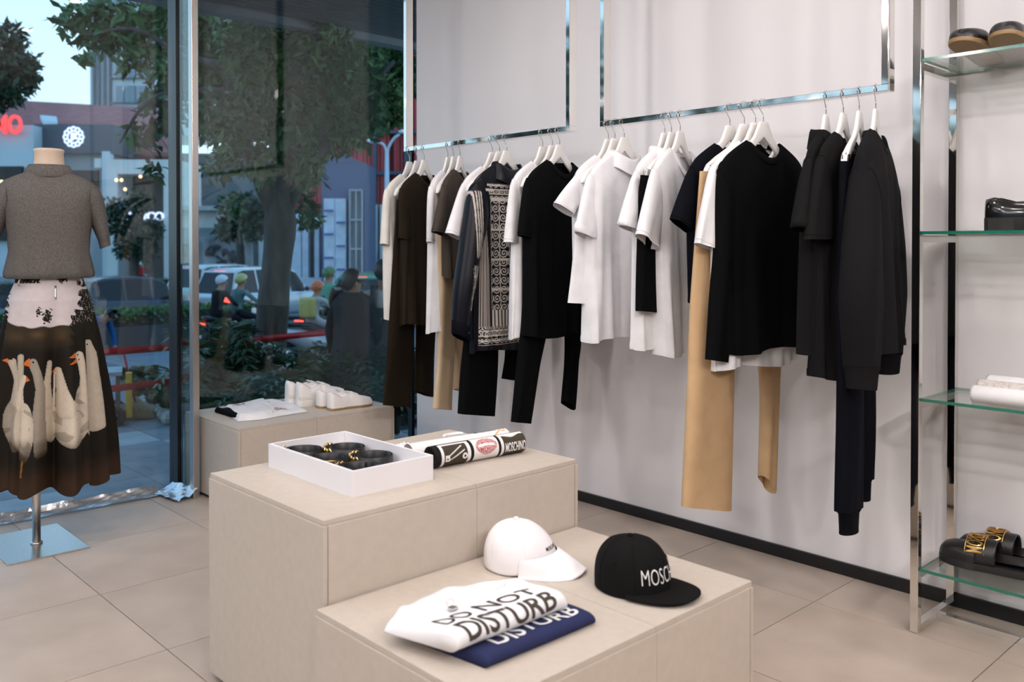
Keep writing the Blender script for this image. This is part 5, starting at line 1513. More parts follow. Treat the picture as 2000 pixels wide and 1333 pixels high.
# ---- foliage helpers
def leaves(P, size, rg, aspect=0.42, droop=0.3, tri=False):
    n = len(P)
    d = rg.normal(size=(n, 3)); d[:, 2] -= droop; d /= np.linalg.norm(d, axis=1)[:, None]
    s = np.cross(d, rg.normal(size=(n, 3))); s /= np.linalg.norm(s, axis=1)[:, None] + 1e-9
    L = size * rg.uniform(0.6, 1.3, n)[:, None]
    nn = np.cross(d, s)
    v = np.stack([P, P + d * L * 0.45 + s * L * aspect * 0.5 + nn * L * 0.06, P + d * L, P + d * L * 0.45 - s * L * aspect * 0.5 + nn * L * 0.06], 1).reshape(-1, 3)
    f = [(4 * i, 4 * i + 1, 4 * i + 2, 4 * i + 3) for i in range(n)]
    return v, f
def blob_points(blobs, n, rg, shell=0.55):
    w_ = np.array([b[3] * b[4] * b[5] if len(b) > 5 else b[3] ** 3 for b in blobs]) ** 0.8
    k = rg.choice(len(blobs), n, p=w_ / w_.sum())
    B = np.array([(b[0], b[1], b[2], b[3], b[4] if len(b) > 5 else b[3], b[5] if len(b) > 5 else b[3]) for b in blobs])[k]
    d = rg.normal(size=(n, 3)); d /= np.linalg.norm(d, axis=1)[:, None]
    r = rg.uniform(shell ** 3, 1, n) ** (1 / 3)
    return B[:, :3] + d * B[:, 3:6] * r[:, None]
def pblob(px, y, w, r_px, rw=None):
    p = XY(px, w); r = r_px * w / 1743.2
    return (p[0], p[1], ZP(y, w), r, r if rw is None else rw, r)

# ---- the big street tree behind the window
rgt = np.random.default_rng(3)
def tree(name, label, base, limbs, blobs, n, size, m, bark=M_BARK, seed=1, cat='tree', shell=0.4, droop=0.3, aspect=0.42):
    e = empty(name, base, label, cat)
    tb = MB()
    for path, rad in limbs:
        P = spline(path, 26); R = np.interp(np.linspace(0, 1, 26), np.linspace(0, 1, len(rad)), rad)
        rg = np.random.default_rng(seed + len(path))
        R = R * (1 + 0.05 * np.sin(np.arange(26) * 1.3))
        tb.tube(P, R, 14)
    tb.build('trunk', bark, e)
    rg = np.random.default_rng(seed)
    v, f = leaves(blob_points(blobs, n, rg, shell), size, rg, aspect, droop)
    fo = MB().add(v, f).build('foliage', m, e, smooth=False)
    fo['kind'] = 'stuff'
    return e
b0 = XY(535, 9.2)
tp = lambda px, y, w: V(*XY(px, w), ZP(y, w))
tree('street_tree', 'large street tree with thick grey trunk behind the window', (b0[0], b0[1], -0.5),
     [([V(b0[0], b0[1], -0.62), tp(528, 700, 9.2), tp(536, 560, 9.2), tp(548, 440, 9.2), tp(545, 360, 9.2), tp(580, 200, 9.2), tp(600, 60, 9.2), tp(590, -200, 9.4)], [0.20, 0.165, 0.155, 0.16, 0.13, 0.085, 0.07, 0.05]),
      ([tp(540, 420, 9.2), tp(515, 370, 9.1), tp(470, 250, 9.0), tp(440, 120, 9.0), tp(420, -60, 9.0)], [0.10, 0.075, 0.05, 0.035, 0.02]),
      ([tp(550, 430, 9.2), tp(600, 330, 9.3), tp(680, 230, 9.4), tp(770, 120, 9.6)], [0.085, 0.06, 0.04, 0.02]),
      ([tp(440, 130, 9.0), tp(360, 110, 9.0), tp(270, 60, 9.0), tp(160, 70, 9.0)], [0.05, 0.035, 0.025, 0.01]),
      ([tp(450, 180, 9.0), tp(340, 180, 8.9), tp(280, 210, 8.8), tp(235, 280, 8.8)], [0.04, 0.03, 0.02, 0.008])],
     [pblob(500, 90, 8.5, 75), pblob(450, 230, 8.5, 60), pblob(560, 220, 8.6, 70), pblob(620, 60, 8.6, 75), pblob(680, 250, 8.8, 50), pblob(600, 330, 8.8, 40), pblob(520, 320, 8.7, 35), pblob(740, 200, 8.9, 60), pblob(420, 330, 8.8, 25), pblob(450, 60, 9.6, 95), pblob(520, 180, 9.8, 90), pblob(440, 210, 9.8, 75), pblob(600, 120, 10, 100), pblob(690, 150, 10, 90), pblob(760, 130, 10.2, 80), pblob(640, 250, 10, 60),
      pblob(570, 290, 10, 60), pblob(470, 300, 9.8, 45), pblob(420, 110, 9.5, 60), pblob(720, 60, 10, 80), pblob(540, 30, 10, 90), pblob(600, 420, 9.6, 30), pblob(580, 370, 9.6, 28), pblob(455, 400, 10.5, 22), pblob(300, 330, 9.0, 18), pblob(375, 60, 9.2, 45), pblob(385, 160, 9.2, 40)],
     22000, 0.125, M_LEAF, seed=4)
big_ = [o for o in bpy.data.objects if o.name.startswith('street_tree')][0]
rgl = np.random.default_rng(14)
vl, fl_ = leaves(blob_points([pblob(350, 30, 9.2, 55), pblob(300, 50, 9.2, 50), pblob(330, 130, 9.2, 45), pblob(230, 40, 9.2, 50), pblob(165, 45, 9.2, 42), pblob(130, 40, 9.2, 22),
      pblob(215, 80, 9.2, 35), pblob(270, 110, 9.2, 35), pblob(320, 220, 9.0, 40), pblob(290, 270, 9.0, 28), pblob(255, 260, 8.9, 16), pblob(310, 175, 9.1, 35), pblob(165, 110, 9.1, 18)], 1500, rgl, 0.0), 0.16, rgl, 0.42, 0.3)
fo_ = MB().add(vl, fl_).build('overhanging_foliage', M_LEAF, big_, smooth=False); fo_['kind'] = 'stuff'
tree('street_tree', 'dark leafy tree at the left edge above the red sign', tuple(XY(-60, 14)) + (-0.8,),
     [([V(*XY(-60, 14), -0.8), tp(-60, 400, 14), tp(-40, 200, 14), tp(0, 100, 14)], [0.2, 0.16, 0.1, 0.05]), ([tp(-40, 230, 14), tp(10, 160, 14), tp(60, 120, 14)], [0.08, 0.05, 0.02])],
     [pblob(0, 100, 14, 55), pblob(35, 130, 14, 35), pblob(55, 150, 14, 25), pblob(20, 175, 14, 35), pblob(-30, 180, 14, 50), pblob(25, 65, 14, 22), pblob(60, 120, 14, 14)], 2600, 0.15, M_LEAF2, seed=8)

# ---- planter bed with ferns
pl = empty('planter_bed', (6.5, 8.6, -0.52), 'rubble-edged planting bed outside the window', 'planter')
box('soil', 3.75, 11.0, 7.3, 9.9, -0.545, -0.46, M_SOIL, pl)
rgs = np.random.default_rng(21)
for k in range(34):
    if k < 14: x, y = 3.66 + rgs.uniform(-0.06, 0.1), 7.25 + k * 0.19
    else: x, y = 3.8 + (k - 14) * 0.34, 7.26 + rgs.uniform(-0.05, 0.05)
    MB().ellipsoid((x, y, -0.45), (rgs.uniform(0.08, 0.14), rgs.uniform(0.07, 0.11), rgs.uniform(0.05, 0.09)), 9, 6, R=np.array(Matrix.Rotation(rgs.uniform(0, 3), 3, 'Z'))).build('stone', M_STONE, pl, smooth=False)
def fern(px, w, h, label, seed, nfr=11, spread=0.55, m=M_FERN):
    p = XY(px, w); rg = np.random.default_rng(seed)
    e = empty('fern', (p[0], p[1], -0.47), label, 'fern', 'ferns in the planting bed')
    mb = MB()
    for k in range(nfr):
        a = rg.uniform(0, 6.28); hh = h * rg.uniform(0.65, 1.05); sp = spread * rg.uniform(0.5, 1.1)
        q = np.linspace(0, 1, 14)
        rad = sp * q ** 1.4; z = hh * np.sin(q * 1.75) / math.sin(1.75) * 1.0 - 0.25 * hh * q ** 4
        P = np.stack([p[0] + rad * math.cos(a), p[1] + rad * math.sin(a), -0.47 + z], 1)
        mb.tube(P, np.linspace(0.008, 0.002, 14), 5)
        sd = V(-math.sin(a), math.cos(a), 0)
        for i in range(2, 14):
            ln = 0.20 * h * math.sin(min(1, (i + 1) / 14) * math.pi * 0.92) + 0.04
            t = P[i] - P[i - 1]; t /= np.linalg.norm(t)
            for s_ in (-1, 1):
                tip = P[i] + sd * s_ * ln + t * ln * 0.5 - V(0, 0, 0.15 * ln)
                mid = P[i] + sd * s_ * ln * 0.5 + t * (ln * 0.25 + 0.022)
                mid2 = P[i] + sd * s_ * ln * 0.5 + t * (ln * 0.25 - 0.022)
                mb.add([P[i], mid, tip, mid2], [(0, 1, 2, 3)])
    mb.build('fronds', m, e, smooth=False)
FL = ['tall fern beside the steel post', 'fern at the foot of the street tree', 'fern left of the tree trunk', 'fern right of the tree trunk', 'fern in front of the woman in black', 'fern behind the white sneakers', 'fern in front of the woman in an apron dress', 'fern under the red tape', 'fern behind the hanging brown trousers', 'small fern behind the folded white shirt', 'broad fern behind the sneakers', 'low fern at the window end of the bed', 'fern beyond the plinth corner']
for k, (px, w, h, sp) in enumerate([(410, 8.3, 1.05, 0.55), (540, 8.5, 0.85, 0.6), (470, 8.6, 0.8, 0.6), (590, 8.5, 0.85, 0.65), (665, 7.9, 0.85, 0.65), (620, 7.8, 0.75, 0.6), (735, 8.0, 0.85, 0.6), (560, 7.6, 0.65, 0.55), (800, 8.2, 0.9, 0.6), (440, 7.7, 0.6, 0.5), (690, 7.5, 0.7, 0.6), (372, 8.0, 0.7, 0.4), (510, 7.7, 0.62, 0.5)]):
    fern(px, w, h, FL[k], 100 + k, 13, sp)
for k, (px, w) in enumerate([(262, 9.7), (300, 9.3), (326, 9.0), (285, 9.9)]):
    fern(px, w, 0.42, ['weedy plant next to the straw broom', 'weedy plant near the black mullion', 'weedy plant touching the black mullion', 'weedy plant behind the straw broom'][k], 200 + k, 9, 0.2)

# ---- red barrier tapes
def ribbon(z0, hgt, y, label, x0=-3, x1=14, sag=0.02, seed=0):
    n = 120
    rows = []
    for dz in (0, hgt):
        rows.append([V(x, y + 0.012 * math.sin(x * 5 + seed) * (1 if dz else -1), z0 + dz + sag * math.sin(x * 1.1 + seed)) for x in np.linspace(x0, x1, n)])
    return tag(MB().loft(rows, False).build('barrier_tape', M_RIB, base=(x0, y, z0), solid=0.002), label, 'barrier tape')
ribbon(0.300, 0.066, 8.22, 'upper red barrier tape stretched along the pavement', seed=1)
ribbon(-0.030, 0.066, 8.22, 'lower red barrier tape stretched along the pavement', seed=2)
M_POST = mat('grey_post', (0.25, 0.26, 0.28), 0.5)
for x, lb in ((-2.9, 'left end'), (13.9, 'right end')):
    tag(MB().tube([(x, 8.26, -0.53), (x, 8.26, 0.45)], 0.025, 10).build('barrier_post', M_POST, base=(x, 8.26, -0.53)), 'grey post holding the red tapes at the %s' % lb, 'post')

# ---- hedges
def hedge(x0, x1, y, h, d, label, n, seed, base_h=0.3):
    g = GZ(y); e = empty('hedge', ((x0 + x1) / 2, y, g), label, 'hedge')
    box('shaded_kerb', x0, x1, y - d / 2 - 0.1, y + d / 2 + 0.1, g - 0.1, g + base_h, mat('hedge_shade_kerb', (0.05, 0.055, 0.06), 0.9), e)  # base block coloured dark to paint in the shadow under the hedge
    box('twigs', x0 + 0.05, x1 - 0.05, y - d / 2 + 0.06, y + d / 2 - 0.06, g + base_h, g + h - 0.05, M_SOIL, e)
    rg = np.random.default_rng(seed)
    P = np.stack([rg.uniform(x0, x1, n), y + (rg.uniform(-0.5, 0.5, n)) * d, g + base_h + (h - base_h) * rg.uniform(0.0, 1.0, n) ** 0.35], 1)
    v, f = leaves(P, 0.10, rg, 0.5, 0.0)
    o = MB().add(v, f).build('leaves', M_HEDGE, e, smooth=False); o['kind'] = 'stuff'
hedge(-6, 10.3, 20.5, 0.85, 0.9, 'trimmed median hedge in front of the dark hatchback', 20000, 31, 0.5)
hedge(8, 40, 40, 1.0, 1.0, 'far trimmed hedge beyond the traffic', 9000, 32, 0.5)

# ---- more street trees along the pavement, left of the picture (the chrome rails mirror them)
for k, (x, y) in enumerate(((-3.2, 9.4), (-9.0, 9.6), (-15.0, 9.8), (-21.0, 10.0))):
    tree('street_tree', ['dense street tree standing beyond the left end of the window', 'second dense street tree along the pavement to the left', 'third dense street tree along the pavement to the left', 'farthest dense street tree along the pavement to the left'][k], (x, y, -0.55),
         [([V(x, y, -0.6), V(x + 0.1, y, 1.0), V(x - 0.1, y, 3.2)], [0.2, 0.16, 0.1])],
         [(x, y, 3.2, 2.2, 1.6, 1.7), (x - 1.2, y, 2.2, 1.4, 1.2, 1.3), (x + 0.6, y + 0.6, 1.9, 1.3, 1.2, 1.3), (x - 0.3, y + 0.4, 0.9, 1.6, 1.0, 1.0)] if k else [(x - 1.2, y, 3.0, 1.5, 1.2, 1.6), (x - 1.4, y, 1.6, 1.3, 1.0, 1.3)], 3000, 0.28, M_LEAF2, seed=90 + k)
# ------------------------------------------------------------------ vehicles
M_TYRE = mat('tyre_rubber', (0.012, 0.012, 0.013), 0.8)
M_CARGL = mat('dark_car_glass', (0.008, 0.010, 0.014), 0.12, spec=0.35)
M_TAIL = mat('red_tail_light', (0.6, 0.02, 0.02), 0.3, emit=(1.0, 0.06, 0.04), estr=3.0)
M_PLATE = mat('yellow_number_plate', (0.65, 0.42, 0.06), 0.6)
M_ALLOY = mat('alloy', (0.5, 0.5, 0.52), 0.3, 0.9)
def car(name, c, head, label, paint, L=4.5, W=1.8, H=1.65, suv=True, tail=True, lit=True):
    g = GZ(c[1])
    d = V(math.cos(head), math.sin(head), 0); s = V(-d[1], d[0], 0)
    e = empty(name, (c[0], c[1], g), label, 'car')
    P = lambda x, y, z: V(c[0], c[1], g) + d * x + s * y + V(0, 0, z)
    hl, hw = L / 2, W / 2
    # lower body: stations along the length
    st = [(-hl, 0.42, 0.86, 0.86), (-hl + 0.06, 0.30, 0.96, 0.94), (-hl + 0.5, 0.24, 1.0, 1.0), (-0.6, 0.22, 0.98, 1.0), (0.6, 0.22, 0.95, 1.0), (hl - 1.0, 0.24, 0.92, 0.98), (hl - 0.35, 0.28, 0.82, 0.92), (hl - 0.03, 0.34, 0.70, 0.80), (hl, 0.40, 0.60, 0.70)]
    rings = []
    for x, z0, z1, k in st:
        w_ = hw * k
        z1 *= (1.0 if suv else 0.92)
        rings.append([P(x, -w_ * 0.92, z0), P(x, -w_, z0 + 0.12), P(x, -w_, z1 - 0.14), P(x, -w_ * 0.95, z1 - 0.03), P(x, -w_ * 0.80, z1), P(x, w_ * 0.80, z1), P(x, w_ * 0.95, z1 - 0.03), P(x, w_, z1 - 0.14), P(x, w_, z0 + 0.12), P(x, w_ * 0.92, z0)])
    MB().loft(rings, True, True, True).build('car_body', paint, e)
    zb = 0.93 if suv else 0.86
    back = -hl + (0.12 if suv else 0.55)
    cab = [(back, zb, 0.80), (back + 0.28, H - 0.10, 0.68), (back + 0.55, H - 0.02, 0.66), (-0.1, H, 0.66), (0.45, H - 0.05, 0.66), (0.75, H - 0.16, 0.67), (hl - 1.15, zb, 0.80)]
    rg = []
    for x, z, k in cab:
        rg.append([P(x, -hw * k, z), P(x, -hw * k * 0.8, z + 0.015), P(x, hw * k * 0.8, z + 0.015), P(x, hw * k, z)])
    base = [[P(x, -hw * 0.90, zb - 0.02), P(x, 0, zb - 0.02), P(x, 0, zb - 0.02), P(x, hw * 0.90, zb - 0.02)] for x, z, k in cab]
    rf = MB()
    for i in range(1, 5): pass
    rf.loft(rg[1:6], False).build('roof', paint, e)
    for sd in (-1, 1):
        # side glass with pillars
        idx = 0 if sd < 0 else -1
        xs = [back + 0.32, back + 1.05, back + 1.13, 0.28, 0.36, hl - 1.32]
        topz = lambda x: np.interp(x, [q[0] for q in cab], [q[1] for q in cab]) - 0.05
        for a, b in ((0, 1), (2, 3), (4, 5)):
            wq = []
            for x in np.linspace(xs[a], xs[b], 6):
                zt_ = max(topz(x), zb + 0.03)
                kk = np.interp(zt_, [zb, H], [0.90, 0.67])
                wq.append([P(x, sd * hw * 0.905, zb - 0.01), P(x, sd * hw * kk * 1.01, zt_)])
            MB().loft(wq, False).build('side_window', M_CARGL, e)
        pq = []
        for x in np.linspace(back, hl - 1.15, 24):
            zt_ = max(topz(x) + 0.05, zb)
            kk = np.interp(zt_, [zb, H], [0.90, 0.67])
            pq.append([P(x, sd * hw * 0.895, zb - 0.03), P(x, sd * hw * kk * 0.995, zt_)])
        MB().loft(pq, False).build('pillar_panel', paint, e)
        MB().ellipsoid(P(hl - 1.40, sd * (hw + 0.08), zb + 0.08), (0.10, 0.10, 0.08), 10, 6).build('wing_mirror', M_BLACK, e)
    MB().loft([[P(back - 0.01, y * hw * 0.78, zb + 0.02), P(back + 0.25, y * hw * 0.64, H - 0.13)] for y in (-1, -0.3, 0.3, 1)], False).build('rear_window', M_CARGL, e)
    MB().loft([[P(back, y * hw * 0.88, zb - 0.03), P(back + 0.28, y * hw * 0.68, H - 0.09)] for y in (-1, -0.3, 0.3, 1)], False).build('tailgate', paint, e)
    MB().loft([[P(hl - 1.16, y * hw * 0.84, zb), P(0.76, y * hw * 0.65, H - 0.16)] for y in (-1, -0.3, 0.3, 1)], False).build('windscreen', M_CARGL, e)
    for x in (-hl + 0.85, hl - 0.85):
        for sd in (-1, 1):
            R_ = 0.34
            ring = [(R_ * 0.62, -0.10), (R_, -0.10), (R_, 0.10), (R_ * 0.62, 0.10)]
            mbw = MB().loft([[P(x + r * math.cos(t), sd * (hw - 0.08) + y, R_ + r * math.sin(t)) for r, y in ring] for t in np.linspace(0, 2 * np.pi, 25)], True)
            wh = mbw.build('wheel', M_TYRE, e)
            MB().loft([[P(x + r * math.cos(t), sd * (hw - 0.02 + q), R_ + r * math.sin(t)) for t in np.linspace(0, 2 * np.pi, 20, endpoint=False)] for r, q in ((0.21, 0.02), (0.05, 0.04))], True, False, True).build('hub', M_ALLOY, wh)
    if tail:
        for sd in (-1, 1):
            MB().box(-0.03, 0.03, -0.16, 0.16, -0.07, 0.07, T=lambda v: np.array([P(-hl + 0.02 + q[0], sd * (hw * 0.72) + q[1], 0.80 + q[2]) for q in v])).build('tail_light', M_TAIL, e, smooth=False)
        MB().box(-0.02, 0.02, -0.22, 0.22, -0.02, 0.02, T=lambda v: np.array([P(back + 0.30 + q[0], q[1], H - 0.10 + q[2]) for q in v])).build('brake_light', M_TAIL, e, smooth=False)
        MB().box(-0.01, 0.01, -0.17, 0.17, -0.09, 0.09, T=lambda v: np.array([P(-hl - 0.005 + q[0], q[1], 0.62 + q[2]) for q in v])).build('number_plate', M_PLATE, e, smooth=False)
    return e
M_PSIL = mat('pale_silver_paint', (0.50, 0.54, 0.58), 0.25, 0.3, coat=0.6)
M_PWHT = mat('pearl_white_paint', (0.62, 0.64, 0.66), 0.25, 0.0, coat=0.6)
M_PDRK = mat('dark_blue_grey_paint', (0.03, 0.036, 0.05), 0.3, 0.2, coat=0.25)
M_PGRN = mat('green_taxi_paint', (0.02, 0.20, 0.09), 0.3, coat=0.5)
car('suv_car', XY(515, 28.5), math.radians(20), 'pale silver SUV with red tail lights behind the tree trunk', M_PSIL, 4.6, 1.85, 1.72)
car('suv_car', XY(440, 33.5), math.radians(24), 'white SUV with roof brake light behind the silver SUV', M_PWHT, 4.6, 1.85, 1.75)
car('hatchback_car', XY(252, 25.5), math.radians(6), 'dark hatchback passing behind the hedge beside the skirt', M_PDRK, 4.2, 1.75, 1.52, suv=False, tail=False)
car('taxi_car', XY(758, 25), math.radians(30), 'green taxi behind the two women', M_PGRN, 4.4, 1.75, 1.55)

def motorbike(name, c, head, label, paint, s_=1.0, z0=None):
    g = GZ(c[1]) if z0 is None else z0
    d = V(math.cos(head), math.sin(head), 0); s = V(-d[1], d[0], 0)
    e = empty(name, (c[0], c[1], g), label, 'motorbike')
    P = lambda x, y, z: V(c[0], c[1], g) + (d * x + s * y) * s_ + V(0, 0, z * s_)
    for x in (-0.62, 0.62):
        wh = MB().loft([[P(x + (0.235 + 0.05 * math.cos(a)) * math.cos(t), 0.05 * math.sin(a), 0.29 + (0.235 + 0.05 * math.cos(a)) * math.sin(t)) for a in np.linspace(0, 2 * np.pi, 10, endpoint=False)] for t in np.linspace(0, 2 * np.pi, 29)], True).build('wheel', M_TYRE, e)
        MB().loft([[P(x + r * math.cos(t), q, 0.29 + r * math.sin(t)) for t in np.linspace(0, 2 * np.pi, 18, endpoint=False)] for r, q in ((0.02, -0.04), (0.19, -0.02), (0.19, 0.02), (0.02, 0.04))], True, True, True).build('hub', M_ALLOY, wh)
    secs = [(-0.82, 0.72, 0.80, 0.05), (-0.70, 0.58, 0.80, 0.12), (-0.40, 0.42, 0.76, 0.16), (0.0, 0.30, 0.66, 0.14), (0.22, 0.28, 0.60, 0.14), (0.42, 0.36, 0.85, 0.15), (0.55, 0.62, 1.02, 0.13), (0.66, 0.80, 1.0, 0.06)]
    MB().loft([[P(x, w_ * math.cos(t), (a + b) / 2 + (b - a) / 2 * math.sin(t)) for t in np.linspace(0, 2 * np.pi, 16, endpoint=False)] for x, a, b, w_ in secs], True, True, True).build('fairing', paint, e)
    MB().loft([[P(x, w_ * math.cos(t), z + 0.05 * math.sin(t)) for t in np.linspace(0, 2 * np.pi, 14, endpoint=False)] for x, z, w_ in ((-0.80, 0.86, 0.06), (-0.6, 0.84, 0.13), (-0.2, 0.80, 0.14), (0.12, 0.74, 0.09))], True, True, True).build('seat', M_SOFT, e)
    MB().tube(spline([P(0.45, -0.33, 1.06), P(0.55, -0.15, 1.04), P(0.56, 0.15, 1.04), P(0.45, 0.33, 1.06)], 16), 0.016 * s_, 8).build('handlebar', M_BLACK, e)
    for sd in (-1, 1):
        MB().ellipsoid(P(0.52, sd * 0.36, 1.22), (0.05, 0.05, 0.035), 10, 6).build('mirror', M_BLACK, e)
        MB().tube([P(0.52, sd * 0.22, 1.05), P(0.52, sd * 0.35, 1.20)], 0.007, 6).build('mirror_stalk', M_BLACK, e)
    MB().tube([P(0.62, 0, 0.29), P(0.52, 0, 1.0)], 0.035 * s_, 10).build('fork', M_ALLOY, e)
    MB().tube(spline([P(0.0, -0.12, 0.28), P(-0.4, -0.16, 0.28), P(-0.85, -0.17, 0.40)], 12), np.linspace(0.02, 0.05, 12) * s_, 10).build('exhaust', M_CHROME, e)
    MB().box(-0.03, 0.03, -0.08, 0.08, -0.04, 0.04, T=lambda v: np.array([P(-0.84 + q[0], q[1], 0.76 + q[2]) for q in v])).build('tail_light', M_TAIL, e, smooth=False)
    MB().box(-0.008, 0.008, -0.10, 0.10, -0.07, 0.07, T=lambda v: np.array([P(-0.92 + q[0], q[1], 0.58 + q[2]) for q in v])).build('number_plate', mat('white_plate', (0.6, 0.6, 0.6), 0.5), e, smooth=False)
    return e, P

# ------------------------------------------------------------------ people
def skin_body(pts, edges, rad, root=0, sub=2):
    me = bpy.data.meshes.new('skeleton'); me.from_pydata([tuple(p) for p in pts], edges, [])
    o = bpy.data.objects.new('skeleton', me); COL.objects.link(o)
    o.modifiers.new('skin', 'SKIN'); sd = o.modifiers.new('sub', 'SUBSURF'); sd.levels = sub; sd.render_levels = sub
    for i, r in enumerate(rad):
        sv = me.skin_vertices[0].data[i]
        sv.radius = (r, r) if np.isscalar(r) else r
        sv.use_root = (i == root)
    dg = bpy.context.evaluated_depsgraph_get(); dg.update()
    ev = o.evaluated_get(dg); m2 = ev.to_mesh()
    v = np.array([q.co[:] for q in m2.vertices]); f = [tuple(p.vertices) for p in m2.polygons]
    ev.to_mesh_clear(); bpy.data.objects.remove(o); bpy.data.meshes.remove(me)
    return v, f
M_PERSON = mat('clothed_figure', (1, 1, 1), 0.85, var=0.08, scale=10, attr=True, spec=0.15)
SKIN = (0.36, 0.20, 0.13)
NAMES = ['pelvis', 'waist', 'chest', 'neck', 'head', 'top', 'shL', 'elL', 'wrL', 'haL', 'shR', 'elR', 'wrR', 'haR', 'hiL', 'knL', 'anL', 'toL', 'hiR', 'knR', 'anR', 'toR']
EDG = [('pelvis', 'waist'), ('waist', 'chest'), ('chest', 'neck'), ('neck', 'head'), ('head', 'top'), ('chest', 'shL'), ('shL', 'elL'), ('elL', 'wrL'), ('wrL', 'haL'), ('chest', 'shR'), ('shR', 'elR'), ('elR', 'wrR'), ('wrR', 'haR'), ('pelvis', 'hiL'), ('hiL', 'knL'), ('knL', 'anL'), ('anL', 'toL'), ('pelvis', 'hiR'), ('hiR', 'knR'), ('knR', 'anR'), ('anR', 'toR')]
RADI = dict(pelvis=(0.13, 0.10), waist=(0.115, 0.085), chest=(0.135, 0.095), neck=0.05, head=(0.075, 0.09), top=(0.07, 0.08), shL=0.055, elL=0.042, wrL=0.030, haL=0.032, shR=0.055, elR=0.042, wrR=0.030, haR=0.032, hiL=0.085, knL=0.058, anL=0.040, toL=0.034, hiR=0.085, knR=0.058, anR=0.040, toR=0.034)
STAND = dict(pelvis=(0, 0, 0.92), waist=(0, 0, 1.08), chest=(0, 0.0, 1.28), neck=(0, 0.0, 1.41), head=(0.02, 0, 1.50), top=(0.015, 0, 1.58), shL=(0, 0.17, 1.34), elL=(-0.03, 0.23, 1.08), wrL=(0.06, 0.22, 0.86), haL=(0.09, 0.21, 0.78), shR=(0, -0.17, 1.34), elR=(-0.03, -0.23, 1.08), wrR=(0.06, -0.22, 0.86), haR=(0.09, -0.21, 0.78), hiL=(0, 0.09, 0.86), knL=(0.02, 0.10, 0.48), anL=(-0.01, 0.10, 0.08), toL=(0.13, 0.11, 0.035), hiR=(0, -0.09, 0.86), knR=(0.02, -0.10, 0.48), anR=(-0.01, -0.10, 0.08), toR=(0.13, -0.11, 0.035))
RIDE = dict(pelvis=(-0.10, 0, 0.92), waist=(-0.08, 0, 1.06), chest=(-0.02, 0, 1.25), neck=(0.02, 0, 1.40), head=(0.05, 0, 1.49), top=(0.05, 0, 1.57), shL=(-0.01, 0.18, 1.32), elL=(0.18, 0.26, 1.14), wrL=(0.42, 0.28, 1.10), haL=(0.50, 0.28, 1.09), shR=(-0.01, -0.18, 1.32), elR=(0.18, -0.26, 1.14), wrR=(0.42, -0.28, 1.10), haR=(0.50, -0.28, 1.09), hiL=(-0.08, 0.10, 0.90), knL=(0.32, 0.17, 0.82), anL=(0.22, 0.17, 0.38), toL=(0.36, 0.17, 0.33), hiR=(-0.08, -0.10, 0.90), knR=(0.32, -0.17, 0.82), anR=(0.22, -0.17, 0.38), toR=(0.36, -0.17, 0.33))
def person(c, g, yaw, label, pose, cols, scale=1.0, turn=0.0, **over):
    """cols: top, bottom, sleeves ('skin' or colour)"""
    J = dict(pose); J.update(over)
    d = V(math.cos(yaw), math.sin(yaw), 0); s = V(-d[1], d[0], 0)
    P = lambda q: V(c[0], c[1], g) + (d * q[0] + s * q[1]) * scale + V(0, 0, q[2] * scale)
    pts = [P(J[n]) for n in NAMES]
    ed = [(NAMES.index(a), NAMES.index(b)) for a, b in EDG]
    rad = [(tuple(x * scale for x in RADI[n]) if isinstance(RADI[n], tuple) else RADI[n] * scale) for n in NAMES]
    v, f = skin_body(pts, ed, rad)
    e = empty('person', (c[0], c[1], g), label, 'person')
    part = {}
    for a, b in EDG:
        part[(a, b)] = cols[1] if b[:2] in ('hi', 'kn', 'an') else cols[3] if b[:2] == 'to' else SKIN if b in ('head', 'top') or b[:2] == 'ha' else (cols[2] if b[:2] in ('el', 'wr') else cols[0])
    best = np.full(len(v), 9.0); C_ = np.zeros((len(v), 3))
    for (a, b), cc in part.items():
        A, B = pts[NAMES.index(a)], pts[NAMES.index(b)]
        t = np.clip(((v - A) @ (B - A)) / ((B - A) @ (B - A)), 0, 1)
        dd = np.linalg.norm(v - A - t[:, None] * (B - A), axis=1) / (np.mean(RADI[b]) * scale)
        m = dd < best
        best[m] = dd[m]; C_[m] = cc
    MB().add(v, f, 0, C_).build('body', M_PERSON, e, colors=True)
    # face: nose, eyes, mouth, ears
    hd, tp_ = np.array(J['head']), np.array(J['top'])
    ctr = hd + (tp_ - hd) * 0.25
    P0 = P
    ct_, st_ = math.cos(math.radians(turn)), math.sin(math.radians(turn))
    def P(q):
        """head space: turned about the neck"""
        a, b = q[0] - hd[0], q[1] - hd[1]
        return P0((hd[0] + ct_ * a - st_ * b, hd[1] + st_ * a + ct_ * b, q[2]))
    q = MB()
    q.ellipsoid(P(ctr + V(0.100, 0, -0.01)), (0.018 * scale,) * 3, 8, 6)
    for y in (0.082, -0.082): q.ellipsoid(P(ctr + V(0, y, 0.0)), (0.018 * scale, 0.012 * scale, 0.028 * scale), 8, 6)
    q.build('nose_and_ears', mat('skin_tone', SKIN, 0.6), e)
    q = MB()
    for y in (0.034, -0.034): q.ellipsoid(P(ctr + V(0.086, y, 0.025)), (0.006 * scale,) * 3, 8, 5)
    q.ellipsoid(P(ctr + V(0.083, 0, -0.05)), (0.005 * scale, 0.018 * scale, 0.004 * scale), 8, 5)
    q.build('eyes_and_mouth', mat('dark_features', (0.03, 0.015, 0.012), 0.5), e)
    J['_head'] = P
    return e, P0, J
M_HAIR = mat('black_hair', (0.012, 0.009, 0.008), 0.45, var=0.3, scale=60, stretch=(1, 1, 0.1))
M_HAIRB = mat('dark_brown_hair', (0.022, 0.013, 0.009), 0.45, var=0.3, scale=60, stretch=(1, 1, 0.1))
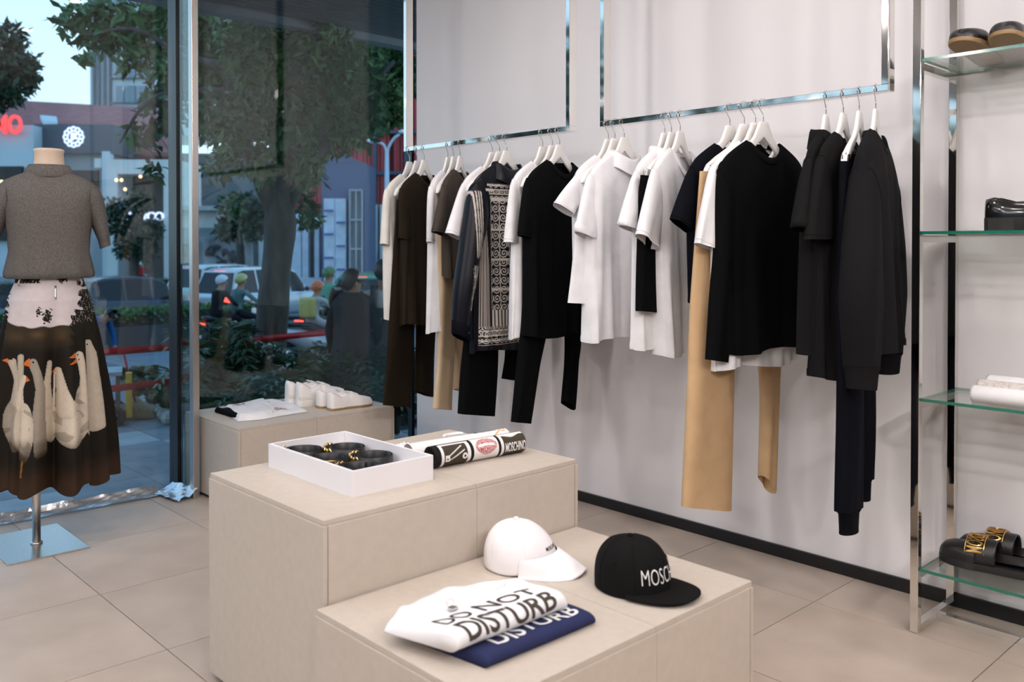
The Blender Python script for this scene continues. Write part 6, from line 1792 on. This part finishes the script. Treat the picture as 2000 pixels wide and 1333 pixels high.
def headcap(e, P, J, m, name, kx=0.10, ky=0.092, kz=0.105, low=-0.2, off=(-0.01, 0, 0.02), back=0.0):
    P = J['_head']
    c = np.array(J['head']) * 0.55 + np.array(J['top']) * 0.45 + np.array(off)
    rows = []
    for a in np.linspace(0.02, 1, 12):
        row = []
        for t in np.linspace(0, 2 * np.pi, 24, endpoint=False):
            lim = math.pi * (0.50 - low * 0.5 + (0.20 + back) * (-math.cos(t)))
            th = a * lim
            row.append(P(c + V(kx * math.sin(th) * math.cos(t), ky * math.sin(th) * math.sin(t), kz * math.cos(th))))
        rows.append(row)
    return MB().loft(rows, True, True, False).build(name, m, e)
# the woman in black, seen from behind
p = XY(690, 8.0)
hd_ = math.radians(47)
e, P, J = person(p, -0.52, hd_, 'woman in a black dress with a ponytail seen from behind', STAND, [(0.012, 0.012, 0.014), (0.012, 0.012, 0.014), (0.012, 0.012, 0.014), (0.02, 0.02, 0.02)], 0.945, turn=-62)
rows = []
for z, a, b in ((1.445, 0.05, 0.06), (1.425, 0.07, 0.11), (1.39, 0.095, 0.17), (1.34, 0.12, 0.20), (1.28, 0.125, 0.195), (1.1, 0.135, 0.18), (0.92, 0.16, 0.20), (0.7, 0.18, 0.225), (0.45, 0.20, 0.25), (0.30, 0.205, 0.255)):
    rows.append([P((a * math.cos(t) * (1 + 0.05 * math.sin(7 * t)), b * math.sin(t) * (1 + 0.05 * math.sin(7 * t)), z)) for t in np.linspace(0, 2 * np.pi, 36, endpoint=False)])
MB().loft(rows).build('dress', mat('black_dress_cloth', (0.012, 0.012, 0.015), 0.8), e)
headcap(e, P, J, M_HAIRB, 'hair', 0.106, 0.100, 0.118, back=0.26, low=-0.06)
Pb, P = P, J['_head']
MB().tube([P(q) for q in spline([(-0.08, 0.03, 1.50), (-0.15, 0.06, 1.44), (-0.17, 0.08, 1.34), (-0.15, 0.09, 1.26)], 14)], np.interp(np.linspace(0, 1, 14), [0, 0.3, 1], [0.035, 0.045, 0.012]), 10).build('ponytail', M_HAIRB, e)
MB().lathe([(0.020, -0.02), (0.048, -0.012), (0.05, 0.012), (0.02, 0.02)], tuple(P((-0.115, 0.045, 1.475))), 16).build('scrunchie', mat('pale_scrunchie', (0.35, 0.38, 0.36), 0.9, var=0.3, scale=40), e)
MB().ellipsoid(P((-0.03, 0.07, 1.60)), (0.014, 0.014, 0.02), 8, 6).build('hair_clip', M_CHROME, e)
P = Pb
# the woman in white shirt and apron dress
p = XY(752, 8.15)
e, P, J = person(p, -0.52, math.radians(50), 'woman in white shirt and grey apron dress with black shoulder bag', STAND, [(0.62, 0.60, 0.58), (0.055, 0.045, 0.04), (0.62, 0.60, 0.58), (0.6, 0.6, 0.6)], 1.0)
rows = [[P((a * math.cos(t), b * math.sin(t), z)) for t in np.linspace(0, 2 * np.pi, 32, endpoint=False)] for z, a, b in ((1.22, 0.135, 0.16), (1.1, 0.135, 0.165), (0.92, 0.16, 0.20), (0.7, 0.17, 0.215), (0.42, 0.18, 0.23))]
MB().loft(rows).build('apron_dress', mat('grey_brown_wool', (0.085, 0.072, 0.062), 0.9), e)
for y in (-0.10, 0.10):
    MB().loft([[P((x, y + dy, z)) for dy in (-0.025, 0.025)] for x, z in ((-0.138, 1.20), (-0.13, 1.32), (-0.06, 1.42), (0.06, 1.42), (0.13, 1.30))], False).build('dress_strap', MATS['grey_brown_wool'], e, solid=0.006)
headcap(e, P, J, M_HAIR, 'hair', 0.108, 0.104, 0.110, back=0.24, low=-0.30)
MB().loft([[P((x, y, z + dz)) for dz in (-0.03, 0.03)] for x, y, z in ((0.05, -0.17, 1.40), (-0.13, -0.10, 1.28), (-0.165, 0.02, 1.10), (-0.19, 0.16, 0.95))], False).build('bag_strap', M_SOFT, e, solid=0.008)
bagc = (-0.14, 0.27, 0.86)
MB().box(-0.05, 0.05, -0.15, 0.15, -0.13, 0.11, bev=0.03, T=lambda v: np.array([P((bagc[0] + q[0], bagc[1] + q[1], bagc[2] + q[2])) for q in v])).build('shoulder_bag', M_SOFT, e)
# riders
mbk_, _ = motorbike('motorbike', XY(466, 17.0), math.radians(12), 'dark motorbike carrying two riders left of the tree', mat('dark_bike_paint', (0.02, 0.022, 0.026), 0.3, coat=0.4))
g = GZ(XY(466, 17)[1])
dfw = V(math.cos(math.radians(12)), math.sin(math.radians(12)))
e, P, J = person(XY(466, 17.0) + dfw * 0.02, g, math.radians(12), 'rider in a teal shirt and yellow helmet on the dark motorbike', RIDE, [(0.10, 0.17, 0.17), (0.015, 0.015, 0.02), (0.10, 0.17, 0.17), (0.02, 0.02, 0.02)], 1.0)
headcap(e, P, J, mat('olive_yellow_helmet', (0.42, 0.38, 0.14), 0.4), 'helmet', 0.135, 0.12, 0.125, low=0.0)
e, P, J = person(XY(466, 17.0) - dfw * 0.42, g, math.radians(12), 'pillion rider in black jacket and white cap', RIDE, [(0.008, 0.008, 0.01), (0.01, 0.01, 0.012), (0.008, 0.008, 0.01), (0.02, 0.02, 0.02)], 1.0, elL=(0.12, 0.24, 1.12), wrL=(0.28, 0.14, 1.08), haL=(0.32, 0.10, 1.08), elR=(0.12, -0.24, 1.12), wrR=(0.28, -0.14, 1.08), haR=(0.32, -0.10, 1.08))
headcap(e, P, J, mat('pale_cap_cloth', (0.50, 0.56, 0.60), 0.6), 'cap', 0.125, 0.11, 0.11, low=0.0)
# white scooter with child
motorbike('scooter', XY(617, 14.3), math.radians(14), 'white scooter with a child wearing an orange helmet', mat('white_scooter_paint', (0.55, 0.57, 0.60), 0.3, coat=0.4), 0.95)
g = GZ(XY(617, 14.3)[1]); dfw = V(math.cos(math.radians(14)), math.sin(math.radians(14)))
e, P, J = person(XY(617, 14.3) + dfw * 0.0, g + 0.03, math.radians(14), 'child in pale clothes with orange helmet and yellow backpack', RIDE, [(0.40, 0.39, 0.40), (0.42, 0.40, 0.41), (0.40, 0.39, 0.40), (0.5, 0.5, 0.5)], 0.86)
headcap(e, P, J, mat('orange_helmet', (0.55, 0.13, 0.04), 0.35), 'helmet', 0.14, 0.125, 0.13, low=0.0)
MB().box(-0.30, -0.12, -0.15, 0.15, 0.98, 1.36, bev=0.055, T=lambda v: np.array([P(q) for q in v])).build('backpack', mat('yellow_backpack', (0.42, 0.36, 0.10), 0.7), e)
motorbike('motorbike', XY(648, 16.2), math.radians(16), 'dark motorbike just beyond the white scooter', mat('black_bike_paint', (0.03, 0.03, 0.035), 0.3, coat=0.4))
g = GZ(XY(648, 16.2)[1])
e, P, J = person(XY(640, 16.2), g, math.radians(16), 'rider in green and pink vest with a green camouflage helmet', RIDE, [(0.10, 0.30, 0.20), (0.02, 0.02, 0.025), (0.015, 0.015, 0.018), (0.02, 0.02, 0.02)], 1.03)
headcap(e, P, J, mat('camouflage_helmet', (0.10, 0.20, 0.07), 0.5, var=0.7, scale=25), 'helmet', 0.135, 0.12, 0.125, low=0.0)
motorbike('motorbike', XY(725, 13.5), math.radians(35), 'silver motorbike parked behind the two women', mat('silver_bike_paint', (0.35, 0.37, 0.40), 0.25, 0.5, coat=0.4))
motorbike('motorbike', XY(272, 46), math.radians(40), 'small far motorbike ridden by a person in red', mat('pale_bike_paint', (0.4, 0.42, 0.45), 0.3), 1.0)
e, P, J = person(XY(277, 46), GZ(42), math.radians(40), 'far rider in a red jacket and white helmet', RIDE, [(0.40, 0.02, 0.03), (0.02, 0.02, 0.03), (0.40, 0.02, 0.03), (0.02, 0.02, 0.02)])
headcap(e, P, J, M_SNKS, 'helmet', 0.135, 0.12, 0.125, low=0.0)
# street sweeper in blue bending over the cart
p = XY(165, 12.0)
e, P, J = person(p, GZ(p[1]), math.radians(-60), 'street cleaner in blue uniform bending behind the cart', STAND, [(0.02, 0.09, 0.26), (0.02, 0.08, 0.22), (0.02, 0.09, 0.26), (0.03, 0.03, 0.03)], 0.9,
                 waist=(0.06, 0, 1.04), chest=(0.24, 0, 1.14), neck=(0.38, 0, 1.18), head=(0.46, 0, 1.20), top=(0.52, 0, 1.24), shL=(0.26, 0.18, 1.14), elL=(0.32, 0.22, 0.90), wrL=(0.40, 0.16, 0.74), haL=(0.43, 0.14, 0.68), shR=(0.26, -0.18, 1.14), elR=(0.32, -0.22, 0.90), wrR=(0.40, -0.16, 0.74), haR=(0.43, -0.14, 0.68))
headcap(e, P, J, M_HAIR, 'hair', 0.10, 0.092, 0.105, back=0.05, low=0.0)
# cleaning cart and broom
c = XY(212, 8.9); g = -0.52
ct = empty('cleaning_cart', (c[0], c[1], g), 'street cleaning cart with yellow handles and buckets', 'cart')
ca_ = math.radians(-20); cd, cs_ = V(math.cos(ca_), math.sin(ca_), 0), V(-math.sin(ca_), math.cos(ca_), 0)
CP = lambda x, y, z: V(c[0], c[1], g) + cd * x + cs_ * y + V(0, 0, z)
cb = lambda x0, x1, y0, y1, z0, z1: MB().box(x0, x1, y0, y1, z0, z1, bev=0.006, T=lambda v: np.array([CP(*q) for q in v]))
M_YEL = mat('yellow_plastic', (0.60, 0.36, 0.03), 0.5)
M_DKP = mat('dark_plastic', (0.05, 0.05, 0.055), 0.5)
cb(-0.35, 0.15, -0.22, 0.22, 0.10, 0.16).build('base', M_DKP, ct)
cb(-0.38, 0.12, -0.22, 0.22, 0.50, 0.54).build('tray', mat('grey_plastic', (0.30, 0.33, 0.36), 0.5), ct)
for x in (-0.30, 0.08):
    for y in (-0.19, 0.19): cb(x - 0.02, x + 0.02, y - 0.02, y + 0.02, 0.16, 0.50).build('upright', M_DKP, ct)
for y in (-0.2, 0.2): MB().loft([[CP(0.05 + r * math.cos(t), y + q, 0.10 + r * math.sin(t)) for r, q in ((0.04, -0.03), (0.10, -0.03), (0.10, 0.03), (0.04, 0.03))] for t in np.linspace(0, 2 * np.pi, 25)], True).build('wheel', M_TYRE, ct)
cb(0.15, 0.21, -0.20, -0.10, 0.08, 0.52).build('yellow_handle', M_YEL, ct)
MB().lathe([(0.07, 0), (0.09, 0.22), (0.085, 0.22)], tuple(CP(-0.18, -0.05, 0.165)), 18).build('bucket', mat('white_bucket', (0.5, 0.5, 0.48), 0.5), ct)
MB().lathe([(0.035, 0), (0.04, 0.10), (0.03, 0.14), (0.012, 0.16), (0.012, 0.19)], tuple(CP(-0.02, -0.10, 0.165)), 16).build('spray_bottle', mat('pale_yellow_plastic', (0.6, 0.52, 0.22), 0.4), ct)
br = empty('straw_broom', tuple(XY(262, 9.1)) + (-0.52,), 'straw broom with long red handle leaning on the cart', 'broom')
b1 = V(*XY(262, 9.1), -0.33); b2 = V(*XY(240, 9.0), ZP(690, 9.0))
MB().tube([b1, b2], 0.013, 10).build('handle', mat('red_broom_handle', (0.42, 0.02, 0.03), 0.4), br)
bd = V(*(XY(290, 9.1) - XY(262, 9.1)), 0)
rows = []
for q in np.linspace(0, 1, 8):
    ctr_ = b1 + bd * 0.3 * q + V(0, 0, -0.17 * q); rr_ = np.interp(q, [0, 0.4, 1], [0.03, 0.14, 0.17])
    rows.append([ctr_ + V(*(R2 * rr_ * math.cos(t)), 0) + V(*(F2 * 0.05 * math.sin(t)), 0.04 * math.sin(t) * (1 - q)) for t in np.linspace(0, 2 * np.pi, 24, endpoint=False)])
MB().loft(rows, True, True, True).build('straw_head', mat('straw', (0.36, 0.28, 0.17), 0.95, var=0.4, scale=60, stretch=(4, 4, 0.4)), br)
# ------------------------------------------------------------------ far side of the street
def wallbox(name, pxa, pxb, y0, y1, w, m, parent, depth=3.0, dw=0.0):
    """a slab facing the shop between two picture columns, at distance w (its real place across the street)"""
    a, b = XY(pxa, w), XY(pxb, w + dw)
    z0, z1 = ZP(y1, w), ZP(y0, w)
    d = (b - a); L = np.linalg.norm(d); d /= L; nrm = V(-d[1], d[0])
    if nrm @ F2 < 0: nrm = -nrm
    q = [V(*a, 0), V(*b, 0), V(*(b + nrm * depth), 0), V(*(a + nrm * depth), 0)]
    v = [p + V(0, 0, z0) for p in q] + [p + V(0, 0, z1) for p in q]
    f = [(0, 1, 5, 4), (1, 2, 6, 5), (2, 3, 7, 6), (3, 0, 4, 7), (4, 5, 6, 7), (3, 2, 1, 0)]
    return MB().add(v, f).build(name, m, parent, smooth=False)
def bld(name, px, w, label, cat='building'):
    p = XY(px, w); return empty(name, (p[0], p[1], -1.35), label, cat)
M_WHB = mat('pale_blue_render', (0.52, 0.62, 0.66), 0.85, var=0.1, scale=0.5)
M_WHB2 = mat('off_white_render', (0.62, 0.66, 0.65), 0.85, var=0.12, scale=0.5)
M_NAVYS = mat('navy_sign_board', (0.045, 0.075, 0.10), 0.6, var=0.1, scale=0.6)
M_TILER = mat('red_roof_tiles', (0.33, 0.115, 0.105), 0.8, var=0.3, scale=1.5, stretch=(1, 1, 6))
M_TOWER = mat('tower_cladding', (0.42, 0.52, 0.57), 0.5, var=0.1, scale=0.3)
M_TOWERD = mat('tower_dark_strip', (0.08, 0.10, 0.12), 0.4)
M_DARKIN = mat('dark_interior', (0.02, 0.018, 0.016), 0.6)
M_REDL = mat('red_lit_letters', (0.8, 0.05, 0.05), 0.4, emit=(1.0, 0.07, 0.06), estr=1.1)
M_WHL = mat('white_lit_letters', (0.7, 0.75, 0.9), 0.4, emit=(0.72, 0.76, 1.0), estr=1.1)
M_WARML = mat('warm_lit_bulb', (1, 0.6, 0.3), 0.4, emit=(1.0, 0.55, 0.25), estr=3.0)
def sign_text(e, s, px0, px1, y0, y1, w, m, name='letters', off=0.02):
    v, f = text_mesh(s, off, 4)
    w0 = w
    mb = MB().add(np.array([V(*XY(px0 + (px1 - px0) * a, w0), ZP(y1 + (y0 - y1) * b, w0)) for a, b in v]), f)
    o = mb.build(name, m, e, smooth=False); md = o.modifiers.new('depth', 'SOLIDIFY'); md.thickness = 0.15
    return o
# building with the red sign, navy sign board with round emblem, red roof
e = bld('shop_building', 30, 52, 'pale shop building with red lettering at the far left')
wallbox('wall', -260, 66, 245, 540, 52, M_WHB, e, 6)
wallbox('window', -60, 43, 325, 470, 51.7, M_DARKIN, e, 0.3)
sign_text(e, 'MO', -10, 43, 224, 262, 51.5, M_REDL)
for px, y in ((4, 356), (24, 352)): MB().ellipsoid(tuple(V(*XY(px, 51.6), ZP(y, 51.6))), (0.12, 0.12, 0.12), 8, 6).build('lamp', M_WARML, e)
e = bld('shop_building', 150, 53, 'shop with navy sign board and round white emblem')
wallbox('sign_board', 66, 220, 243, 300, 53, M_NAVYS, e, 4)
wallbox('wall', 66, 212, 296, 540, 53.6, mat('grey_render', (0.30, 0.35, 0.37), 0.85), e, 5)
wallbox('side_wall', 62, 76, 262, 540, 52.9, M_NAVYS, e, 0.5)
wallbox('window', 140, 192, 333, 400, 53.4, M_DARKIN, e, 0.3)
wallbox('pillar', 200, 214, 296, 540, 52.8, M_WHB, e, 0.6)
wallbox('vent_box', 185, 199, 310, 328, 53.0, M_WHB2, e, 0.5)
em = MB()
cx_, cy_ = 145, 268
def ringpt(px, y, w_=52.6): return V(*XY(px, w_), ZP(y, w_))
em_r = [ringpt(cx_ + 17 * math.cos(t), cy_ + 17 * math.sin(t)) for t in np.linspace(0, 2 * np.pi, 33)]
for k in range(12):
    t0 = k * math.pi / 6
    MB().tube([ringpt(cx_ + 15.5 * math.cos(t0) + 4.2 * math.cos(t), cy_ + 15.5 * math.sin(t0) + 4.2 * math.sin(t)) for t in np.linspace(0, 2 * np.pi, 13)], 0.050, 6, cap=False).build('emblem_ring', M_WHL, e)
sign_text(e, 'JK', cx_ - 8, cx_ + 9, cy_ - 8, cy_ + 8, 52.6, M_WHL, 'emblem_letters', 0.05)
e = bld('roof_building', 200, 56, 'long red tiled roof above the shops')
def roofq(pts, m, name='roof_slope'):
    v = [V(*XY(px, w_), ZP(y, w_)) for px, y, w_ in pts]
    v2 = [p - V(0, 0, 0.25) for p in v]
    return MB().add(v + v2, [(0, 1, 2, 3), (7, 6, 5, 4), (0, 4, 5, 1), (1, 5, 6, 2), (2, 6, 7, 3), (3, 7, 4, 0)]).build(name, m, e, smooth=False)
roofq([(-120, 258, 56), (345, 300, 56), (345, 214, 62), (-120, 188, 62)], M_TILER)
for px in (20, 60, 100, 240, 290):
    roofq([(px + 38, 268 + px * 0.06, 55.9), (px + 43, 268 + px * 0.06, 55.9), (px + 6, 198 + px * 0.07, 61.8), (px, 198 + px * 0.07, 61.8)], M_TILER, 'ridge')
roofq([(80, 225, 58), (112, 228, 58), (114, 238, 57.6), (86, 236, 57.6)], M_WHB, 'skylight')
wallbox('wall', -120, 345, 300, 330, 57, mat('brick_red_wall', (0.24, 0.09, 0.085), 0.85), e, 4)
e = bld('office_tower', 255, 95, 'tall grey office tower behind the branches')
wallbox('wall', 178, 350, -500, 260, 95, M_TOWER, e, 12)
for px in (183, 192, 203, 214): wallbox('dark_strip', px, px + 5, -500, 250, 94.8, M_TOWERD, e, 0.3)
for y in range(-40, 240, 48): wallbox('floor_band', 218, 350, y, y + 3, 94.7, M_TOWERD, e, 0.3)
for k, y in enumerate(range(-30, 240, 48)):
    for px in range(228, 345, 22): wallbox('window', px, px + 15, y + 6, y + 38, 94.75, mat('tower_glass', (0.16, 0.23, 0.28), 0.15), e, 0.2)
e = bld('corner_shop', 275, 50, 'off-white shop with wide portal and lit letters behind foliage')
wallbox('pier', 208, 230, 312, 545, 50, M_WHB2, e, 4)
wallbox('pier', 320, 345, 312, 545, 50, M_WHB2, e, 4)
wallbox('lintel', 229, 321, 312, 340, 50, M_WHB2, e, 4)
wallbox('interior', 229, 321, 340, 545, 52, mat('dim_interior', (0.10, 0.09, 0.08), 0.8), e, 1)
sign_text(e, 'MO', 232, 266, 414, 431, 49.8, M_WHL)
sign_text(e, 'ICO', 281, 319, 414, 431, 49.8, M_WHL)
for px, y in ((228, 352), (275, 345), (245, 370), (238, 352)): MB().ellipsoid(tuple(V(*XY(px, 49.6), ZP(y, 49.6))), (0.09, 0.09, 0.09), 8, 6).build('lamp', M_WARML, e)
tree('street_tree', 'bushy green tree in front of the lit letters', tuple(XY(262, 44)) + (-1.3,), [([V(*XY(262, 44), -1.35), tp(262, 470, 44), tp(265, 400, 44)], [0.25, 0.2, 0.1])],
     [pblob(240, 440, 44, 28), pblob(275, 395, 44, 26), pblob(295, 450, 44, 24), pblob(250, 480, 44, 26), pblob(285, 490, 44, 22), pblob(225, 410, 44, 22)], 2600, 0.30, M_LEAF2, seed=61)
# graffiti wall with concrete top
M_GRAF = mat('graffiti_wall', (0.36, 0.42, 0.45), 0.85, var=0.75, scale=0.55)
e = bld('graffiti_wall', 430, 46, 'pale wall covered with dark graffiti behind the cars', 'wall')
wallbox('wall', 345, 490, 445, 545, 46, M_GRAF, e, 0.4)
wallbox('fascia', 340, 500, 408, 445, 46.4, M_WHB2, e, 0.6)
wallbox('coping', 335, 505, 402, 411, 45.8, M_CONC, e, 1.2)
rgz = np.random.default_rng(77)
M_GINK = mat('graffiti_paint', (0.03, 0.045, 0.06), 0.8)
for k in range(15):
    px, y = rgz.uniform(350, 478), rgz.uniform(458, 530)
    pts = [ringpt(px + rgz.uniform(-9, 9), y + rgz.uniform(-9, 9), 45.93) for _ in range(6)]
    MB().tube(spline(pts, 26), 0.07, 6).build('graffiti_stroke', M_GINK, e)
e = bld('far_house', 470, 60, 'dark green planting and house behind the graffiti wall')
wallbox('wall', 300, 560, 300, 520, 62, mat('shaded_house_wall', (0.16, 0.20, 0.21), 0.9, var=0.3, scale=0.5), e, 5)
wallbox('window', 505, 530, 470, 530, 61.5, M_WHB2, e, 0.3)
tree('street_tree', 'small palm-like tree in front of the graffiti wall', tuple(XY(470, 42)) + (-1.3,), [([V(*XY(470, 42), -1.35), tp(470, 500, 42), tp(466, 440, 42)], [0.22, 0.2, 0.12])],
     [pblob(440, 450, 42, 20), pblob(470, 430, 42, 26), pblob(495, 450, 42, 22), pblob(515, 420, 42, 25), pblob(480, 400, 42, 25)], 1600, 0.36, M_LEAF2, seed=62)
# blue-grey hoarding kiosk
M_SLATE = mat('slate_blue_paint', (0.085, 0.115, 0.20), 0.7, var=0.1, scale=0.7)
M_PAPER = mat('white_printed_hoarding', (0.55, 0.62, 0.72), 0.7, var=0.22, scale=2.2)
e = bld('hoarding_kiosk', 665, 36, 'slate blue gabled hoarding with white printed panels')
wallbox('wall', 628, 712, 318, 620, 36, M_SLATE, e, 3)
v = [V(*XY(px, w_), ZP(y, w_)) for w_ in (36, 38.5) for px, y in ((628, 320), (712, 320), (663, 296))]
MB().add(v, [(0, 1, 2), (5, 4, 3), (0, 3, 4, 1), (1, 4, 5, 2), (2, 5, 3, 0)]).build('gable', M_SLATE, e, smooth=False)
for px in (632.5, 654.5): 
    hp = wallbox('printed_panel', px, px + 21, 388, 620, 35.8, M_PAPER, e, 0.15)
M_BPR = mat('blue_print', (0.06, 0.10, 0.28), 0.7)
for k in range(6):
    wallbox('print_line', 633 if k % 2 == 0 else 657, 651 if k % 2 == 0 else 674, 410 + k * 23, 414 + k * 23, 35.6, M_BPR, e, 0.05)
wallbox('gate', 682, 708, 370, 600, 35.7, mat('grey_gate_mesh', (0.16, 0.19, 0.21), 0.6, var=0.4, scale=9, stretch=(1, 1, 0.1)), e, 0.15)
for px in (682, 694, 706): wallbox('gate_bar', px, px + 2, 370, 600, 35.5, M_CONC, e, 0.1)
for y in (370, 428, 485): wallbox('gate_rail', 682, 708, y, y + 3, 35.5, M_CONC, e, 0.1)
e = bld('white_columns', 605, 38, 'white hoarding columns right of the tree trunk', 'hoarding')
for px, wd in ((568, 20), (590, 12), (614, 9)): wallbox('column', px, px + wd, 415, 560, 38, M_PAPER, e, 0.4)
wallbox('dark_gap', 566, 630, 420, 560, 39, mat('brown_doorway', (0.075, 0.06, 0.05), 0.8), e, 0.3)
wallbox('low_wall', 580, 632, 543, 575, 37.5, M_PAPER, e, 0.3)
# red ribbed facade
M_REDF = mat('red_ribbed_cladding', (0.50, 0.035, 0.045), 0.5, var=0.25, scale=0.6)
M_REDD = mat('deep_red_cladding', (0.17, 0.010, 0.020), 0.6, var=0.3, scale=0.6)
M_STB = mat('steel_blue_beam', (0.03, 0.07, 0.11), 0.5)
e = bld('red_building', 740, 40, 'red ribbed facade with dark beams at the right of the window')
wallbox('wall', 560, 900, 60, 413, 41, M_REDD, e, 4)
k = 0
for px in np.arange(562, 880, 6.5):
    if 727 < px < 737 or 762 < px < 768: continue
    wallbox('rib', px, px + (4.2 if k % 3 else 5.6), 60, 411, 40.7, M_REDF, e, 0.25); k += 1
for y in (255, 335, 411): wallbox('beam', 560, 900, y, y + 6, 40.4, M_STB, e, 0.3)
for px in (729, 790): wallbox('steel_post', px, px + 6, 60, 415, 40.3, M_STB, e, 0.3)
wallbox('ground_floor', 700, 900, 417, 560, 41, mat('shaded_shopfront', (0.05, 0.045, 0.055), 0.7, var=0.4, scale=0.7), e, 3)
for px in (728, 742): wallbox('white_pillar', px, px + 9, 400, 560, 40.2, M_WHB, e, 0.5)
wallbox('notice', 742, 754, 492, 515, 40.0, M_PAPER, e, 0.1)
e = bld('glass_canopy', 680, 44, 'slanted glass roof above the hoarding', 'glass roof')
for px in (655, 690, 705):
    MB().tube([ringpt(px - 14, 262, 42), ringpt(px + 4, 330, 42)], 0.16, 6).build('roof_bar', M_WHB, e)
v = [ringpt(640, 268, 42.2), ringpt(688, 270, 42.2), ringpt(694, 326, 42.2), ringpt(668, 310, 42.2)]
MB().add(v, [(0, 1, 2, 3)]).build('pane', mat('pale_roof_glass', (0.35, 0.40, 0.34), 0.3), e, solid=0.05, smooth=False)
# twin-arm street lamp
M_LPOST = mat('pale_lamp_post', (0.42, 0.50, 0.58), 0.5)
e = bld('street_lamp', 756, 30, 'pale twin-arm street lamp in front of the red facade', 'street lamp')
LPp = lambda px, y: V(*XY(px, 30), ZP(y, 30))
MB().tube([LPp(756, 600), LPp(756, 420), LPp(756, 290)], [0.10, 0.09, 0.06], 12).build('pole', M_LPOST, e)
for sgn in (-1, 1):
    MB().tube(spline([LPp(756, 300), LPp(756 + sgn * 5, 285), LPp(756 + sgn * 14, 279 - (8 if sgn > 0 else 0)), LPp(756 + sgn * 25, 277 - (14 if sgn > 0 else 0))], 14), 0.045, 10).build('arm', M_LPOST, e)
    MB().ellipsoid(tuple(LPp(756 + sgn * 31, 276 - (18 if sgn > 0 else 0))), (0.16, 0.10, 0.075), 14, 8, R=np.array(Matrix.Rotation(0, 3, 'Z'))).build('lamp_head', mat('lamp_head_glass', (0.6, 0.66, 0.72), 0.3), e)
